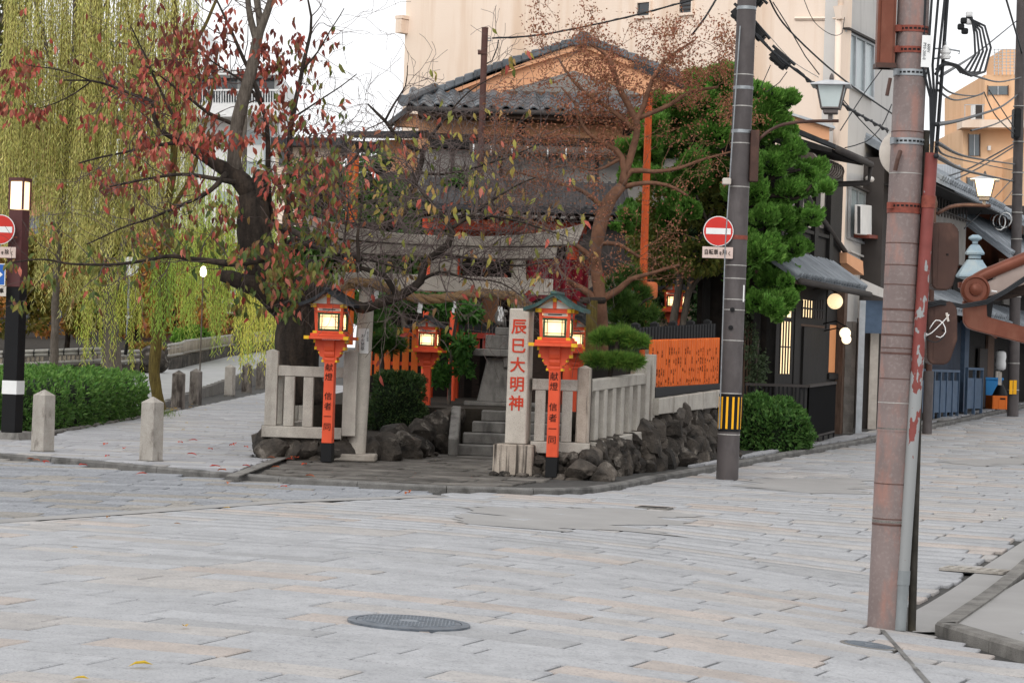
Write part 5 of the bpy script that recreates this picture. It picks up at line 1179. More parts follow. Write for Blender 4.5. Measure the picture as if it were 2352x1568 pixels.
# end of the visible wall: pilaster with ledge
e_ = chit(930, 100)
LL = (chit(930, 90) - CP).to_2d().length
for o in [o for o in cbt.children]: bpy.data.objects.remove(o)
cE = CP + CD * LL
quadslab('wall', [CP + V((0, 0, -.5)), cE + V((0, 0, -.5)), cE + V((0, 0, 15)), CP + V((0, 0, 15))], -CNn * .3, 'cream_wall', cbt)
for (a, c, z0, z1, o) in ((-.10, .10, Zat(925, 46, cE.y), Zat(925, 38, cE.y), .18), (-.08, .08, Zat(925, 78, cE.y), Zat(925, 47, cE.y), .14)):
    q = cE + CD * .0; B().at(Matrix.Translation(q) @ Matrix.Rotation(math.atan2(CD.y, CD.x), 4, 'Z')).box(a, c, -o, .2, z0, z1).make('ledge', 'cream_wall', cbt, world=True)
for px, py, hw, hh in ((1480, 22, 15, 15), (1577, 14, 14, 16)):
    q = chit(px, py, .01); sc = q.y / F; M_ = Matrix.Translation(q) @ face_mat((0, 0, 0), -CD, (0, 0, 1)).to_4x4()
    w_, h_ = hw * sc * 1.2, hh * sc
    wd = B().at(M_); wd.box(-w_, w_, -h_, h_, -.12, .003); wo_ = wd.make('window', 'dark_glass', cbt, world=True)
    fb = B().at(M_)
    for a in ((-w_ - .03, -w_, -h_, h_), (w_, w_ + .03, -h_, h_), (-w_ - .03, w_ + .03, h_, h_ + .03), (-w_ - .04, w_ + .04, -h_ - .05, -h_)): fb.box(*a, -.02, .045)
    fb.make('frame', 'cream_wall', wo_, world=True)
    lv = B().at(M_)
    for k in range(3 if px > 1500 else 1): lv.box(-w_, w_, -h_ * .5 + k * h_ * .6 - .015, -h_ * .5 + k * h_ * .6 + .015, .004, .03)
    lv.make('louvre_bar', 'dark_wall', wo_, world=True)
# hairline crack ledges and downpipe at the corner
q0, q1 = chit(1826, 43, .02), chit(1930, 43, .02); B().tube([q0, q1], .03, 4).make('cable_tray', 'cream_wall', cbt, world=True)
dpx = [hit(1934, y, CP + CNn * .08, CNn) for y in (-30, 20)]
B().tube([hit(1926, 45, CP + CNn * .12, CNn), hit(1918, 450, CP + CNn * .12, CNn)], .055, 10).make('downpipe', 'cream_wall', cbt, world=True, smooth='all'); B().tube([hit(1932, -40, CP + CNn * .12, CNn), hit(1931, 16, CP + CNn * .12, CNn)], .05, 10).make('downpipe', 'cream_wall', cbt, world=True, smooth='all')
a, c = hit(1931, 45, CP + CNn * .14, CNn), hit(1931, 15, CP + CNn * .14, CNn)
B().tube([a, c], [.08, .13], 4).make('rain_hopper', 'cream_wall', cbt, world=True)
# ---- grey side building along the street
gbd = thing('office_building', 'grey rendered building side with aluminium windows behind the black machiya', 'building', CP)
def gface(Y, off=0, z=0): return V((.36 * Y - 9.3, Y, z)) + SN * off
g0, g1 = gface(41.02, .0), gface(47.5, .0)
z1 = 15
quadslab('wall', [g0 + V((0, 0, 2.2)), g1 + V((0, 0, 2.2)), g1 + V((0, 0, z1)), g0 + V((0, 0, z1))], -SN * .3, 'grey_wall', gbd)
def ghit(px, py, off=0): return hit(px, py, CP + SN * off, SN)
def gwin(pts, label, nm=3, m='glass_pale'):
    """pts: image corners lower-left, lower-right, upper-right, upper-left"""
    c = [ghit(*p, .01) for p in pts]; w = B().ext(c, SN * .012).make('window', m, gbd, world=True)
    def lerp2(s, t): return c[0].lerp(c[1], s).lerp(c[3].lerp(c[2], s), t)
    fr = B()
    for s in [i / nm for i in range(nm + 1)]: fr.ext([lerp2(s - .015, 0), lerp2(s + .015, 0), lerp2(s + .015, 1), lerp2(s - .015, 1)], SN * .05)
    for t_ in (0, 1): fr.ext([lerp2(-.03, t_ - .02), lerp2(1.03, t_ - .02), lerp2(1.03, t_ + .02), lerp2(-.03, t_ + .02)], SN * .055)
    fr.make('frame', 'alu', w, world=True); sl = B().ext([lerp2(-.05, 1.02), lerp2(1.05, 1.02), lerp2(1.05, 1.06), lerp2(-.05, 1.06)], SN * .12); sl.make('hood', 'dark_wall', w, world=True)
    return w, lerp2
gwin(((1937, 190), (2001, 228), (2003, 104), (1939, 72)), '')
w2, l2 = gwin(((1947, 546), (1999, 566), (1999, 452), (1949, 430)), '')
ac = thing('air_conditioner', 'rusty edged white window air conditioner in the grey building window', 'air conditioner', ghit(1973, 545))
a = [ghit(x, y, .14) for x, y in ((1962, 538), (1987, 541), (1987, 472), (1963, 470))]
B().ext(a, SN * .12).make('case', 'white_paint', ac, world=True, bevel=.01); B().ext([ghit(x, y, .265) for x, y in ((1969, 536), (1976, 537), (1976, 474), (1969, 473))], SN * .003).make('intake', 'black_paint', ac, world=True)
B().ext([ghit(x, y, .0) for x, y in ((1958, 546), (1989, 549), (1989, 541), (1958, 538))], SN * .3).make('shelf', 'rust_band', ac, world=True)
B().tube([ghit(1992, 410, 0), ghit(1996, 410, .3), ghit(2002, 412, .45)], .05, 8).make('vent_pipe', 'grey_wall', gbd, world=True, smooth='all')
quadslab('band', [ghit(1947, 578, .0), ghit(1998, 600, .0), ghit(1998, 596, .0), ghit(1947, 574, .0)], SN * .06, 'grey_wall', gbd)
# ---- concrete block pier, post and shutter below
bk = thing('block_pier', 'stained concrete block pier beside the black house entrance', 'block wall', hit(1944, 1005, face(40.4, .1), V((0, -1, 0))))
yb_ = 40.45; xb0, xb1 = P(1926, 870, yb_).x, P(1964, 870, yb_).x; zt = Zat(1945, 738, yb_); zb_ = g(xb0, yb_) + .05; nrow = 12
for i in range(nrow):
    za_, zc_ = zb_ + (zt - zb_) * i / nrow, zb_ + (zt - zb_) * (i + 1) / nrow
    cuts = [xb0, xb0 + (xb1 - xb0) * (.72 if i % 2 else .35), xb1]
    for a_, c_ in zip(cuts, cuts[1:]): B().box(a_ + .003, c_ - .003, yb_, yb_ + .25, za_ + .003, zc_ - .003).make('block', 'concrete_block', bk, world=True)
B().box(xb0 + .01, xb1 - .01, yb_ + .01, yb_ + .24, zb_ - .1, zt).make('mortar', 'cement', bk, world=True)
pt = thing('gate_post', 'worn grey metal post right of the block pier', 'post', P(1973, 1005, 40.4)); B().box(P(1966, 900, 40.4).x, P(1980, 900, 40.4).x, 40.3, 40.42, g(5.4, 40.4), Zat(1973, 690, 40.4)).make('post', 'alu', pt, world=True)
sh = thing('entrance_shed', 'small grey side entrance with beige door and blue sheet awning', 'shed', P(2000, 1000, 42))
B().box(P(1981, 800, 42.5).x, P(2050, 800, 42.5).x, 42.6, 42.7, .2, Zat(2000, 660, 42.5)).make('back_wall', 'dark_wall', sh, world=True)
B().box(P(1999, 800, 42.5).x, P(2018, 800, 42.5).x, 42.5, 42.58, .25, Zat(2000, 765, 42.5)).make('door', 'cream_board', sh, world=True)
B().box(P(1985, 800, 42.2).x, P(2040, 800, 42.2).x, 42.2, 42.25, Zat(2000, 765, 42.2), Zat(2000, 690, 42.2)).make('awning_sheet', 'blue_metal', sh, world=True)
B().ext([P(1978, 668, 42), P(2050, 690, 42), P(2050, 672, 42), P(1978, 640, 42)], (0, .1, 0)).make('awning', 'grey_wall', sh, world=True)
quadslab('floor', [V((*gface(40.5, .3).to_tuple()[:2], .2)), V((*gface(46, .3).to_tuple()[:2], .3)), V((*gface(46, -1.5).to_tuple()[:2], .3)), V((*gface(40.5, -1.5).to_tuple()[:2], .2))], (0, 0, .06), 'cement', sh)
quadslab('side_wall', [gface(43, .02, .2), gface(47.5, .02, .2), gface(47.5, .02, 2.3), gface(43, .02, 2.3)], -SN * .3, 'dark_wall', sh)
# ---- black machiya
def mface(Y, off=0, z=0): return face(Y, off, z)
def mhit(px, py, off=0): return hit(px, py, face(36, off), SN)
mc = thing('townhouse', 'black timber townhouse with tiled eaves and lit lattice doors', 'townhouse', face(36.5))
Ya, Yb = mhit(1778, 900).y, mhit(1921, 900).y
ztop = 4.75
def mpanel(name, px0, px1, py0, py1, off, d, m, par=None):
    """panel on the street face: image x limits and heights measured at its middle"""
    a_, c_ = mhit(px0, (py0 + py1) / 2, off), mhit(px1, (py0 + py1) / 2, off); zm0, zm1 = mhit((px0 + px1) / 2, py1, off).z, mhit((px0 + px1) / 2, py0, off).z
    pts = [V((a_.x, a_.y, zm0)), V((c_.x, c_.y, zm0)), V((c_.x, c_.y, zm1)), V((a_.x, a_.y, zm1))]
    return B().ext(pts, SN * (d if d > .04 else d * .4)).make(name, m, par or mc, world=True)
quadslab('wall', [face(Ya, 0, 0), face(Yb, 0, 0), face(Yb, 0, ztop), face(Ya, 0, ztop)], -SN * .15, 'black_timber', mc)
E2 = face(Ya, -.0) - SN * 1.25
quadslab('end_wall', [face(Ya, -.15, 0), V((E2.x, E2.y, 0)), V((E2.x, E2.y, ztop + .6)), face(Ya, -.15, ztop + .6)], SD * .15, 'shade_timber', mc)
for k in range(2):
    q = face(Ya, -.3 - k * .8) - SD * .03; B().box(q.x - .06, q.x + .06, q.y - .03, q.y + .02, 0, ztop).make('post', 'black_timber', mc, world=True)
# street face details
wn = mpanel('window', 1791, 1816, 738, 858, .004, .006, 'warm_window'); 
for i in range(5): mpanel('slat', 1790 + i * 6.2, 1792.2 + i * 6.2, 738, 858, .012, .03, 'black_timber', wn)
mpanel('crossbar', 1790, 1817, 795, 798, .012, .034, 'black_timber', wn)
wn = mpanel('transom_window', 1793, 1817, 688, 728, .004, .006, 'warm_window'); mpanel('slat', 1804, 1807, 688, 728, .012, .03, 'black_timber', wn); mpanel('crossbar', 1793, 1817, 707, 710, .012, .034, 'black_timber', wn)
dr = mpanel('door', 1838, 1892, 752, 890, .004, .05, 'black_timber'); mpanel('door_rail', 1838, 1892, 746, 751, .004, .035, 'brown_timber', dr)
tw = mpanel('transom_window', 1842, 1890, 691, 730, .004, .006, 'warm_window')
for i in range(9): mpanel('slat', 1841 + i * 6, 1843.4 + i * 6, 689, 732, .012, .03, 'dark_wall' if i > 4 else 'black_timber', tw)
mpanel('slat_panel', 1869, 1892, 689, 732, .011, .004, 'dark_wall', tw); mpanel('crossbar', 1840, 1892, 708, 712, .012, .034, 'black_timber', tw)
for px in (1783, 1826, 1834, 1898): mpanel('post', px - 4, px + 4, 660, 1000, .004, .03, 'black_timber')
lit = mpanel('lit_niche', 1900, 1918, 746, 855, .004, .02, 'glow_wall'); mpanel('lit_rail', 1898, 1920, 857, 870, .004, .05, 'black_timber')
mpanel('side_post', 1919, 1926, 670, 1005, .0, .12, 'brown_timber')
# lower eave with round tiles
ez0 = mhit(1900, 652, .55).z; ez1 = ez0 + .42
Ye0, Ye1 = mhit(1838, 640, .6).y - .1, mhit(1992, 664, .6).y
ev = B().ext([face(Ye0, .62, ez0 - .03), face(Ye0, .62, ez0 + .02), face(Ye0, .02, ez1), face(Ye0, .02, ez1 - .08)], SD * ((Ye1 - Ye0) / SD.y)).make('lower_eave', 'roof_tile', mc, world=True)
tl = B().tube([V((0, .64, ez0 + .035)), V((0, .02, ez1 + .03))], .055, 8).mesh('eave_tile', 'roof_tile_light', smooth=.9)
nt_ = 26
for i in range(nt_):
    y = Ye0 + (Ye1 - Ye0) * (i + .5) / nt_; p = face(y, 0, 0); m_ = Matrix(((SD.x, SN.x, 0, p.x), (SD.y, SN.y, 0, p.y), (0, 0, 1, 0), (0, 0, 0, 1)))
    link('eave_tile', tl, ev).matrix_local = basis(ev).inverted() @ m_
B().tube([face(Ye0, .68, ez0 - .05), face(Ye1 + .05, .68, ez0 - .07)], .05, 8).make('gutter', 'dark_wall', mc, world=True, smooth='all')
B().ext([face(Ye0, .6, ez0 - .09), face(Ye0, .6, ez0 - .04), face(Ye0, 0, ez0 + .1), face(Ye0, 0, ez0 - .0)], SD * ((Ye1 - Ye0) / SD.y)).make('soffit', 'brown_timber', mc, world=True)
# upper storey
zsill = ez1 + .06
for i, (pxa, pxb) in enumerate(((1838, 1864), (1868, 1902))): mpanel('upper_panel', pxa, pxb, 536, 612, .004, .03, 'black_timber')
for pxa, pxb in ((1790, 1802), (1808, 1824), (1832, 1846), (1858, 1866), (1884, 1893), (1872, 1879)):
    mpanel('curtain_window', pxa, pxb, 425, 524, .004, .008, 'cream_board')
for px in (1829, 1867, 1902): mpanel('upper_post', px - 4, px + 4, 400, 622, .004, .07, 'black_timber')
mpanel('upper_rail', 1780, 1905, 526, 534, .004, .06, 'black_timber'); mpanel('sill', 1780, 1908, 612, 624, .004, .09, 'dark_wall')
uz = mhit(1950, 358, .9).z
Yu0, Yu1 = Ya - .6, mhit(2003, 380, .95).y
def sweep(name, prof, y0, y1, m, **k): return B().ext([face(y0, o, z) for o, z in prof], SD * ((y1 - y0) / SD.y)).make(name, m, mc, world=True, **k)
sweep('upper_roof', [(.95, uz), (.95, uz + .06), (-2.2, uz + 1.35), (-2.2, uz + 1.2)], Yu0, Yu1, 'dark_roofing')
sweep('upper_soffit', [(.9, uz - .06), (.9, uz - .005), (0, uz + .28), (0, uz + .1)], Yu0, Yu1 - .1, 'black_timber')
B().tube([face(Yu0, 1.0, uz - .02), face(Yu1, 1.0, uz - .03)], .055, 8).make('gutter', 'dark_wall', mc, world=True, smooth='all')
B().tube([face(Yu1, 1.0, uz - .03), face(Yu1, .97, uz - .32), face(Yu1 - .25, .15, uz - .38), face(Yu1 - .6, .08, uz - .5), face(Yb + .05, .06, ez1 + .25)], .045, 8).make('downpipe', 'dark_wall', mc, world=True, smooth='all')
sp = [face(Yu0 + (Yu1 - .4 - Yu0) * i / 60, .55, uz - .18) for i in range(61)]
B().tube(sp, [.12 if i % 4 else .127 for i in range(61)], 12).make('rolled_blind', 'blind', mc, world=True, smooth=.4)
for i in range(12): 
    q = face(Yu0 + (Yu1 - .5 - Yu0) * (i + .5) / 12, .55, uz - .18); B().tube([q - SD * .008, q + SD * .008], .130, 12).make('blind_cord', 'cream_board', mc, world=True)
quadslab('end_patch', [mhit(1945, 604, .12), mhit(1984, 632, .12), mhit(1982, 600, .12), mhit(1945, 580, .12)], -SN * .3, 'peach_wall', mc)
# brick coloured roof corner just above
rc = thing('side_roof', 'small orange plastered roof corner above the upper eave', 'roof', P(1880, 300, 40.2)); B().ext([P(1815, 263, 40.2), P(1905, 292, 40.2), P(1905, 322, 40.2), P(1870, 316, 40.2), P(1815, 300, 40.2)], (0, .3, 0)).make('plaster', 'peach_wall', rc, world=True); B().ext([P(1815, 258, 40.1), P(1918, 290, 40.1), P(1918, 296, 40.1), P(1815, 264, 40.1)], (0, .5, 0)).make('ridge', 'alu', rc, world=True)
# globe lamps
for px, py, r, mm, lb, off in ((1918, 692, 18, 'globe', 'largest round white lamp hanging under the tiled eave', .45), (1941, 765, 13, 'globe_hot', 'upper of the two small bright globe lamps by the block pier', .4), (1944, 779, 11, 'globe_hot', 'lower of the two small bright globe lamps by the block pier', .42)):
    q = mhit(px, py, off); t = thing('globe_lamp', lb, 'lamp', q); rr_ = px2m(r, q.y)
    bm_ = bmesh.new(); bmesh.ops.create_uvsphere(bm_, u_segments=24, v_segments=14, radius=rr_); me = bpy.data.meshes.new('globe'); bm_.to_mesh(me); bm_.free(); me.shade_smooth(); me.materials.append(MATS[mm]); link('globe', me, t)
    B().lathe([(.03, 0), (.03, .03)], (0, 0, rr_), 10).make('cap', 'black_paint', t); B().tube([(0, 0, rr_ + .02), (-.15, .02, rr_ + .1), (-.35, .1, rr_ + .05)], .012, 6).make('arm', 'black_paint', t)
# railing
rg = thing('iron_railing', 'black picket railing round the entrance of the black townhouse', 'railing', on(G(1852, 1031), .05))
Q0 = on(G(1852, 1031), .05); Q1 = on(G(1914, 1014), .05); Qm = V((P(1712, 890, Q0.y - .1).x, Q0.y - .1, Q0.z)); hR = .9
def rail3(a, c, z, h, w): 
    d = (c - a).normalized(); nn = V((-d.y, d.x, 0)) * w / 2; B().ext([a + V((0, 0, z)) - nn, c + V((0, 0, z)) - nn, c + V((0, 0, z)) + nn, a + V((0, 0, z)) + nn], (0, 0, h)).make('rail', 'dark_wall', rg, world=True)
for a, c in ((Qm, Q0), (Q0, Q1)):
    rail3(a, c, hR - .03, .04, .05); rail3(a, c, .1, .03, .03); n = int((c - a).length / .062)
    for i in range(n + 1):
        p = a.lerp(c, i / n); B().box(p.x - .012, p.x + .012, p.y - .012, p.y + .012, p.z + (.02 if i % 8 == 0 else .09), p.z + hR - .03).make('picket', 'black_paint', rg, world=True)
ls = thing('lattice_screen', 'brown wooden lattice screen between the hedge and black townhouse', 'screen', P(1735, 920, 36.4))
for i in range(10):
    px = 1703 + i * 7; B().box(P(px, 820, 36.4).x - .014, P(px, 820, 36.4).x + .014, 36.38, 36.41, .2, Zat(px, 738, 36.4)).make('slat', 'brown_timber', ls, world=True)
for py in (792, 852, 905): B().box(P(1700, 820, 36.4).x, P(1772, 820, 36.4).x, 36.412, 36.44, Zat(1735, py + 3, 36.4), Zat(1735, py - 3, 36.4)).make('rail', 'black_timber', ls, world=True)
B().box(P(1690, 820, 37).x, P(1790, 820, 37).x, 36.9, 37.0, .0, Zat(1735, 700, 37)).make('backing', 'black_timber', ls, world=True)

# ---- peach house with tiled gable behind the shrine
YH = 42.4
hs_ = thing('tiled_house', 'peach plastered house with grey tiled gable roof and dark beams', 'house', P(1250, 900, YH))
X = lambda px, py=300: P(px, py, YH).x
Zh = lambda px, py: Zat(px, py, YH)
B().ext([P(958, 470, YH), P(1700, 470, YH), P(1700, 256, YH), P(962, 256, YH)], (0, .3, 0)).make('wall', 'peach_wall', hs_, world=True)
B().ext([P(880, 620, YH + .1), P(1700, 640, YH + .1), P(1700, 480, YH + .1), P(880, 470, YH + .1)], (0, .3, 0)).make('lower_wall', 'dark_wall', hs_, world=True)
yg = YH + .5
apx, apy = 1340, 100
B().ext([P(985, 222, yg), P(1700, 245, yg), P(apx, apy + 8, yg)], (0, .25, 0)).make('gable_wall', 'peach_wall', hs_, world=True)
B().ext([P(1160, 210, yg - .02), P(1480, 220, yg - .02), P(1318, 163, yg - .02)], (0, -.03, 0)).make('gable_louvre', 'cement', hs_, world=True); B().ext([P(1155, 216, yg - .03), P(1490, 226, yg - .03), P(1490, 219, yg - .03), P(1155, 209, yg - .03)], (0, -.05, 0)).make('gable_beam', 'brown_timber', hs_, world=True)
tile = None
def pantile(w, l, name='roof_tile', m='roof_tile'):
    n = 6; vs = []; 
    for j, (y, dz) in enumerate(((0, .03), (l, 0))):
        for i in range(n + 1):
            t = i / n; x = (t - .5) * w; z = .035 * math.sin(t * 2 * math.pi) + .01; vs.append((x, y, z + dz))
    k = n + 1; vs += [(v_[0], v_[1], v_[2] - .025) for v_ in vs[:k]]
    b = B().add(vs, [(i, i + 1, k + i + 1, k + i) for i in range(n)] + [(2 * k + i, 2 * k + i + 1, i + 1, i) for i in range(n)]); return b.mesh(name, m, smooth=.9)
# skirt roof below the gable
pw = .24; sx0, sx1 = X(936), X(1560); ncol = int((sx1 - sx0) / pw); nrow = 5
sz0, sz1 = Zh(1200, 256) , Zh(1200, 214) ; sd = 1.0
B().ext([V((sx0, YH - .75, sz0 - .05)), V((sx1, YH - .75, sz0 - .05)), V((sx1, YH + .45, sz1 + .02)), V((sx0, YH + .45, sz1 + .02))], (0, 0, -.06)).make('skirt_roof', 'roof_tile', hs_, world=True)
sk_ = hs_.children[-1] if hs_.children[-1].name.startswith('skirt') else [c_ for c_ in hs_.children if c_.name.startswith('skirt')][0]
pm = pantile(pw * 1.04, .32)
sl_ang = math.atan2(sz1 - sz0 + .07, 1.2)
for r_ in range(nrow):
    for k in range(ncol):
        x = sx0 + (k + .5) * pw; y = YH - .78 + r_ * .245; z = sz0 - .04 + (y - YH + .75) / 1.2 * (sz1 - sz0 + .07) + R.uniform(-.004, .004)
        link('roof_tile', pm, sk_).matrix_local = basis(sk_).inverted() @ Matrix.Translation((x, y, z)) @ Matrix.Rotation(sl_ang + .06, 4, 'X')
B().tube([V((sx0, YH - .82, sz0 - .10)), V((sx1, YH - .82, sz0 - .10))], .045, 8).make('gutter', 'dark_wall', hs_, world=True, smooth='all')
B().ext([V((sx0 + .2, YH - .7, sz0 - .2)), V((sx1, YH - .7, sz0 - .2)), V((sx1, YH - .7, sz0 - .08)), V((sx0 + .2, YH - .7, sz0 - .08))], (0, .7, 0)).make('soffit', 'brown_timber', hs_, world=True)
# corner ridge of the skirt roof at its end
B().tube([V((sx0 - .05, YH - .8, sz0 + .02)), V((sx0 + .1, YH - .4, sz0 + .16)), V((sx0 + .45, YH + .4, sz1 + .1))], [.09, .085, .08], 8).make('corner_ridge', 'roof_tile', hs_, world=True, smooth=.7)
B().lathe([(.1, -.03), (.1, .03)], n=16).at(Matrix()).make('ridge_end', 'roof_tile', hs_)
o_ = [c_ for c_ in hs_.children if c_.name.startswith('ridge_end')][0]; o_.matrix_local = basis(hs_).inverted() @ Matrix.Translation((sx0 - .05, YH - .85, sz0 + .03)) @ Matrix.Rotation(math.pi / 2, 4, 'X')
# gable verge tiles
def verge(a, c, n):
    d = (c - a); w_ = V((0, 0, 1))
    base_ = B().ext([a, c, c + V((0, 0, -.10)), a + V((0, 0, -.10))], (0, .35, 0)).make('verge_board', 'peach_wall', hs_, world=True)
    for i in range(n):
        p = a.lerp(c, i / n); q = a.lerp(c, (i + 1.03) / n)
        B().ext([p + V((0, -.06, 0)), q + V((0, -.06, -.0)), q + V((0, -.06, .13)), p + V((0, -.06, .16))], (0, .5, 0)).make('verge_tile', 'roof_tile', hs_, world=True, bevel=.02)
yv = yg - .1
verge(P(958, 236, yv), P(1130, 165, yv), 8); verge(P(1130, 165, yv), P(apx - 8, apy, yv), 9); verge(P(1560, 182, yv), P(apx + 8, apy, yv), 9); verge(P(1700, 250, yv), P(1560, 182, yv), 6)
B().ext([P(1318, 105, yv - .1), P(1362, 106, yv - .1), P(1364, 88, yv - .1), P(1352, 74, yv - .1), P(1330, 73, yv - .1), P(1316, 88, yv - .1)], (0, .3, 0)).make('ridge_ornament', 'roof_tile', hs_, world=True, bevel=.02)
for s_, px in ((1, 958), (-1, 1700)):
    B().ext([P(px, 236 if s_ > 0 else 250, yv), P(apx, apy - 6, yv), P(apx, apy - 6, yv) + V((0, 1.6, .0)), P(px, 236 if s_ > 0 else 250, yv) + V((0, 1.6, 0))], (0, 0, .06)).make('roof_slope', 'roof_tile', hs_, world=True)
# beams and posts on the upper wall
def hbar(py0, py1, px0, px1, m, name, d=.05, par=None): return B().ext([P(px0, py1 + (px0 - 1200) * .034, YH - .001), P(px1, py1 + (px1 - 1200) * .034, YH - .001), P(px1, py0 + (px1 - 1200) * .034, YH - .001), P(px0, py0 + (px0 - 1200) * .034, YH - .001)], (0, -d, 0)).make(name, m, par or hs_, world=True)
hbar(313, 324, 965, 1690, 'brown_timber', 'beam'); hbar(265, 271, 965, 1690, 'brown_timber', 'beam')
for px in (1196, 1440): B().ext([P(px - 10, 312, YH), P(px + 10, 312, YH), P(px + 11, 271, YH), P(px - 9, 271, YH)], (0, -.045, 0)).make('post', 'black_timber', hs_, world=True)
hbar(330, 348, 985, 1690, 'black_timber', 'lower_eave', .35)
B().tube([P(1078, 341, YH - .5), P(1480, 355, YH - .5)], .09, 12).make('rolled_blind', 'blind', hs_, world=True, smooth=.5)
for px in (1088, 1128, 1176, 1212, 1258, 1300, 1345): q = P(px, 343 + (px - 1088) * .034, YH - .5); B().tube([q - V((.012, 0, 0)), q + V((.012, 0, 0))], .10, 12).make('blind_cord', 'white_paint', hs_, world=True)
hbar(352, 500, 960, 1690, 'cement', 'grey_lower_face', .2)  # grey cement wall under the lower eave
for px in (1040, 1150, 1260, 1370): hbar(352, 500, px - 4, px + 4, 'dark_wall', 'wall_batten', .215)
# lower wing to the left
lwg = thing('house_wing', 'low peach wing with black eave left of the tiled house', 'house', P(900, 600, 43))
B().ext([P(862, 520, 43), P(960, 520, 43), P(965, 320, 43), P(866, 322, 43)], (0, .2, 0)).make('wall', 'peach_wall', lwg, world=True)
B().ext([P(800, 312, 42.4), P(985, 316, 42.4), P(985, 300, 42.4), P(795, 302, 42.4)], (0, 1.5, .1)).make('eave', 'dark_roofing', lwg, world=True); B().ext([P(905, 290, 42.6), P(985, 294, 42.6), P(985, 262, 42.6), P(915, 262, 42.6)], (0, .2, 0)).make('upper_wall', 'peach_wall', lwg, world=True)
B().ext([P(885, 283, 42.4), P(940, 240, 42.4), P(945, 250, 42.4), P(890, 292, 42.4)], (0, .5, 0)).make('verge', 'roof_tile', lwg, world=True)
B().ext([P(785, 345, 42.8), P(870, 350, 42.8), P(870, 326, 42.8), P(785, 322, 42.8)], (0, .3, 0)).make('lower_eave', 'black_timber', lwg, world=True)
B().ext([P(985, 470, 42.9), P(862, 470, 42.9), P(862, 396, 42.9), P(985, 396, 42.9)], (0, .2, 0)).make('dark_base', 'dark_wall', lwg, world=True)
# wavy tiled wall roof by the hall
tw_ = thing('tiled_wall', 'low wall capped with pale wavy tiles beside the crimson curtain', 'wall', P(1370, 900, 39.6))
B().box(P(1290, 800, 39.9).x, P(1440, 800, 39.9).x, 39.9, 40.05, .6, Zat(1370, 742, 39.9)).make('wall', 'dark_wall', tw_, world=True)
pm2 = pantile(.27, .34, m='roof_tile_light'); ang = rad(38)
for r_ in range(4):
    for k in range(5):
        q = P(1338, 742, 39.5); link('roof_tile', pm2, tw_).matrix_local = basis(tw_).inverted() @ Matrix.Translation((q.x + (k - 1) * .26, 39.4 + r_ * .18, q.z + r_ * .13)) @ Matrix.Rotation(ang, 4, 'X')
# ---- white apartment block far left behind the cherry
YWb = 112
wb = thing('apartment_building', 'distant white apartment block with railed balcony behind the cherry crown', 'building', P(540, 600, YWb))
def flat(par, name, x0, x1, y0, y1, Y, m, d=.6, off=0): return B().ext([P(x0, y1, Y - off), P(x1, y1, Y - off), P(x1, y0, Y - off), P(x0, y0, Y - off)], (0, d, 0)).make(name, m, par, world=True)
flat(wb, 'wall', 380, 640, 168, 720, YWb, 'white_paint', 8); flat(wb, 'wall', 400, 466, 60, 170, YWb + 1, 'white_paint', 6)
for x0, x1 in ((392, 428), (436, 470), (474, 505), (510, 545), (552, 600), (604, 630)):
    w_ = flat(wb, 'window', x0, x1, 176, 235, YWb, 'dark_glass', .02, .03); flat(wb, 'frame', x0 - 2, x0, 174, 237, YWb, 'alu', .05, .08).parent = None if False else wb
flat(wb, 'slab', 375, 645, 160, 172, YWb, 'white_paint', 1.5, 1.4); flat(wb, 'slab', 375, 645, 238, 268, YWb, 'white_paint', 1.5, 1.4)
for i in range(44): x = 380 + i * 6; flat(wb, 'baluster', x, x + 1.6, 208, 239, YWb, 'white_paint', .05, 1.35)
flat(wb, 'handrail', 375, 645, 205, 209, YWb, 'white_paint', .1, 1.4)
for y0 in (300, 370, 440):
    for x0 in (430, 500, 560): w_ = flat(wb, 'window', x0, x0 + 40, y0, y0 + 32, YWb, 'glass_pale', .02, .03)
flat(wb, 'downpipe', 606, 610, 270, 560, YWb, 'glass_pale', .1, .15); flat(wb, 'downpipe', 617, 621, 270, 560, YWb, 'glass_pale', .1, .15)
nb = thing('house', 'distant pale cream house beside the white apartment block', 'house', P(690, 600, 105)); flat(nb, 'wall', 632, 770, 330, 700, 105, 'cream_wall', 5); flat(nb, 'roof', 622, 790, 316, 334, 104, 'dark_roofing', 7); flat(nb, 'window', 640, 660, 350, 380, 105, 'dark_glass', .02, .03)
# ---- house at the left edge
lh = thing('house', 'pink plastered house with slate roof at the left frame edge', 'house', P(20, 800, 128))
flat(lh, 'wall', -260, 92, 270, 820, 128, 'peach_wall', 6); B().ext([P(-270, 290, 127), P(118, 300, 127), P(60, 246, 132), P(-270, 236, 132)], (0, 0, .25)).make('roof', 'roof_tile', lh, world=True)
B().ext([P(-270, 405, 126), P(125, 425, 126), P(70, 372, 128.2), P(-270, 362, 128.2)], (0, 0, .2)).make('lower_roof', 'roof_tile', lh, world=True); flat(lh, 'window', 5, 30, 325, 350, 128, 'dark_glass', .02, .03); flat(lh, 'beam', -260, 95, 390, 400, 128, 'brown_timber', .1, .1)
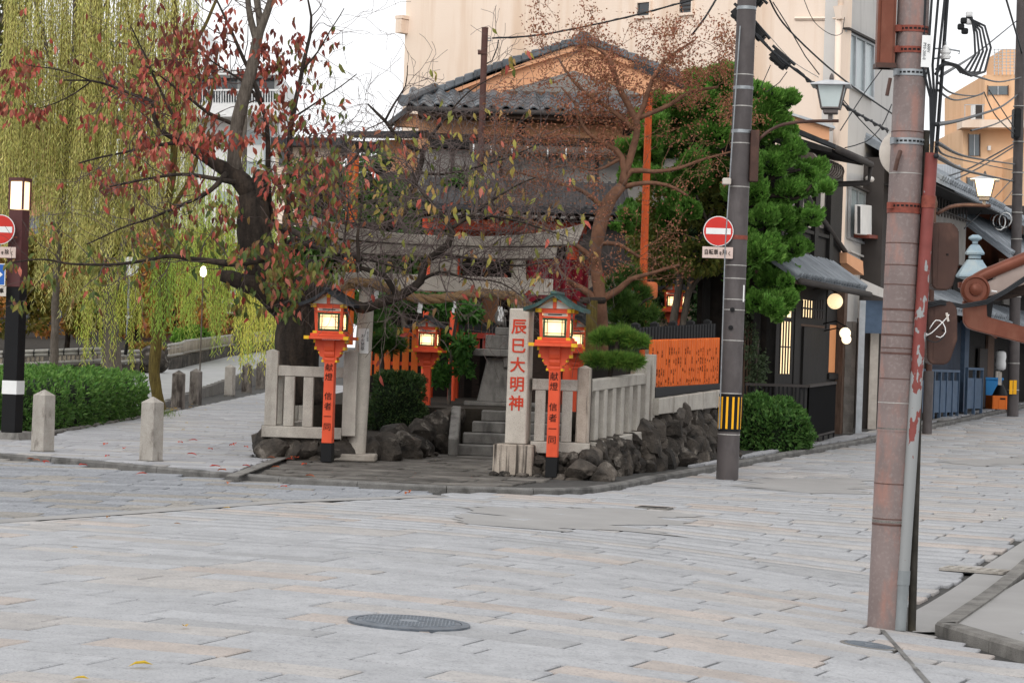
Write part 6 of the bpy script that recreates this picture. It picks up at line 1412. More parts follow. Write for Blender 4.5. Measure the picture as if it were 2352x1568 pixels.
# ------------------------------------------------------------------ far street on the right
FS = -8.9
def sface(Y, off=0, z=0.0): return V((.36 * Y + FS, Y, z)) + SN * off
def shit(px, py, off=0): return hit(px, py, sface(45, off), SN)
def spanel(par, name, px0, px1, py0, py1, off, d, m, slope=None):
    """panel on the far street face; heights taken at the middle"""
    a_, c_ = shit(px0, (py0 + py1) / 2, off), shit(px1, (py0 + py1) / 2, off); z0, z1 = shit((px0 + px1) / 2, py1, off).z, shit((px0 + px1) / 2, py0, off).z
    return B().ext([V((a_.x, a_.y, z0)), V((c_.x, c_.y, z0)), V((c_.x, c_.y, z1)), V((a_.x, a_.y, z1))], SN * d).make(name, m, par, world=True)
def tiled_roof(par, ya, yb, off0, z0, off1, z1, n, rows, zt=0.0, m='roof_tile_light', name='roof'):
    """sloping roof along the street with rounded tile rows"""
    ro = B().ext([sface(ya, off0, z0 - .08), sface(ya, off0, z0), sface(ya, off1, z1), sface(ya, off1, z1 - .08)], SD * ((yb - ya) / SD.y)).make(name, m, par, world=True)
    pr = [(off0 + .03, z0 + .03)]
    for i in range(1, rows): 
        t = i / rows; pr += [(off0 + (off1 - off0) * t, z0 + (z1 - z0) * t + .045), (off0 + (off1 - off0) * t, z0 + (z1 - z0) * t + .025)]
    pr.append((off1, z1 + .03))
    tl_ = B().tube([V((0, o, z)) for o, z in pr], .065, 6).mesh('roof_tile', m, smooth=.9)
    for i in range(n):
        p = sface(ya + (yb - ya) * (i + .5) / n); link('roof_tile', tl_, ro).matrix_local = basis(ro).inverted() @ Matrix(((SD.x, SN.x, 0, p.x), (SD.y, SN.y, 0, p.y), (0, 0, 1, 0), (0, 0, 0, 1)))
    return ro
th = thing('townhouse', 'far dark townhouse with blue ground front and long tiled eave', 'townhouse', sface(46))
quadslab('wall', [sface(43, 0, 0), sface(50.2, 0, 0), sface(50.2, 0, 5.2), sface(43, 0, 5.2)], -SN * 4, 'dark_wall', th)
z_e = shit(2190, 432, .9).z
tiled_roof(th, 43, 50.4, 1.0, z_e, -2.2, z_e + 1.7, 30, 6)
quadslab('soffit', [sface(43, .95, z_e - .12), sface(50.3, .95, z_e - .12), sface(50.3, 0, z_e - .12), sface(43, 0, z_e - .12)], (0, 0, .03), 'black_timber', th)
spanel(th, 'upper_wall', 2128, 2196, 452, 486, .02, .04, 'black_timber')
cw = spanel(th, 'cement_wall', 2128, 2207, 490, 600, .35, .1, 'cement')
spanel(th, 'balcony_rail', 2128, 2226, 488, 491, .5, .04, 'dark_wall')
for i in range(13): spanel(th, 'baluster', 2134 + i * 7, 2135.5 + i * 7, 448 + i * 1.2, 492 + i * 1.5, .5, .02, 'dark_wall')
z_l = shit(2180, 712, 1.0).z
tiled_roof(th, 44, 50.4, 1.1, z_l, 0.0, z_l + .5, 26, 2, name='lower_roof')
spanel(th, 'blue_front', 2128, 2200, 735, 940, .02, .05, 'blue_metal' if False else 'navy') if 'navy' in MATS else (mat('navy', hx('3a4250'), hx('2e3542'), scale=3, rough=.7), spanel(th, 'blue_front', 2128, 2200, 735, 940, .02, .05, 'navy'))
spanel(th, 'blue_post', 2202, 2212, 735, 945, .02, .12, 'blue_metal'); spanel(th, 'shutter', 2244, 2262, 800, 935, .05, .05, 'dark_wall')
th2 = thing('townhouse', 'farther townhouse with rust brown corrugated upper wall and slate roofs', 'townhouse', sface(54))
quadslab('wall', [sface(50.4, -.3, 0), sface(62, -.3, 0), sface(62, -.3, 5.4), sface(50.4, -.3, 5.4)], -SN * 4, 'corrugated', th2)
cb_ = B()
for i in range(80):
    y = 50.45 + i * .14; cb_.ext([sface(y, -.299, 2.6), sface(y + .07, -.299, 2.6), sface(y + .07, -.299, 5.3), sface(y, -.299, 5.3)], SN * .03)
cb_.make('corrugation', 'corrugated', th2, world=True)['kind'] = 'stuff'
z2 = shit(2300, 492, .6).z; tiled_roof(th2, 50.6, 62, .7, z2, -2.2, z2 + 1.5, 34, 5)
z3 = shit(2320, 588, 1.0).z; tiled_roof(th2, 50.6, 62, 1.1, z3, -.28, z3 + 1.0, 34, 5, name='lower_roof')
quadslab('fascia', [sface(50.6, 1.0, z3 - .35), sface(62, 1.0, z3 - .35), sface(62, 1.0, z3 - .1), sface(50.6, 1.0, z3 - .1)], -SN * .1, 'brown_timber', th2)
quadslab('ground_front', [sface(50.4, .0, 0), sface(62, .0, 0), sface(62, .0, z3 - .3), sface(50.4, .0, z3 - .3)], -SN * .2, 'black_timber', th2)
spanel(th2, 'window', 2280, 2300, 610, 660, .01, .03, 'glass_pale'); spanel(th2, 'cement_panel', 2235, 2262, 612, 690, .01, .05, 'cement'); spanel(th2, 'cement_panel', 2302, 2318, 600, 700, .01, .05, 'cement')
z4 = shit(2290, 745, 1.0).z; tiled_roof(th2, 50.6, 62, 1.1, z4, 0.02, z4 + .5, 30, 2, name='eave')
spanel(th2, 'plank_door', 2262, 2276, 770, 930, .01, .06, 'brown_timber'); spanel(th2, 'noticeboard', 2286, 2294, 852, 884, .01, .03, 'cream_board')
# lantern-shaped roof turret
tu = thing('roof_lantern', 'pale blue patinated metal lantern roof on a white post near the copper bracket', 'lantern', P(2236, 740, 30))
q = P(2232, 726, 30); kx = px2m(1, 30)
b = B().at(Matrix.Translation(q)); b.lathe([(9 * kx, 0), (9 * kx, 55 * kx)], n=4); b.make('post', 'white_paint', tu, world=True)
b = B().at(Matrix.Translation(q + V((2 * kx, 0, 0))) @ Matrix.Rotation(.3, 4, 'Z')); b.lathe([(14 * kx, 55 * kx), (18 * kx, 82 * kx)], n=6); b.make('cage', 'brown_metal', tu, world=True)
for z_, pr_ in ((82, [(20, 0), (46, 8), (46, 12), (34, 30), (22, 46), (20, 50)]), (132, [(16, 0), (16, 8), (24, 10), (25, 14), (14, 30), (10, 34)]), (166, [(7, 0), (7, 6), (17, 12), (17, 16), (8, 22)])):
    B().at(Matrix.Translation(q + V((2 * kx, 0, z_ * kx)))).lathe([(a_ * kx * .95, c_ * kx * .95) for a_, c_ in pr_], n=6).make('roof_tier', 'copper_roof', tu, world=True, smooth=.4)
for k in range(6):
    a_ = k * math.pi / 3 + .5; B().lathe([(1, -5), (5, -2), (5, 2), (1, 5)], n=8).at(Matrix()).make('scroll_end', 'copper_roof', tu).matrix_local = Matrix.Translation(q - tu.location + V((2 * kx + math.cos(a_) * 38 * kx, math.sin(a_) * 38 * kx, 92 * kx))) @ Matrix.Scale(kx, 4)
# lit lamp with arm and its post
lq = on(G(2129, 996)); YL2 = lq.y
sl2_ = thing('street_lamp', 'lit street lamp on a spear tipped brown post in the far street', 'street lamp', lq)
top = P(2146, 478, YL2); r_ = px2m(9, YL2)
B().tube([lq, lq + V((0, 0, 1.1))], r_ * 1.25, 12).make('lower_post', 'pole_dark', sl2_, world=True, smooth=.6); B().tube([lq + V((0, 0, 1.1)), top], [r_ * .8, r_ * .55], 12).make('post', 'brown_metal', sl2_, world=True, smooth=.6)
B().tube([top, P(2147, 466, YL2), P(2149, 448, YL2)], [.05, .055, .004], 10).make('spear_tip', 'brown_metal', sl2_, world=True)
sp = spline([(P(2152, 492, YL2), .03), (P(2180, 476, YL2), .03), (P(2215, 471, YL2), .03), (P(2275, 473, YL2), .03)], .1); B().tube([p for p, _ in sp], .035, 8).make('arm', 'brown_metal', sl2_, world=True, smooth='all')
q = P(2260, 472, YL2); four_lamp(sl2_, q, px2m(60, YL2), 'lamp_glow', 'lamp_roof', 'lamp_grey', -.2); light('lamp_light', P(2260, 435, YL2 - .6), 30, (1, .8, .5), .15)
# far pole
fpb = on(G(2326, 956)); fp = thing('utility_pole', 'far dark utility pole hung with cable coils at the frame edge', 'utility pole', fpb)
a_, c_ = fpb, P(2347, -60, fpb.y); rf_ = px2m(13, fpb.y); B().tube([a_, c_], [rf_, rf_ * .8], 18).make('pole', 'pole_dark', fp, world=True, smooth=.6)
for t_ in (.06, .12, .19, .27, .33, .4, .46, .5, .55, .62, .7): ring(a_, c_, t_, rf_ + .006, .02, 'strap', fp)
for px in (2322, 2331): 
    q = P(px, 900, fpb.y - rf_ - .012); B().box(q.x - .035, q.x + .035, q.y, q.y + .006, Zat(px, 905, q.y), Zat(px, 873, q.y)).make('yellow_stripe', 'yellow_paint', fp, world=True)
t_, w_, h_ = boxthing('junction_box', 'black distribution box hanging on the far pole', 'junction box', 2326, 2342, 250, 318, fpb.y - .2, .3, 'rubber')
coil = thing('cable_coil', 'white and black cable coils tied under the far lamp arm', 'cable coil', P(2300, 530, fpb.y - 1))
for k in range(4):
    q = P(2288 + 7 * k, 506 + 4 * (k % 3), fpb.y - 1); B().at(Matrix.Translation(q) @ Matrix.Rotation(1.1 + .3 * k, 4, 'X')).tube([(math.cos(i * .5) * .13, math.sin(i * .5) * .17, .02 * math.sin(i)) for i in range(14)], .014, 5).make('loop', 'white_paint' if k % 2 else 'cable', coil, world=True, smooth='all')
# blue railings
def blue_rail(label, px0, px1, pt0, pt1, pb0, pb1, n):
    Yb_ = G(px0, pb0 + 10).y; a_ = G(px0, pb0 + 10); c_ = G(px1, pb1 + 10); t = thing('metal_barrier', label, 'barrier', on(a_, .05)); h_ = .98
    d = (c_ - a_); d.z = 0; L = d.length; d.normalize(); nn = V((-d.y, d.x, 0))
    def bar_(s0, s1, z0, z1, w, name):
        p = a_ + d * s0; q_ = a_ + d * s1; z = .05
        B().ext([p + V((0, 0, z0 + z)) - nn * w, q_ + V((0, 0, z0 + z)) - nn * w, q_ + V((0, 0, z1 + z)) - nn * w, p + V((0, 0, z1 + z)) - nn * w], nn * 2 * w).make(name, 'blue_metal', t, world=True)
    bar_(0, L, h_ - .05, h_, .035, 'top_rail'); bar_(0, L, .12, h_ - .22, .01, 'sheet')
    for i in range(n + 1): s = L * i / n; bar_(max(0, s - .03), min(L, s + .03), 0, h_ - .05, .03, 'post')
    return t
blue_rail('long blue grey sheet metal barrier along the far kerb', 2112, 2198, 862, 853, 958, 950, 6)
blue_rail('short blue grey barrier section with a white hook farther on', 2217, 2253, 853, 852, 947, 944, 2)
q = P(2219, 905, G(2217, 955).y - .3); tag(B().tube([q + V((0, 0, .12)), q, q + V((0, 0, -.35))], .02, 6).make('rope_hook', 'white_paint'), 'white hook and cord hanging on the short blue barrier', 'hook')
ga = on(G(2276, 940), .05); bn = thing('bin', 'bright blue plastic bin behind the orange crate', 'bin', ga)
B().box(-.17, .17, -.2, .2, 0, .62, 1.15, 1.15).make('body', 'blue_plastic', bn, bevel=.02); B().box(-.22, .22, -.25, .25, .621, .68).make('lid', 'blue_plastic', bn, bevel=.015)
ga = on(G(2294, 944), .05); cr_ = thing('crate', 'orange plastic bottle crate on the far pavement', 'crate', ga, .2)
k_ = .24
for (x0, x1, y0, y1) in ((-k_, k_, -.2, -.185), (-k_, k_, .185, .2), (-k_, -k_ + .015, -.184, .184), (k_ - .015, k_, -.184, .184)): B().box(x0, x1, y0, y1, 0, .30).make('side', 'orange_plastic', cr_)
B().box(-k_ + .016, k_ - .016, -.184, .184, .0, .02).make('bottom', 'orange_plastic', cr_)
for x in (-k_ + .03, -.08, .08, k_ - .03): B().box(x - .012, x + .012, -.206, -.2005, .0, .3).make('rib', 'orange_plastic', cr_)
B().box(-k_ - .005, k_ + .005, -.208, -.2005, .26, .3).make('rim', 'orange_plastic', cr_); B().box(-.06, .06, -.2095, -.2085, .215, .25).make('handle_slot', 'black_paint', cr_)
bgq = ga + V((.02, 0, .025)); bg_ = thing('sack', 'black cone shaped sack standing in the orange crate', 'sack', bgq)
B().lathe([(.17, .0), (.2, .12), (.18, .28), (.10, .45), (.03, .58), (.01, .62)], n=14).make('cloth', 'rubber', bg_, smooth='all')
q = P(2298, 828, sface(53, .6).y); pl_ = thing('paper_lantern', 'white gourd shaped paper lantern on the far dark house', 'paper lantern', q)
kk = px2m(1, q.y); B().lathe([(a_ * kk, c_ * kk) for a_, c_ in ((6, -22), (12, -19), (13, -8), (11.5, 0), (13, 8), (12, 19), (6, 22))], n=20).make('shade', 'white_paint', pl_, smooth='all'); B().lathe([(6 * kk, -24 * kk), (6 * kk, -22 * kk)], n=12).make('base', 'black_paint', pl_); B().lathe([(6 * kk, 22 * kk), (6 * kk, 25 * kk)], n=12).make('cap', 'black_paint', pl_)
B().box(-4 * kk, 4 * kk, -.01, .01, -56 * kk, -26 * kk).make('tag_board', 'cream_board', pl_)
# far orange apartment building and roofs
YO = 84
ob = thing('apartment_building', 'far orange rendered apartment block with stepped roof terrace', 'building', P(2280, 700, YO))
flat(ob, 'wall', 2212, 2460, 292, 800, YO, 'orange_wall', 10); flat(ob, 'wall', 2262, 2460, 172, 292, YO + 2, 'orange_wall', 8); flat(ob, 'ledge', 2210, 2460, 275, 293, YO, 'cream_wall', 1, .8)
for x0, x1, y0, y1 in ((2226, 2250, 309, 358), (2222, 2252, 408, 450), (2270, 2315, 198, 218)):
    w_ = flat(ob, 'window', x0, x1, y0, y1, YO + (2 if y0 < 250 else 0), 'glass', .02, .04); yy = YO + (2 if y0 < 250 else 0)
    flat(ob, 'frame', x0 - 2, x0, y0 - 2, y1 + 2, yy, 'brown_timber', .05, .1); flat(ob, 'frame', x1, x1 + 2, y0 - 2, y1 + 2, yy, 'brown_timber', .05, .1); flat(ob, 'frame', (x0 + x1) / 2 - 1, (x0 + x1) / 2 + 1, y0, y1, yy, 'alu', .05, .09)
for i in range(9): flat(ob, 'railing_bar', 2284 + i * 9, 2285.4 + i * 9, 112, 172, YO + 2, 'alu', .05, .1)
for i in range(8): flat(ob, 'railing_bar', 2282, 2460, 114 + i * 7, 115 + i * 7, YO + 2, 'alu', .05, .08)
flat(ob, 'tank', 2303, 2345, 113, 172, YO + 4, 'orange_wall', 3); flat(ob, 'air_unit', 2236, 2258, 240, 274, YO, 'white_paint', .5, .3); flat(ob, 'air_unit_grille', 2241, 2256, 241, 273, YO, 'dark_wall', .02, .33)
for x in (2216, 2258): flat(ob, 'railing_bar', x, x + 1, 240, 275, YO, 'alu', .05, .6)
flat(ob, 'railing_bar', 2216, 2262, 240, 241.5, YO, 'alu', .05, .62); flat(ob, 'wall_lamp', 2270, 2276, 335, 345, YO, 'white_paint', .2, .25); flat(ob, 'wall', 2330, 2460, 360, 800, YO - 2, 'orange_wall', 2)
gr_ = thing('shed_roof', 'blue grey corrugated metal roof between tiled eave and orange block', 'roof', P(2180, 420, 66)); B().ext([P(2120, 440, 64), P(2206, 440, 64), P(2206, 388, 70), P(2120, 382, 70)], (0, 0, .1)).make('sheet', 'roof_tile_light', gr_, world=True)
for i in range(14): x = 2124 + i * 6; B().ext([P(x, 440, 63.9), P(x + 2, 440, 63.9), P(x + 2, 388, 69.9), P(x, 388, 69.9)], (0, 0, .12)).make('rib', 'roof_tile_light', gr_, world=True)
fill = thing('townhouse', 'plain dark house row closing the far street end', 'townhouse', (14.5, 64, 0)); B().box(12.6, 30, 66, 72, -1, 6).make('wall', 'dark_wall', fill, world=True)
B().box(13.2, 20, 62.2, 63, -1, 3.0).make('front', 'black_timber', fill, world=True)
# ------------------------------------------------------------------ copper canopy bracket, near right edge
YC = YP + .35
cp_ = thing('canopy', 'brown copper canopy corner with gutter pipe, round boss and bracket arm', 'canopy', P(2300, 690, YC))
c3 = lambda px, py, dy=0: P(px, py, YC + dy)
sp = spline([(c3(2226, 690), .04), (c3(2230, 655), .04), (c3(2252, 636), .04), (c3(2300, 615), .04), (c3(2365, 588), .04), (c3(2520, 524), .04)], .02); B().tube([p for p, _ in sp], px2m(14, YC), 14).make('gutter_pipe', 'copper_brown', cp_, world=True, smooth='all')
B().ext([c3(2250, 672), c3(2262, 684), c3(2520, 596), c3(2520, 545), c3(2285, 628), c3(2286, 640), c3(2252, 656)], (0, .06, 0)).make('fascia', mat('fascia_beige', hx('a89890'), hx('97877f'), scale=5, rough=.8), cp_, world=True, bevel=.004)
B().ext([c3(2262, 690, .07), c3(2300, 690, .07), c3(2520, 640, .07), c3(2520, 560, .07), c3(2262, 668, .07)], (0, .5, 0)).make('soffit', 'dark_timber', cp_, world=True)
B().ext([c3(2213, 690, .02), c3(2214, 740, .02), c3(2222, 752, .02), c3(2236, 758, .02), c3(2360, 790, .02), c3(2520, 830, .02), c3(2520, 790, .02), c3(2360, 752, .02), c3(2268, 727, .02), c3(2266, 690, .02)], (0, .05, 0)).make('bracket_arm', 'copper_brown', cp_, world=True, bevel=.006)
q = c3(2240, 665, -.03); m90 = Matrix.Translation(q) @ Matrix.Rotation(math.pi / 2, 4, 'X')
k1 = px2m(1, YC); B().at(m90).lathe([(33 * k1, -.03), (33 * k1, .015), (28 * k1, .025), (26 * k1, .014), (15 * k1, .014), (14 * k1, .03), (8 * k1, .042), (1 * k1, .046)], n=36).make('boss', 'copper_brown', cp_, world=True, smooth=.5)
B().ext([c3(2203, 648, .0), c3(2232, 648, .0), c3(2232, 666, .0), c3(2212, 666, .0), c3(2203, 660, .0)], (0, .05, 0)).make('lug', 'copper_brown', cp_, world=True); B().ext([c3(2262, 655, .03), c3(2274, 660, .03), c3(2282, 690, .03), c3(2276, 735, .03), c3(2264, 735, .03)], (0, .05, 0)).make('stiffener', 'black_paint', cp_, world=True)
B().tube([c3(2277, 668, -.03), c3(2290, 670, -.03)], .006, 6).make('bolt', 'white_paint', cp_, world=True)
for k, lb in enumerate(('upper black cable looping from the brown boxes past the copper bracket', 'middle black cable looping from the brown boxes past the copper bracket', 'lower black cable looping from the brown boxes past the copper bracket')):
    cable(lb, [(2122, 712 + 4 * k, YP), (2130, 697 + 4 * k, YP - .02), (2160, 690 + 4 * k, YP), (2210, 700 + 3 * k, YP + .1), (2265, 690 + 4 * k, YC - .08), (2310, 665 + 4 * k, YC - .08), (2370, 625 + 5 * k, YC - .06)], .0065, n=7)
cable('black drop cable beneath the copper soffit at the frame edge', [(2390, 730, YC + .3), (2340, 765, YC + .3), (2320, 772, YC + .3), (2290, 770, YC + .4)], .01)
B().tube([c3(2272, 720, .5), c3(2270, 760, .5), c3(2290, 775, .5)], .012, 6).make('down_tube', 'copper_brown', cp_, world=True)
# ------------------------------------------------------------------ trees and plants
def L3(Y, *pts):
    """image points (px, py, half width px[, dY]) to [(pos, radius)]"""
    return [(P(q[0], q[1], Y + (q[3] if len(q) > 3 else 0)), px2m(q[2], Y)) for q in pts]
def limb(par, sp, m='bark', name='branch', n=9, wob=.0, f=2.0):
    sp = spline(sp, .1)
    if wob: sp = wobble(sp, wob, f)
    if n >= 12: sp = [(p, r * (1 + .16 * noise.noise(p * 3.0))) for p, r in sp]
    B().tube([p for p, _ in sp], [max(r, .002) for _, r in sp], n).make(name, m, par, world=True, smooth='all'); return sp
class Twigs:
    def __init__(s): s.b = B(); s.tips = []; s.n = 0
    def grow(s, p, d, ln, r, depth, bend=.22, drop=-.05, kids=3, flat=1.0):
        k = max(3, int(ln / .11)); pts = [p]; q = p; d = d.normalized(); step = ln / k
        for i in range(k):
            d = (d + V((R.gauss(0, bend), R.gauss(0, bend) * flat, R.gauss(0, bend) + drop))).normalized(); q = q + d * step; pts.append(q)
            if depth > 0 and i > 0 and R.random() < kids / k:
                a = d.orthogonal().normalized(); a.rotate(Matrix.Rotation(R.uniform(0, 6.28), 3, d)); a.y *= flat
                s.grow(q, d * .7 + a * R.uniform(.5, 1.0), ln * R.uniform(.4, .75), r * .55, depth - 1, bend, drop, kids, flat)
        s.b.tube(pts, [max(.0030, r * (1 - .7 * i / k)) for i in range(k + 1)], 4 if r > .006 else 3, False); s.n += 1
        s.tips.append((q, d, depth)); 
        if depth == 0: s.tips.append((pts[k // 2], d, 0))
# ---- the old cherry
YT = 31.3
ch = thing('cherry_tree', 'old black trunked cherry tree with sparse red and olive autumn leaves', 'tree', P(680, 890, YT))
limb(ch, L3(YT, (690, 930, 62), (686, 850, 52), (684, 790, 50), (688, 735, 54), (672, 690, 58), (640, 645, 58), (604, 600, 48), (588, 560, 40), (582, 510, 36), (580, 470, 36), (572, 440, 34)), name='trunk', n=24, wob=.05, f=1.6)
limb(ch, L3(YT, (640, 690, 34, -.1), (600, 662, 26, -.2), (560, 648, 20, -.3), (530, 638, 17, -.3), (506, 634, 14, -.3)), name='broken_limb', n=12, wob=.04, f=4)
limb(ch, L3(YT, (588, 470, 26), (597, 430, 24), (602, 400, 20), (604, 392, 14)), name='broken_limb', n=12, wob=.03, f=5)
limb(ch, L3(YT, (720, 760, 46, .2), (745, 700, 38, .2), (742, 650, 30, .3), (700, 620, 30, .2)), name='trunk', n=14, wob=.04)
LM = []
def cl(*pts, n=9, wob=.015, m='bark', Y=YT): LM.append((limb(ch, L3(Y, *pts), m, 'branch', n, wob, 3.0), pts)); return LM[-1][0]
A1 = cl((580, 450, 26), (556, 418, 24), (528, 395, 20), (496, 378, 15), (455, 352, 10), (420, 326, 8), (380, 306, 6), (355, 270, 5), (350, 235, 4.5), (300, 215, 3.5), (250, 196, 3), (209, 187, 2.5), (146, 184, 1.5), n=10)
A2 = cl((544, 405, 16), (538, 372, 17), (541, 320, 15), (549, 270, 16), (560, 220, 15), (578, 160, 14), (588, 110, 13), (597, 72, 11), (612, 30, 9), (632, -20, 8), m='bark_grey', n=10)
cl((590, 95, 9), (580, 60, 8), (571, 20, 7), (566, -20, 6), m='bark_grey'); cl((599, 68, 9), (594, 30, 8), (585, -20, 7), m='bark_grey')
A3 = cl((605, 590, 14), (540, 604, 9), (459, 597, 6), (394, 587, 5), (348, 594, 4.2), (275, 607, 3.6), (165, 605, 2.6), (92, 595, 2), (28, 602, 1.4), Y=YT - .9)
A4 = cl((420, 326, 6), (372, 332, 4), (330, 340, 3.5), (260, 355, 2.5), (180, 375, 2)); A5 = cl((209, 187, 2), (175, 212, 2), (130, 236, 1.5), (82, 250, 1)); A6 = cl((209, 187, 2), (150, 165, 1.5), (62, 150, 1))
A7 = cl((520, 400, 8, -.4), (480, 440, 5, -.6), (420, 470, 4, -.7), (350, 500, 3, -.8), (290, 520, 2, -.8), (200, 560, 1.5, -.8)); A8 = cl((540, 420, 7, -.4), (490, 410, 5, -.5), (420, 400, 4, -.5), (340, 410, 3, -.6), (250, 430, 2, -.6))
A9 = cl((601, 236, 7), (578, 176, 5), (543, 100, 4), (519, 47, 3), (496, -5, 2)); A10 = cl((625, 520, 8, .2), (616, 440, 7, .1), (616, 338, 6), (607, 264, 5), (592, 228, 4), (560, 190, 3), (500, 150, 2), (440, 110, 1.5))
A11 = cl((650, 560, 9, .2), (662, 460, 8, .2), (665, 350, 7, .1), (672, 272, 6), (695, 161, 5), (713, 73, 3.5), (715, 38, 3), (706, -10, 2)); A12 = cl((695, 161, 3), (730, 120, 2), (765, 60, 1.5), (790, 20, 1))
A13 = cl((672, 272, 3), (720, 240, 2), (780, 200, 1.5), (820, 170, 1)); A14 = cl((430, 345, 5), (400, 270, 3.5), (360, 190, 3), (330, 120, 2), (300, 60, 1.5)); A15 = cl((549, 290, 5), (480, 260, 4), (420, 215, 3), (370, 175, 2), (330, 150, 1.5))
# right-hand limbs
B1 = cl((690, 655, 22, -.5), (735, 665, 18, -1.0), (771, 679, 15, -1.4), (803, 697, 13, -1.8), (835, 707, 12, -2.0), (866, 697, 11, -2.1), (914, 681, 10.5, -2.2), (950, 660, 9.5, -2.2), (966, 645, 9, -2.2), (977, 602, 8, -2.2), (1003, 580, 8, -2.2), (1028, 562, 8, -2.2), (1039, 535, 7, -2.2), (1031, 519, 6, -2.2), (1009, 491, 4.5, -2.2), (984, 459, 4, -2.2), (960, 430, 3, -2.1), (948, 395, 2, -2))
B2 = cl((1036, 525, 5, -2.2), (1082, 494, 4, -2.2), (1130, 459, 3, -2.1), (1180, 430, 2, -2), (1230, 410, 1.5, -2)); B3 = cl((914, 681, 7, -2.2), (882, 633, 6, -2.3), (850, 622, 5.5, -2.3), (822, 612, 5, -2.3), (824, 586, 4, -2.3), (822, 545, 3.5, -2.3), (828, 490, 2.5, -2.3), (834, 420, 1.5, -2.2))
B4 = cl((822, 612, 4, -2.3), (784, 600, 4, -2.2), (720, 560, 5, -1.5), (680, 535, 7, -.8), (640, 520, 9, 0)); B5 = cl((784, 602, 3, -2.2), (790, 560, 2.5, -2.2), (796, 510, 2, -2.1), (802, 440, 1.2, -2))
B6 = cl((650, 585, 22, .2), (715, 538, 18, .3), (760, 525, 16, .4), (830, 524, 14, .5), (880, 518, 12, .5), (915, 506, 10, .5), (941, 455, 8, .5), (961, 395, 7, .4), (971, 352, 6.5, .4), (953, 342, 5.5, .3), (920, 322, 5, .3), (884, 278, 4, .2), (868, 262, 3.5, .2), (846, 240, 2, .2))
B7 = cl((884, 278, 3, .2), (905, 240, 2.5, .2), (920, 217, 2, .1), (932, 197, 1.5, .1), (936, 150, 1, 0)); B8 = cl((971, 350, 5, .4), (990, 315, 4, .3), (1009, 290, 3, .2), (1049, 238, 2, .1), (1090, 200, 1.5, 0), (1150, 170, 1, 0), (1205, 150, 1, 0))
B9 = cl((720, 530, 10, .2), (735, 490, 9, .2), (740, 458, 8, .2), (756, 430, 6.5, .1), (788, 397, 5, 0), (820, 360, 3.5, 0), (840, 310, 2, 0)); B10 = cl((740, 458, 6, .2), (722, 425, 5, .2), (712, 390, 4, .1), (700, 340, 3, 0), (720, 300, 2, 0))
B11 = cl((1000, 580, 4, -2.2), (1060, 590, 3, -2.2), (1120, 600, 2.5, -2.2), (1190, 610, 2, -2.1), (1260, 600, 1.2, -2)); B12 = cl((961, 395, 4, .4), (1010, 400, 3, 0), (1090, 385, 2.5, -.5), (1170, 360, 2, -.8), (1240, 330, 1.2, -1)); B13 = cl((966, 645, 4, -2.2), (1010, 625, 3, -2.3), (1080, 640, 2.2, -2.4), (1150, 650, 1.8, -2.4), (1210, 690, 1.2, -2.4))
B14 = cl((700, 560, 5, -1.0), (780, 585, 4, -1.8), (860, 600, 3, -2.4), (930, 620, 2, -2.6)); B15 = cl((1082, 494, 3, -2.2), (1150, 500, 2.5, -2.3), (1230, 520, 2, -2.3), (1300, 545, 1.2, -2.3))
tw = Twigs()
for i, (sp, pts) in enumerate(LM):
    n = len(sp); fine = max(r for _, r in sp); right = sp[-1][0].x > P(760, 500, YT).x
    for j in range(2, n):
        p, r = sp[j]; x_, y_ = proj(p)
        if r > .065 or y_ < -80: continue
        dens = 1.0 if right else .8
        if x_ < 240: dens *= .6
        if y_ < 300 and x_ > 560: dens *= .5
        for _t in range((2 if right and y_ > 360 else 1) if R.random() < dens * (1.25 if r < .03 else .8) else 0):
            d = (sp[min(j + 1, n - 1)][0] - sp[j - 1][0]).normalized(); a = d.orthogonal().normalized(); a.rotate(Matrix.Rotation(R.uniform(0, 6.28), 3, d))
            tw.grow(p, d * .45 + a + V((0, 0, .22)), R.uniform(.5, 1.1) if right else R.uniform(.45, .95), min(.0085, r * .5), 2 if right else 1, .25, -.02, 3.4 if right else 2.6, .7)
    tw.tips.append((sp[-1][0], (sp[-1][0] - sp[-2][0]).normalized(), 1)); tw.tips.append((sp[-1][0], V((0, 0, -1)), 1))
to = tw.b.make('twigs', 'twig', ch, world=True); to['kind'] = 'stuff'
lp_, ld_, lc_ = [], [], []
cr = [hx(h)[:3] for h in ('cc6a5a', 'b45448', 'd88270', '9c4c42', 'be6652', '96604a')]; dk = [hx(h)[:3] for h in ('74352f', '84433a', '653830', '7a4a38')]; ol = [hx(h)[:3] for h in ('7d7a3c', '6d6f38', '8d8444', '5f6a36', '7a5c3c')]; yl = [hx(h)[:3] for h in ('b3aa5a', 'a7954c', 'c09a60', '9a9d50')]
gn = [hx(h)[:3] for h in ('5c6c38', '6a7a40', '4f6134', '76793c', '7a6238')]
def leafcol(x, y):
    if x < 640 and y < 430:
        if y < 150 and x > 340: return R.choice(dk if R.random() < .72 else cr)
        return R.choice(cr if R.random() < .66 else (dk if R.random() < .5 else ol))
    if x < 760 and y < 360: return R.choice(dk if R.random() < .5 else (cr if R.random() < .45 else ol))
    if x < 800 and y > 520: return R.choice(gn if R.random() < .52 else (ol if R.random() < .6 else cr))
    if x < 800: return R.choice(ol if R.random() < .38 else (dk if R.random() < .4 else (cr if R.random() < .6 else gn)))
    return R.choice(yl if R.random() < .52 else (ol if R.random() < .55 else cr))
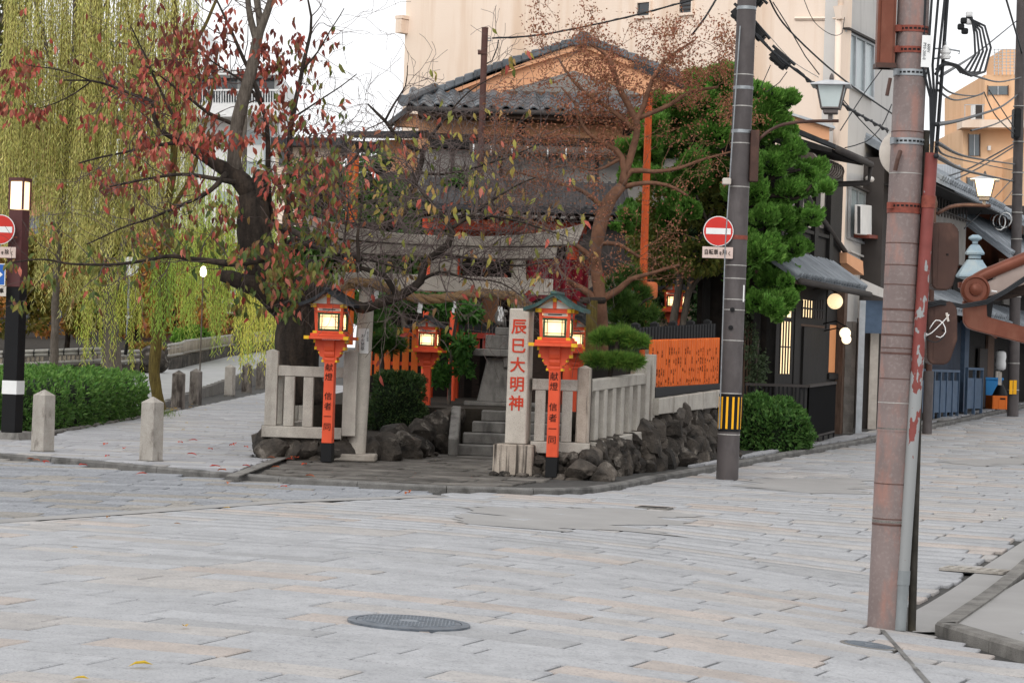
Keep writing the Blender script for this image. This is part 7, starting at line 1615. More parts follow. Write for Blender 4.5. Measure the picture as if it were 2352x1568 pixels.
def addleaf(p, hang=.8, n=1):
    x, y = proj(p)
    if (690 < x < 830 and y > 648) or (700 < x < 1330 and 480 < y < 600 and R.random() < .45) or (1220 < x < 1320 and y > 668): return
    for _ in range(n):
        lp_.append(tuple(p + V((R.gauss(0, .02), R.gauss(0, .02), R.gauss(0, .015))))); ld_.append(tuple(V((R.gauss(0, .45), R.gauss(0, .45), -hang + R.gauss(0, .25))))); c = leafcol(x, y); k = R.uniform(.8, 1.2); lc_.append(tuple(v_ * k for v_ in c))
for p, d, dep in tw.tips:
    x, y = proj(p)
    if x < 640 and y < 430: pr, m_ = .5, 3
    elif x < 800 and y > 500: pr, m_ = .42, 3
    elif x < 800: pr, m_ = .26, 2
    elif y > 440: pr, m_ = .05, 2
    else: pr, m_ = .034, 2
    if 560 < x < 800 and y < 60: pr *= .5
    if R.random() < pr * (.75 if x < 640 else 1): addleaf(p, 1.0, R.randint(1, m_))
# leafy clumps measured in the photograph
for cx_, cy_, sx_, sy_, n_ in ((480, 100, 60, 45, 70), (420, 190, 70, 30, 55), (330, 200, 50, 20, 26), (430, 260, 50, 25, 34), (440, 325, 45, 16, 34), (510, 315, 40, 18, 26), (340, 330, 60, 22, 40), (270, 270, 50, 16, 20), (300, 160, 30, 12, 9), (390, 100, 30, 35, 22), (630, 130, 40, 30, 46), (690, 80, 25, 40, 14), (640, 210, 36, 40, 36), (650, 290, 40, 28, 30), (740, 110, 30, 30, 12), (60, 165, 24, 22, 22), (40, 260, 36, 30, 34), (110, 262, 30, 12, 12), (15, 210, 18, 40, 22), (340, 415, 70, 20, 26), (560, 330, 30, 18, 16),
    (620, 620, 90, 32, 110), (560, 590, 70, 24, 70), (720, 630, 60, 28, 62), (680, 560, 60, 26, 40), (740, 540, 40, 26, 24), (480, 560, 70, 28, 34), (400, 560, 70, 26, 26), (250, 600, 70, 26, 20), (200, 640, 60, 36, 18), (100, 640, 40, 40, 8), (620, 690, 60, 20, 26), (480, 670, 50, 26, 12), (700, 380, 70, 30, 46), (780, 400, 50, 36, 26), (640, 400, 40, 24, 22), (850, 400, 60, 40, 24), (1220, 640, 36, 40, 34), (1205, 700, 24, 26, 22), (1110, 370, 40, 30, 16), (1180, 340, 20, 20, 8), (1310, 580, 30, 26, 14), (1240, 580, 26, 16, 8), (1170, 150, 22, 14, 8), (975, 360, 40, 40, 12), (1020, 590, 40, 30, 10), (1090, 640, 40, 20, 16), (900, 470, 60, 40, 40), (1000, 450, 60, 40, 34), (1110, 450, 60, 40, 30), (1220, 470, 60, 40, 26), (1290, 530, 40, 30, 18), (1150, 560, 60, 30, 26), (900, 590, 60, 40, 34), (1060, 540, 50, 30, 18), (870, 330, 50, 30, 22), (960, 300, 50, 30, 10), (800, 470, 50, 50, 40), (720, 440, 40, 40, 34), (640, 470, 30, 50, 24), (520, 470, 50, 40, 30), (430, 420, 50, 40, 24), (40, 690, 20, 10, 5), (90, 620, 60, 26, 10)):
    tl_ = [t for t in tw.tips if abs(proj(t[0])[0] - cx_) < sx_ * 1.4 and abs(proj(t[0])[1] - cy_) < sy_ * 1.5]
    for _ in range(int(n_ * (2.5 if cx_ < 780 else (.8 if cx_ > 800 and cy_ > 420 else 1.2)))):
        if tl_ and R.random() < .75: p = R.choice(tl_)[0] + V((R.gauss(0, .05), R.gauss(0, .08), R.gauss(-.02, .04)))
        else: p = P(R.gauss(cx_, sx_ * .55), R.gauss(cy_, sy_ * .55), YT - (2.0 if cx_ > 820 else .3) + R.gauss(0, .3))
        addleaf(p, 1.0)
NL = len(lp_); ln_ = NR.uniform(.085, .145, NL); wd_ = ln_ * NR.uniform(.32, .42, NL); nm_ = dirs(NL) * .6 + np.array([0, -1, .1])
big = np.argsort(-ln_); ks, rest = big[:300], big[300:]
lp_, ld_, lc_ = np.array(lp_), np.array(ld_), np.array(lc_)
scatter('crown', T_LEAF, lp_[rest], ld_[rest], nm_[rest], ln_[rest], wd_[rest], lc_[rest], 'leaf', ch, 'stuff')
for i in ks:
    me = scatter_mesh('leaf', T_LEAF, [np.zeros(3)], [ld_[i]], [nm_[i]], [ln_[i]], [wd_[i]], [lc_[i]]); link('leaf', me, ch, Matrix.Translation(V(lp_[i])), world=True)
# ---- generic foliage clouds
def cloud(centres, n, shell=.55, flat=1.0):
    """points in a set of ellipsoids (pos, (rx, ry, rz)); returns positions and outward directions"""
    vol = np.array([c[1][0] * c[1][1] + c[1][0] * c[1][2] for c in centres]); k = NR.choice(len(centres), n, p=vol / vol.sum()); d = dirs(n); r = shell + (1 - shell) * NR.random((n, 1)) ** .5
    cen = np.array([tuple(c[0]) for c in centres])[k]; rad_ = np.array([c[1] for c in centres])[k]
    return cen + d * r * rad_, d, k
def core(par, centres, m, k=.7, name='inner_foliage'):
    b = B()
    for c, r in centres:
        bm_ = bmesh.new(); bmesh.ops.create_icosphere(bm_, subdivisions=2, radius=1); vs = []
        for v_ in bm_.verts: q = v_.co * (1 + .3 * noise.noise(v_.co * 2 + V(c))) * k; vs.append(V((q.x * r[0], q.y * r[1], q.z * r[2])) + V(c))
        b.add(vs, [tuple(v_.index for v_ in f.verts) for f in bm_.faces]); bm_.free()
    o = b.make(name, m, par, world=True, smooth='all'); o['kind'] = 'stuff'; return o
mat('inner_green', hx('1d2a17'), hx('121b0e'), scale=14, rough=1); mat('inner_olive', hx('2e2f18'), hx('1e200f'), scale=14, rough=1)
# ---- clipped juniper with cloud pads
YJ = 34.6
ju = thing('juniper_tree', 'dense bright green cloud pruned juniper behind the dark utility pole', 'tree', P(1690, 900, YJ))
pads = []
for cx_, cy_, rx, ry in ((1690, 195, 62, 38), (1765, 225, 40, 34), (1650, 240, 60, 40), (1740, 290, 70, 44), (1800, 290, 34, 30), (1650, 310, 66, 40), (1820, 350, 44, 40), (1760, 370, 60, 40), (1860, 395, 44, 38), (1880, 430, 34, 26), (1820, 440, 44, 22), (1700, 420, 50, 40), (1790, 510, 60, 36), (1850, 500, 30, 28), (1740, 470, 50, 36), (1760, 570, 62, 40), (1810, 560, 44, 40), (1720, 560, 40, 40), (1770, 630, 60, 40), (1815, 640, 30, 36), (1745, 690, 50, 34), (1790, 700, 34, 26), (1560, 250, 60, 36), (1540, 330, 50, 36), (1600, 400, 60, 44), (1500, 280, 40, 30), (1450, 480, 40, 60), (1600, 190, 40, 22), (1700, 640, 30, 40), (1470, 400, 44, 30), (1420, 520, 26, 36), (1520, 420, 50, 36), (1480, 340, 44, 30), (1590, 320, 50, 40), (1620, 260, 50, 40), (1560, 480, 40, 30)):
    for k in range(4):
        q = P(cx_ + R.gauss(0, rx * .38), cy_ + R.gauss(0, ry * .38), YJ + R.uniform(-.5, .9)); s = px2m(rx * R.uniform(.40, .60), YJ); pads.append((q, (s, s * 1.0, s * .72)))
n_ = 95000; pp_, dd_, kk_ = cloud(pads, n_, .80)
lump = np.array([noise.noise(V(p) * 6.0) + .5 * noise.noise(V(p) * 14) for p in pp_]); pp_ = pp_ + dd_ * lump[:, None] * .15
cc_ = cols(n_, '5f9038', '70a044', '4f7c30', '80a850', '44702a', var=.3, k=1.12) * (1 + .25 * np.clip(dd_[:, 2:3], -1, 1)) ** 0
scatter('crown', T_TUFT, pp_, dd_ * .8 + np.array([.15, -.1, .7]), dirs(n_), NR.uniform(.05, .10, n_), NR.uniform(.018, .03, n_), cc_, 'needle', ju)
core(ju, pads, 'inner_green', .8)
limb(ju, L3(YJ, (1690, 960, 16), (1692, 800, 15), (1700, 650, 13), (1710, 500, 11), (1715, 350, 8), (1700, 240, 5)), 'bark', 'trunk', 12, .04)
for pts in (((1712, 480, 7), (1770, 450, 5), (1830, 455, 4), (1865, 425, 3)), ((1712, 460, 7), (1780, 405, 5), (1840, 390, 3)), ((1705, 600, 7), (1760, 590, 5), (1800, 560, 3)), ((1705, 620, 6), (1650, 560, 4), (1600, 450, 3))): limb(ju, L3(YJ, *pts), 'bark', 'branch', 8, .03)
# ---- rust coloured crape myrtle
YR = 32.4
ru = thing('myrtle_tree', 'bare twisted tree with small rust brown leaves left of the dark pole', 'tree', P(1382, 760, YR))
limb(ru, L3(YR, (1384, 830, 15), (1383, 760, 15), (1378, 690, 15), (1372, 640, 14), (1368, 590, 13), (1376, 532, 16), (1388, 490, 15), (1404, 455, 14), (1430, 425, 13)), 'bark_rust', 'trunk', 14, .02)
RL = []
def rl_(*pts): RL.append(limb(ru, L3(YR, *pts), 'bark_rust', 'branch', 9, .02))
rl_((1430, 425, 11), (1435, 390, 9), (1428, 362, 8), (1415, 345, 7), (1372, 320, 5), (1340, 290, 4), (1320, 240, 3), (1290, 200, 2)); rl_((1436, 400, 9), (1462, 310, 8), (1458, 270, 8), (1425, 205, 7), (1405, 150, 6), (1395, 130, 4), (1350, 100, 2)); rl_((1455, 290, 7), (1480, 240, 6), (1500, 180, 5), (1540, 130, 4), (1590, 95, 2)); rl_((1430, 425, 8), (1450, 392, 7), (1500, 395, 5), (1560, 385, 4), (1620, 365, 3), (1680, 350, 2)); rl_((1435, 428, 7), (1480, 420, 5), (1530, 425, 4), (1580, 450, 3)); rl_((1460, 300, 6), (1400, 250, 5), (1340, 210, 4), (1310, 175, 3), (1280, 130, 2)); rl_((1470, 270, 6), (1540, 240, 5), (1590, 210, 4), (1650, 200, 3))
rl_((1376, 700, 12), (1350, 672, 9), (1320, 655, 7), (1300, 640, 4), (1270, 600, 3)); rl_((1376, 690, 10), (1420, 665, 8), (1450, 640, 6), (1500, 625, 4), (1560, 610, 3)); rl_((1370, 600, 8), (1320, 560, 5), (1260, 530, 4), (1200, 500, 3), (1120, 470, 2)); rl_((1390, 480, 7), (1340, 440, 5), (1280, 420, 4), (1210, 400, 3), (1150, 390, 2)); rl_((1372, 560, 6), (1420, 560, 5), (1470, 590, 3)); rl_((1428, 362, 5), (1370, 390, 3), (1310, 380, 2), (1250, 390, 1.5))
rt = Twigs()
for sp in RL:
    for j in range(3, len(sp)):
        p, r = sp[j]
        if r < .06 and R.random() < .95:
            d = (sp[min(j + 1, len(sp) - 1)][0] - sp[j - 1][0]).normalized(); a = d.orthogonal().normalized(); a.rotate(Matrix.Rotation(R.uniform(0, 6.28), 3, d)); rt.grow(p, d * .4 + a + V((0, 0, .4)), R.uniform(.3, .65), .006, 2, .25, .02, 3, .8)
rt.b.make('twigs', 'bark_rust', ru, world=True)['kind'] = 'stuff'
tp_ = np.array([tuple(t[0]) for t in rt.tips]); n_ = 24000
idx = NR.integers(0, len(tp_), n_); pos_ = tp_[idx] + NR.normal(0, .075, (n_, 3)); pj_ = np.array([proj(V(q_)) for q_ in pos_]); keep_ = ~((pj_[:, 0] > 1440) & (pj_[:, 1] > 290) & (NR.random(n_) < .84)) & ~((pj_[:, 0] < 1330) & (pj_[:, 1] > 330) & (NR.random(n_) < .55)); pos_ = pos_[keep_]; n_ = len(pos_)
scatter('crown', T_KITE, pos_, dirs(n_) + np.array([0, 0, -.2]), dirs(n_), NR.uniform(.03, .055, n_), NR.uniform(.016, .028, n_), cols(n_, 'ac6c54', '985c4a', 'bc8066', '8c7444', '8a5848', var=.22), 'leaf', ru)['kind'] = 'stuff'
ps = thing('prop_post', 'weathered grey timber prop under the rust tree', 'post', P(1358, 800, 32)); B().tube([P(1356, 830, 32), P(1360, 690, 32)], .075, 8).make('post', 'bark_moss', ps, world=True, smooth=.7); B().tube([P(1335, 690, 31.9), P(1388, 690, 32.1)], .045, 8).make('crosspiece', 'bark', ps, world=True)
# ---- broad-leaved trees
def leafy(name, label, base, stems, blobs, n, hexes, ln, m='leaf', bark='bark_grey', T=T_KITE, shell=.25, hang=-.3, corem='inner_green', corek=.0, Y=36, cat='tree', group=None, k=1.0, wfac=.5):
    t = thing(name, label, cat, base, 0, group)
    for s in stems: limb(t, L3(Y, *s), bark, 'trunk', 9, .03)
    cs = [(P(b_[0], b_[1], Y + (b_[4] if len(b_) > 4 else R.uniform(-.5, .5))), (px2m(b_[2], Y), px2m((b_[2] + b_[3]) / 2, Y), px2m(b_[3], Y))) for b_ in blobs]
    pos, d, kk = cloud(cs, n, shell); gap = np.array([noise.noise(V(p) * (2.2 if ln < .2 else 1.2)) for p in pos]); keep = gap > -.22; pos, d = pos[keep], d[keep]; n = len(pos)
    L = NR.uniform(ln * .7, ln * 1.25, n)
    scatter('crown', T, pos, d * .5 + dirs(n) * .6 + np.array([0, 0, hang]), d + dirs(n) * .8 + np.array([0, -.3, .4]), L, L * wfac, cols(n, *hexes, var=.25, k=k), m, t)['kind'] = 'stuff'
    if corek: core(t, cs, corem, corek)
    return t
leafy('camellia_tree', 'slender grey stemmed tree with dull olive leaves behind the road sign', P(1545, 830, 36), [((1538, 800, 10), (1552, 700, 9), (1565, 620, 8), (1572, 540, 6), (1590, 470, 4)), ((1562, 800, 8), (1575, 700, 8), (1590, 630, 7), (1600, 560, 5), (1640, 480, 3)), ((1580, 680, 6), (1605, 640, 5), (1640, 622, 4), (1670, 615, 3)), ((1592, 620, 5), (1625, 560, 4), (1650, 530, 3))],
    [(1540, 480, 80, 60), (1620, 470, 70, 60), (1500, 560, 60, 60), (1600, 590, 80, 40), (1540, 620, 60, 30), (1660, 580, 50, 30), (1480, 520, 40, 60), (1580, 420, 70, 40), (1650, 400, 40, 40)], 9000, ('6f8038', '5d6e30', '878f44', '9c8f44', '4f622d'), .095, Y=36)
# dark filling behind: evergreen mass right of the yard
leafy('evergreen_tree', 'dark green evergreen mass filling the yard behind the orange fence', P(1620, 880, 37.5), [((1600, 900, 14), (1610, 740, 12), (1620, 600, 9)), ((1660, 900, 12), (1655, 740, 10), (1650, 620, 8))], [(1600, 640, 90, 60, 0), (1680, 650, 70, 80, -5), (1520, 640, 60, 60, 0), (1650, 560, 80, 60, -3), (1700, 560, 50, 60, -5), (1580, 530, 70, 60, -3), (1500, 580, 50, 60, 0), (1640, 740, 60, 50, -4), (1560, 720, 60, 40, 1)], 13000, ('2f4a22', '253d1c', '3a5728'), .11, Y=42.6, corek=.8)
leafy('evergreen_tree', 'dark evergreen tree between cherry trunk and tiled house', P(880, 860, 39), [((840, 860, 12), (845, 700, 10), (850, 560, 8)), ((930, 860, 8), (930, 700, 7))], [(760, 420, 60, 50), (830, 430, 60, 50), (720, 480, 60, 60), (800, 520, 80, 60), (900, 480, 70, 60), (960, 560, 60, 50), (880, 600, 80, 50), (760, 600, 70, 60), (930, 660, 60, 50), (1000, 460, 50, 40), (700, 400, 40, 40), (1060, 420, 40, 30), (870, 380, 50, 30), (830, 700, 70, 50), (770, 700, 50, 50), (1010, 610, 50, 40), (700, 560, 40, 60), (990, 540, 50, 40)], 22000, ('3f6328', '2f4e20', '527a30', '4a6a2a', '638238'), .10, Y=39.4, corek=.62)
# leafy shrub beside the lantern (whorled bright leaves)
leafy('camellia_shrub', 'glossy green whorled shrub hanging beside the red lantern post', P(1030, 930, 35.8), [((1030, 940, 5), (1035, 860, 4), (1040, 780, 4), (1050, 700, 3))], [(1050, 715, 55, 24), (1010, 700, 40, 20), (1080, 722, 26, 18), (1060, 790, 30, 24), (1035, 830, 36, 30), (1065, 850, 24, 22), (1010, 860, 24, 26), (1000, 780, 22, 26), (940, 690, 60, 20), (880, 700, 40, 30)], 4200, ('3d6b2a', '4f8034', '2d5520', '5a8a3a'), .115, Y=35.9, T=T_LEAF, hang=.1, wfac=.36)
# ---- pines: pads of needle tufts
def pine(label, base, stems, pads_, Y, n, hexes=('5d8a34', '4c7a2d', '6f963e', '8a9a45', '3c6425'), ln=.10, corek=.55):
    t = thing('pine_tree', label, 'tree', base)
    for s in stems: limb(t, L3(Y, *s), 'bark', 'trunk', 9, .02)
    cs = [(P(a_, b_, Y + (e_ or 0)), (px2m(c_, Y), px2m(c_, Y) * .8, px2m(d_, Y))) for a_, b_, c_, d_, e_ in pads_]
    pos, d, kk = cloud(cs, n, .75); per = 24; lump = np.array([noise.noise(V(p) * 6) for p in pos]); pos = pos + d * lump[:, None] * .06
    pp = np.repeat(pos, per, axis=0); ax = np.repeat(d * .7 + np.array([0, -.1, .7]), per, axis=0) + NR.normal(0, .5, (n * per, 3)); cc = np.repeat(cols(n, *hexes, var=.2), per, axis=0)
    scatter('needles', T_NEEDLE, pp, ax, dirs(n * per), NR.uniform(ln * .8, ln * 1.5, n * per), .0115, cc, 'needle', t)['kind'] = 'stuff'
    core(t, cs, 'inner_green', corek); return t
pine('two tiered bright green clipped pine behind the corner stone fence', P(1405, 900, 28.8), [((1400, 930, 7), (1402, 860, 6), (1412, 815, 6), (1420, 770, 5))], [(1382, 780, 22, 7, 0), (1412, 774, 36, 9, .1), (1448, 782, 32, 8, .1), (1470, 788, 15, 6, 0), (1372, 826, 24, 6, -.1), (1410, 829, 38, 8, 0), (1448, 832, 28, 8, 0)], 28.8, 900, ln=.085)
pine('loose dark pine between the prop post and orange flagpole', P(1440, 880, 33), [((1440, 900, 6), (1445, 800, 5), (1450, 700, 4)), ((1448, 720, 3), (1480, 690, 3), (1500, 680, 2))], [(1420, 690, 24, 16, 0), (1460, 680, 30, 14, .3), (1440, 640, 26, 16, .3), (1480, 720, 26, 12, 0), (1430, 730, 28, 14, 0), (1470, 740, 24, 12, .2), (1408, 660, 14, 14, 0)], 33, 420, ('3d6028', '2f4e20', '577a35', '6f8a40'), .12, .5)
pine('low dark pine behind the poster column', P(880, 900, 34.5), [((872, 900, 7), (876, 840, 6), (868, 780, 5))], [(885, 775, 34, 12, 0), (900, 795, 30, 10, .1), (870, 750, 22, 12, .2), (860, 800, 20, 12, 0), (850, 720, 30, 20, .5)], 34.5, 380, ('3a5c28', '2e4c20', '4b7030', '5c8038'), .11, .7)
# ---- shrubs and hedges
def box_hedge(name, label, p, size, rz, n, hexes, ln, corem='inner_green', topk=1.35, rough_=.15, cat='hedge', roundness=4.0):
    t = thing(name, label, cat, p, rz); sx_, sy_, sz_ = size
    d = dirs(n); d[:, 2] = np.where(d[:, 2] < -.6, -d[:, 2], d[:, 2]); e = (np.abs(d) ** roundness).sum(1, keepdims=True) ** (-1 / roundness); q = d * e
    pos = q * np.array([sx_, sy_, sz_ * .62]) + np.array([0, 0, sz_ * .38]); lump = np.array([noise.noise(V(a_) * 3.4 + V(p)) + .5 * noise.noise(V(a_) * 9) for a_ in pos]); pos = pos * (1 + 0 * lump[:, None]) + d * (lump[:, None] * rough_ - NR.random((n, 1)) ** 2 * .10)
    M_ = np.array(Matrix.Rotation(rz, 3, 'Z')); pos = pos @ M_.T + np.array(tuple(p)); dw = d @ M_.T
    cc = cols(n, *hexes, var=.22)
    top_leaf = (d[:, 2:3] > .35) & (NR.random((n, 1)) < .7); cc = np.where(top_leaf, cc * topk, cc)  # most leaves on the upward side get a brighter tint
    L = NR.uniform(ln * .7, ln * 1.3, n); scatter('foliage', T_KITE, pos, dw * .6 + dirs(n) * .6 + np.array([0, 0, .35]), dw + dirs(n) * .5 + np.array([0, 0, .5]), L, L * .45, cc, 'leaf', t)['kind'] = 'stuff'
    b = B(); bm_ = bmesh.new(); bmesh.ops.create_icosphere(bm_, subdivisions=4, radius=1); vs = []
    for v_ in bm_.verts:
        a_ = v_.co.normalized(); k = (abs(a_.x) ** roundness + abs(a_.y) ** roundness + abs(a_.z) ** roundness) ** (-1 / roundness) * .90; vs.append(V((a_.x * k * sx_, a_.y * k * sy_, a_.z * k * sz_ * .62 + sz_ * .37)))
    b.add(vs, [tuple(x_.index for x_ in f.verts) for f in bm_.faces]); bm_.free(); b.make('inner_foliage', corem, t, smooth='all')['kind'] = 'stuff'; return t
GH = ('3f6a26', '4d7a2c', '335a20', '5b8a34')
hq = G(205, 1000); hq = V((-8.35, 40.6, 0))
box_hedge('clipped_hedge', 'long clipped azalea hedge beside the left path and bollards', V((-8.15, 40.8, g(-8, 41) + .02)), (1.35, 5.4, .84), 0, 26000, ('46702e', '5a8038', '365a26', '709048'), .08, topk=1.45, roundness=6)
bed = sheet('soil', [(-12, 35.0), (-6.75, 35.0), (-6.75, 47.5), (-12, 47.5)], .04, 'soil'); bed['kind'] = 'structure'
bk_ = tag(thing('kerb', None, None), kind='structure'); kerb_run(dense([(-6.72, 35.0), (-6.78, 50)]), 1.0, .1, .075, bk_, m='granite_dark'); kerb_run(dense([(-12, 34.95), (-6.72, 34.95)]), 1.0, .1, .075, bk_, m='granite_dark')
q = P(912, 985, 33.2); box_hedge('round_shrub', 'round clipped dark green shrub beside the poster column', V((q.x, 33.2, .36)), (.36, .36, .78), 0, 6500, ('2c4824', '3a552c', '223a1c', '5a6a38'), .05, topk=1.15, cat='shrub', roundness=2.6)
q = on(G(1772, 1038)); box_hedge('round_shrub', 'bright green rounded shrub between dark pole and black railing', V((q.x - .05, q.y + .35, q.z)), (.62, .5, .74), -.3, 9000, ('3f682c', '517a38', '2f5226', '6c8c48'), .075, topk=1.35, cat='shrub', roundness=2.8)
q = P(1745, 900, 36.1); leafy('climber_shrub', 'thin grey green climber on the lattice screen', V((q.x, 36.1, .2)), [((1735, 960, 3), (1738, 850, 3), (1745, 780, 2))], [(1722, 780, 20, 50), (1740, 840, 24, 50), (1755, 860, 16, 30), (1720, 900, 20, 40), (1715, 720, 16, 30)], 1300, ('4a5a3c', '5c6b4c', '3c4b30'), .07, Y=36.1)
# small leafy ground plants and moss by rocks are part of the yard; fern tuft by the willow foot
tag(scatter('grass', T_NEEDLE, np.array([tuple(on(G(380 + R.gauss(0, 14), 958 + R.gauss(0, 4)), .05)) for _ in range(160)]), dirs(160) * .5 + np.array([0, 0, 1]), dirs(160), .09, .008, cols(160, '5b7d33', '7a8b3d'), 'leaf'), kind='stuff')
# ------------------------------------------------------------------ left lane: willows, bamboo fence, autumn trees
def rz_(x, y): return .12 + .021 * max(0, y - 50)
lane = sheet('path', [(-7.32, 49), (-18, 49), (-18, 63), (-10.9, 69), (-12.2, 125), (-8.6, 125), (-8.15, 79)], 0, 'slab_far', step=3, zf=rz_) if 'slab_far' in MATS else None
if lane is None:
    m_ = mat('slab_far', hx('a5a5a4'), hx('929291'), scale=2, rough=.85, speck=hx('8a8a88'), sps=12, spa=.3); lane = sheet('path', [(-7.32, 49), (-18, 49), (-18, 63), (-10.9, 69), (-12.2, 125), (-8.6, 125), (-8.15, 79)], 0, 'slab_far', step=3, zf=rz_)
lane['kind'] = 'structure'
lk = tag(thing('kerb', None, None), kind='structure')
for i in range(34):
    a = V((-7.30 - .0283 * i, 49.3 + i, 0)); c = V((-7.30 - .0283 * (i + 1), 50.28 + i, 0)); z = rz_(0, a.y) + .03
    B().ext([V((a.x, a.y, 0)), V((c.x, c.y, 0)), V((c.x - .14, c.y, 0)), V((a.x - .14, a.y, 0))], (0, 0, z)).make('kerb_stone', 'granite_dark', lk)
for i in range(40):
    y = 69 + i; a = V((-10.85 - .024 * i, y, 0)); B().ext([V((a.x, a.y, 0)), V((a.x - .02, a.y + .98, 0)), V((a.x - .3, a.y + .98, 0)), V((a.x - .28, a.y, 0))], (0, 0, rz_(0, y) + .22)).make('kerb_stone', 'rock', lk)
bank = sheet('terrain', [(-60, 52), (-11.2, 66), (-12.4, 128), (-60, 128)], 0, 'soil', step=5, zf=lambda x, y: .1 + .018 * max(0, y - 52)); bank['kind'] = 'structure'
mat('bamboo', hx('a39a8c'), hx('857b6c'), scale=6, rough=.6, grain=(3, 3, .8), rnd=.2); mat('bamboo_grey', hx('a5a29b'), hx('8c8982'), scale=8, rough=.55)
def bamboo(label, segs):
    (x0, b0, t0, y0) = segs[0]; t = thing('bamboo_fence', label, 'fence', P(x0, b0, y0))
    for (xa, ba, ta, ya), (xb, bb, tb_, yb2) in zip(segs, segs[1:]):
        A, C = P(xa, ba, ya), P(xb, bb, yb2); AT, CT = P(xa, ta, ya), P(xb, tb_, yb2); n = max(2, int((C - A).length / .14))
        for i in range(n):
            s = (i + .5) / n; p = A.lerp(C, s); q = AT.lerp(CT, s)
            if i % 9 == 8: continue
            B().tube([p, V((p.x, p.y, q.z))], .045, 6).make('bamboo_slat', 'bamboo', t, world=True, smooth='all')
        dn_ = V((0, -.07, 0))
        B().tube([AT + dn_, CT + dn_], .05, 7).make('top_rail', 'bamboo_grey', t, world=True, smooth='all'); B().tube([AT + dn_ + V((0, 0, -.10)), CT + dn_ + V((0, 0, -.10))], .045, 7).make('top_rail', 'bamboo_grey', t, world=True, smooth='all')
        B().tube([A + dn_ + V((0, 0, .05)), C + dn_ + V((0, 0, .05))], .045, 7).make('bottom_rail', 'bamboo_grey', t, world=True, smooth='all')
        k = max(2, int((C - A).length / .45)); tb = B()
        for i in range(k):
            q = AT.lerp(CT, (i + .5) / k) + dn_ + V((0, 0, -.05)); tb.tube([q - V((.012, 0, 0)), q + V((.012, 0, 0))], .112, 6); q = A.lerp(C, (i + .5) / k) + dn_ + V((0, 0, .05)); tb.tube([q - V((.01, 0, 0)), q + V((.01, 0, 0))], .056, 6)
        tb.make('lashing', 'black_paint', t, world=True)['kind'] = 'stuff'
        nn = max(1, int((C - A).length / .8))
        for i in range(nn):
            p = A.lerp(C, i / nn); q = A.lerp(C, (i + 1) / nn); zz = min(g(p.x, p.y), 0) - .1
            B().ext([V((p.x, p.y - .08, zz)), V((q.x, q.y - .08, zz)), V((q.x, q.y - .08, q.z - .02 - R.uniform(0, .06))), V((p.x, p.y - .08, p.z - .02 - R.uniform(0, .06)))], (0, .3, 0)).make('base_stone', 'rock', t, world=True, bevel=.03)
    return t
bamboo('weathered bamboo fence on a stone base behind the long hedge', [(-80, 846, 812, 64), (233, 831, 801, 67)])
bamboo('lower short bamboo fence section beside the thick willow trunk', [(234, 838, 811, 68), (320, 831, 806, 69)])
bamboo('receding bamboo fence along the lane edge beyond the boulder', [(388, 820, 793, 73), (418, 815, 788, 75), (424, 812, 784, 76), (520, 795, 772, 90), (640, 780, 760, 106)])
bl = thing('boulder', 'big dark boulder closing the gap in the bamboo fence', 'rock', P(352, 840, 70)); rock(bl, P(350, 826, 70), (.5, .4, .42), big=True); rock(bl, P(335, 842, 69.5), (.4, .3, .2), big=True)
# willows
WCOL = ('cfc57c', 'bab96c', 'a5ab5c', 'd9cf8e', '8c9a52', 'c4b66e')
def strands(par, n, pxr, pyr, lenr, Yr, hexes, k=1.0, lpm=20, ll=(.09, .17), lw=.019, endfn=None):
    pos, ax, wood = [], [], B()
    for _ in range(n):
        Y = R.uniform(*Yr); p = P(R.uniform(*pxr), R.uniform(*pyr), Y); ln = R.uniform(*lenr)
        if endfn:
            x_, y_ = proj(p); ye = endfn(x_) + R.gauss(0, 38); ln = max(.6, px2m(ye - y_, Y))
        m_ = int(ln * lpm); sx_, sy_ = R.gauss(0, .10), R.gauss(0, .10); ph = R.uniform(0, 6); cur = [p.copy()]
        for i in range(m_):
            t = i / m_; q = p + V((sx_ * t + .05 * math.sin(ph + t * 5) * t, sy_ * t, -ln * t + .25 * (1 - t) ** 6 * 0)); 
            pos.append((q.x, q.y, q.z)); a = (i * 2.4 + ph); ax.append((math.cos(a) * .45 + sx_ * .1, math.sin(a) * .45, -.9))
            if i % 12 == 0: cur.append(q)
        wood.tube(cur, .006, 3, False)
    N_ = len(pos); L = NR.uniform(*ll, N_); kk = np.repeat(NR.uniform(.8, 1.2, N_ // 10 + 1), 10)[:N_, None]
    scatter('crown', T_KITE, pos, np.array(ax) + NR.normal(0, .15, (N_, 3)), dirs(N_), L, lw, cols(N_, *hexes, var=.16, k=k * 1.36) * kk, 'leaf', par)['kind'] = 'stuff'
    wood.make('strand', 'bark_moss', par, world=True)['kind'] = 'stuff'
wA = thing('willow_tree', 'yellow green weeping willow with a mossy leaning trunk beside the hedge', 'tree', on(G(372, 962)))
limb(wA, L3(48, (376, 972, 22), (370, 955, 16), (360, 905, 12.5), (354, 850, 12.5), (361, 770, 13), (371, 700, 12.5), (377, 620, 11), (384, 500, 9), (400, 350, 8), (410, 180, 7), (400, 0, 6), (390, -160, 5)), 'bark_moss', 'trunk', 14, .03)
for pts in (((384, 500, 6), (430, 420, 5), (470, 300, 4), (500, 120, 3)), ((400, 350, 6), (350, 220, 5), (300, 60, 4), (260, -100, 3)), ((410, 180, 5), (470, 60, 4), (520, -60, 3))): limb(wA, L3(48, *pts), 'bark_moss', 'branch', 8, .03)
strands(wA, 210, (180, 440), (-160, 140), (3, 5), (46.5, 50), WCOL, lpm=24, endfn=lambda x: 560 if x < 330 else (520 if x < 400 else 330))
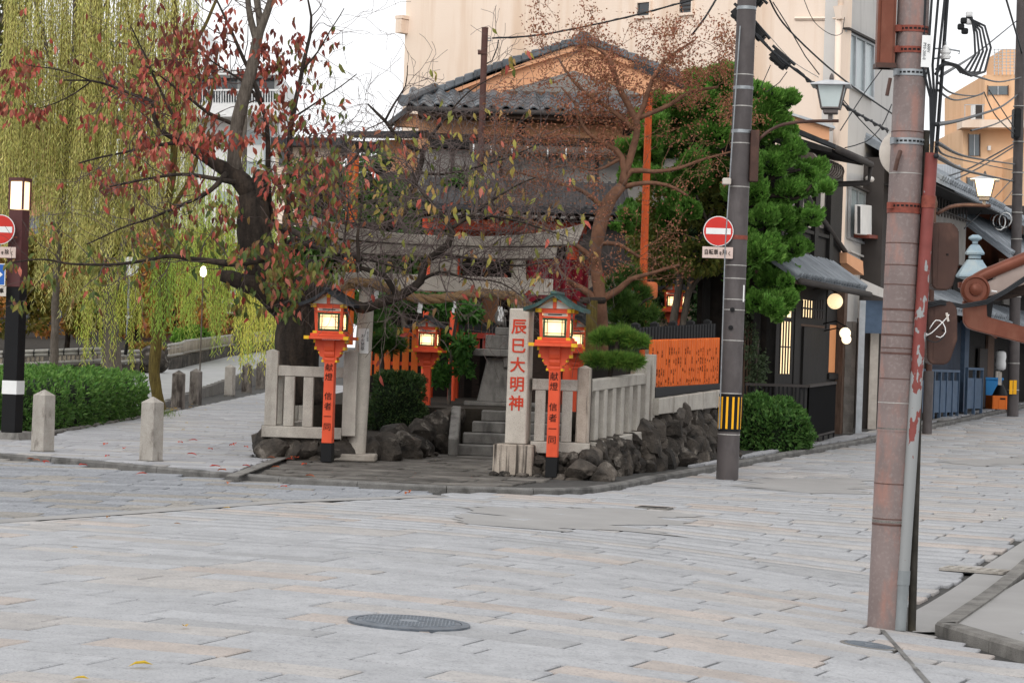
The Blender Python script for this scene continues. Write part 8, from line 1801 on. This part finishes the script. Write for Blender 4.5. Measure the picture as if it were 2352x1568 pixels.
strands(wA, 46, (350, 400), (560, 640), (.8, 1.6), (47, 49), ('8fa848', 'a8b850', '78a048'), lpm=22)
wC = thing('willow_tree', 'tall slim willow with thin straight trunk rising out of the hedge', 'tree', V((P(122, 870, 50).x, 50, .1)))
limb(wC, L3(50, (118, 930, 10), (122, 860, 9.5), (126, 760, 9), (130, 640, 8.5), (142, 480, 7.5), (155, 330, 7), (162, 260, 6.5), (168, 150, 6), (172, 0, 5), (175, -160, 4)), 'bark_grey', 'trunk', 12, .03)
for pts in (((160, 260, 5), (110, 120, 4), (70, -40, 3)), ((168, 150, 5), (230, 40, 4), (280, -90, 3))): limb(wC, L3(50, *pts), 'bark_grey', 'branch', 8, .03)
strands(wC, 240, (15, 250), (-170, 160), (3, 5), (48.5, 53), WCOL, lpm=24, endfn=lambda x: 470 + 40 * math.sin(x * .05))
strands(wC, 70, (60, 240), (420, 560), (1, 2), (49, 52), WCOL, lpm=22)
wB = thing('willow_tree', 'thick furrowed willow trunk standing behind the long hedge', 'tree', V((P(258, 860, 64).x, 64, .4)))
limb(wB, L3(64, (262, 880, 26), (258, 840, 23), (255, 780, 19), (252, 700, 17), (246, 620, 15), (240, 500, 13), (230, 350, 11), (225, 180, 9), (220, -60, 7)), 'bark_grey', 'trunk', 16, .06)
limb(wB, L3(64, (250, 690, 12), (270, 640, 9), (285, 560, 7), (300, 420, 5)), 'bark_grey', 'branch', 8, .04)
strands(wB, 230, (-30, 470), (-200, 330), (4, 6), (62, 68), ('b8b46c', 'a2a65c', 'c4ba74', '8a9852'), lpm=15, ll=(.11, .19), lw=.022, endfn=lambda x: 470 + 60 * math.sin(x * .03))
strands(wB, 110, (180, 330), (560, 700), (1, 2.4), (62, 66), ('b0b850', 'c2bc60', '8fa848'), lpm=16, ll=(.11, .17), lw=.02)
wD = thing('willow_tree', 'willow farther along the lane trailing fine strands over the paving', 'tree', P(556, 800, 84))
limb(wD, L3(84, (545, 790, 9), (548, 700, 8), (552, 560, 7), (560, 380, 6), (565, 180, 5)), 'bark_grey', 'trunk', 10, .04)
strands(wD, 300, (390, 640), (330, 640), (2, 4), (78, 88), ('a0b850', 'b0be58', '80a448', 'bcbc5c'), lpm=13, ll=(.14, .22), lw=.024, endfn=lambda x: 690 + (x - 400) * .42 + 50 * math.sin(x * .09))
strands(wD, 90, (540, 640), (600, 700), (2, 3.5), (60, 70), ('c4c45a', 'b0b850', 'd4c862'), lpm=15, ll=(.12, .18), lw=.02, endfn=lambda x: 775 + 30 * math.sin(x * .2))
# dark foliage at the far upper left corner
leafy('oak_tree', 'dark leaved tree cut off by the upper left frame corner', P(-60, 800, 56), [((-70, 860, 18), (-60, 500, 15), (-30, 250, 12), (20, 120, 8)), ((-40, 300, 8), (0, 60, 7), (60, -40, 5))], [(-10, 60, 60, 60), (20, 130, 50, 50), (-30, 190, 50, 40), (10, 20, 60, 40)], 3200, ('4c5a2a', '6b6a30', '34401f', '8a7a35'), .14, Y=56)
# autumn trees over the canal
AUT = ('d99a4c', 'e0a058', 'c8924a', 'ac9c48', 'dc8456', '9a9444'); GRA = ('7d7c38', '8f8a3c', '66702f', 'a58a3c')
for i, (px, Y, ht, hexes, lb) in enumerate(((40, 96, 0, GRA, 'olive autumn tree over the canal behind the lamp post'), (150, 100, 0, AUT, 'orange autumn tree over the canal behind the slim willow'), (230, 94, 20, GRA, 'olive yellow autumn tree left of the thick willow trunk'), (310, 104, 0, AUT, 'orange autumn tree right of the thick willow trunk'), (400, 100, 10, AUT, 'bright orange cherry behind the mossy willow'), (470, 112, 0, ('c9845a', 'd58f5c', 'b57a48', 'a5803f'), 'salmon orange cherry far down the lane'), (560, 118, 10, GRA, 'yellow olive tree at the end of the lane'), (-60, 92, 0, AUT, 'orange tree at the far left behind the lamp post'))):
    leafy('autumn_tree', lb, P(px, 830, Y), [((px, 850, 7), (px + 5, 760, 6), (px - 4, 680, 5), (px + 8, 600, 3)), ((px + 2, 740, 4), (px + 40, 680, 3))], [(px, 640 + ht, 70, 46), (px - 50, 680 + ht, 50, 40), (px + 50, 690 + ht, 55, 44), (px, 580, 70, 46), (px + 30, 740, 40, 26), (px - 40, 745, 40, 26), (px - 40, 560, 50, 40), (px + 50, 570, 50, 40)], 5200, hexes, .26, Y=Y, bark='bark', shell=.1, group='autumn trees beyond the canal', k=.95)
leafy('maple_shrub', 'low russet shrub on the canal bank by the boulder', P(335, 810, 78), [((335, 830, 4), (336, 800, 3))], [(320, 796, 30, 9), (350, 798, 26, 8)], 900, ('a5653a', '8f7a3a', '6f7a34'), .14, Y=78)
leafy('bush', 'bright green bush beside the receding bamboo fence', P(430, 790, 86), [((430, 800, 3), (432, 780, 2))], [(415, 770, 24, 16), (445, 765, 28, 18), (470, 772, 20, 12)], 1300, ('6f9a34', '7dab3c', '5a8430'), .16, Y=86)
# dark timber houses beyond
for i, (x0, x1, y0, Y, m_, lb) in enumerate(((-320, 260, 520, 126, 'dark_wall', 'dark timber house beyond the canal trees'), (262, 700, 470, 134, 'brown_timber', 'brown timber house at the end of the canal lane'))):
    t = thing('house', lb, 'house', P((x0 + x1) / 2, 800, Y)); flat(t, 'wall', x0, x1, y0, 860, Y, m_, 6); B().ext([P(x0 - 15, y0 + 8, Y - 1), P(x1 + 15, y0 + 8 + (x1 - x0) * .034, Y - 1), P(x1 + 5, y0 - 36 + (x1 - x0) * .034, Y + 3), P(x0 - 5, y0 - 36, Y + 3)], (0, 0, .3)).make('roof', 'roof_tile', t, world=True)
    for k in range(9):
        xx = x0 + 20 + k * (x1 - x0 - 40) / 9; w_ = flat(t, 'window', xx, xx + 22, 690, 730, Y, 'dark_glass', .05, .06); flat(t, 'post', xx - 12, xx - 8, y0 + 10, 820, Y, 'black_timber', .1, .12)
ms = thing('marker_post', 'slim black marker post with white tag beside the thick willow', 'post', P(288, 810, 66)); q = P(288, 815, 66); B().tube([q, V((q.x + .1, q.y, Zat(288, 732, 66)))], .05, 8).make('post', 'black_paint', ms, world=True); B().box(q.x - .02, q.x + .16, 65.93, 65.96, Zat(288, 730, 66), Zat(288, 724, 66)).make('tag_plate', 'white_paint', ms, world=True)
ds = thing('disc_sign', 'pale round sign hidden among the willow strands', 'sign', P(297, 612, 74)); q = P(297, 612, 74); B().at(Matrix.Translation(q) @ Matrix.Rotation(math.pi / 2, 4, 'X')).lathe([(.30, -.02), (.30, .02)], n=28).make('disc', 'white_paint', ds, world=True); B().tube([q + V((0, .05, 0)), V((q.x, q.y + .05, .6))], .035, 8).make('post', 'steel', ds, world=True)
gl = thing('globe_lamp', 'small glowing lane lamp under the big cherry limb', 'lamp', P(467, 624, 62)); q = P(467, 624, 62); B().lathe([(.02, -.13), (.07, -.1), (.085, 0), (.06, .11), (.02, .14)], q, 14).make('globe', 'globe_hot2', gl, world=True, smooth='all') if 'globe_hot2' in MATS else (mat('globe_hot2', hx('fff0d0'), emit=(1, .85, .6, 1), es=6), B().lathe([(.02, -.13), (.07, -.1), (.085, 0), (.06, .11), (.02, .14)], q, 14).make('globe', 'globe_hot2', gl, world=True, smooth='all'))
B().tube([q + V((0, 0, -.13)), V((q.x, q.y, .3))], .018, 8).make('post', 'bark_grey', gl, world=True)
# fallen leaves
LG1 = 'fallen cherry leaves on the pavement and road'
def fallen(px, py, hexes, dz, s=1.0, lab='fallen red cherry leaf lying on the stone paving'):
    p = on(G(px, py), dz); ln = R.uniform(.10, .15) * s; a = R.uniform(0, 6.28)
    me = scatter_mesh('fallen_leaf', T_LEAF, [np.zeros(3)], [(math.cos(a), math.sin(a), .12)], [(0, 0, 1)], [ln], [ln * .45], [hx(R.choice(hexes))[:3]])
    tag(link('fallen_leaf', me, None, Matrix.Translation(p)), lab, 'leaf', LG1)
for px, py in ((250, 1063), (285, 1045), (322, 1034), (366, 1038), (372, 1066), (428, 1058), (438, 1024), (478, 1046), (528, 1035), (532, 1037), (540, 1033), (560, 1040), (246, 1034), (408, 1030), (455, 1025), (615, 1024), (612, 1066), (655, 1062), (668, 1066), (674, 1070), (684, 1067), (707, 1061), (642, 1090), (704, 1082), (520, 1098), (555, 1086), (480, 1088), (700, 1110)): fallen(px, py, ('c23a28', 'b04428', 'd0502f', 'a8542c'), .085)
for px, py in ((526, 1112), (938, 1131), (104, 1064), (75, 1060), (94, 1063), (60, 1057), (395, 1072), (940, 1136), (180, 1072), (340, 1092), (660, 1122)): fallen(px, py, ('c9502f', 'b8602f', 'c23a28'), .02, 1.0, 'fallen orange leaf lying on the road beside the kerb')
for px, py, lb in ((352, 1533, 'bright yellow leaf lying alone on the pale slabs, nearer the frame bottom'), (205, 1566, 'yellow leaf fragment at the very bottom of the paving')): fallen(px, py, ('d9b52c',), .015, .75, lb)
for px, py in ((252, 1190), (398, 1206), (428, 1445), (180, 1262), (530, 1170)): fallen(px, py, ('c9a45a', '9a6a3a'), .015, .55, 'tiny dry leaf scrap on the open paving')
for k in range(60):
    px = R.gauss(450, 60); py = R.uniform(930, 1000)
    if R.random() < .5: px = R.gauss(395, 12); py = R.gauss(945, 5)
    p = G(px, py)
    if k < 26: fallen(px, py, ('c9a032', 'b88a34'), .075, .6, 'small yellow willow leaf fallen near the far bollards')
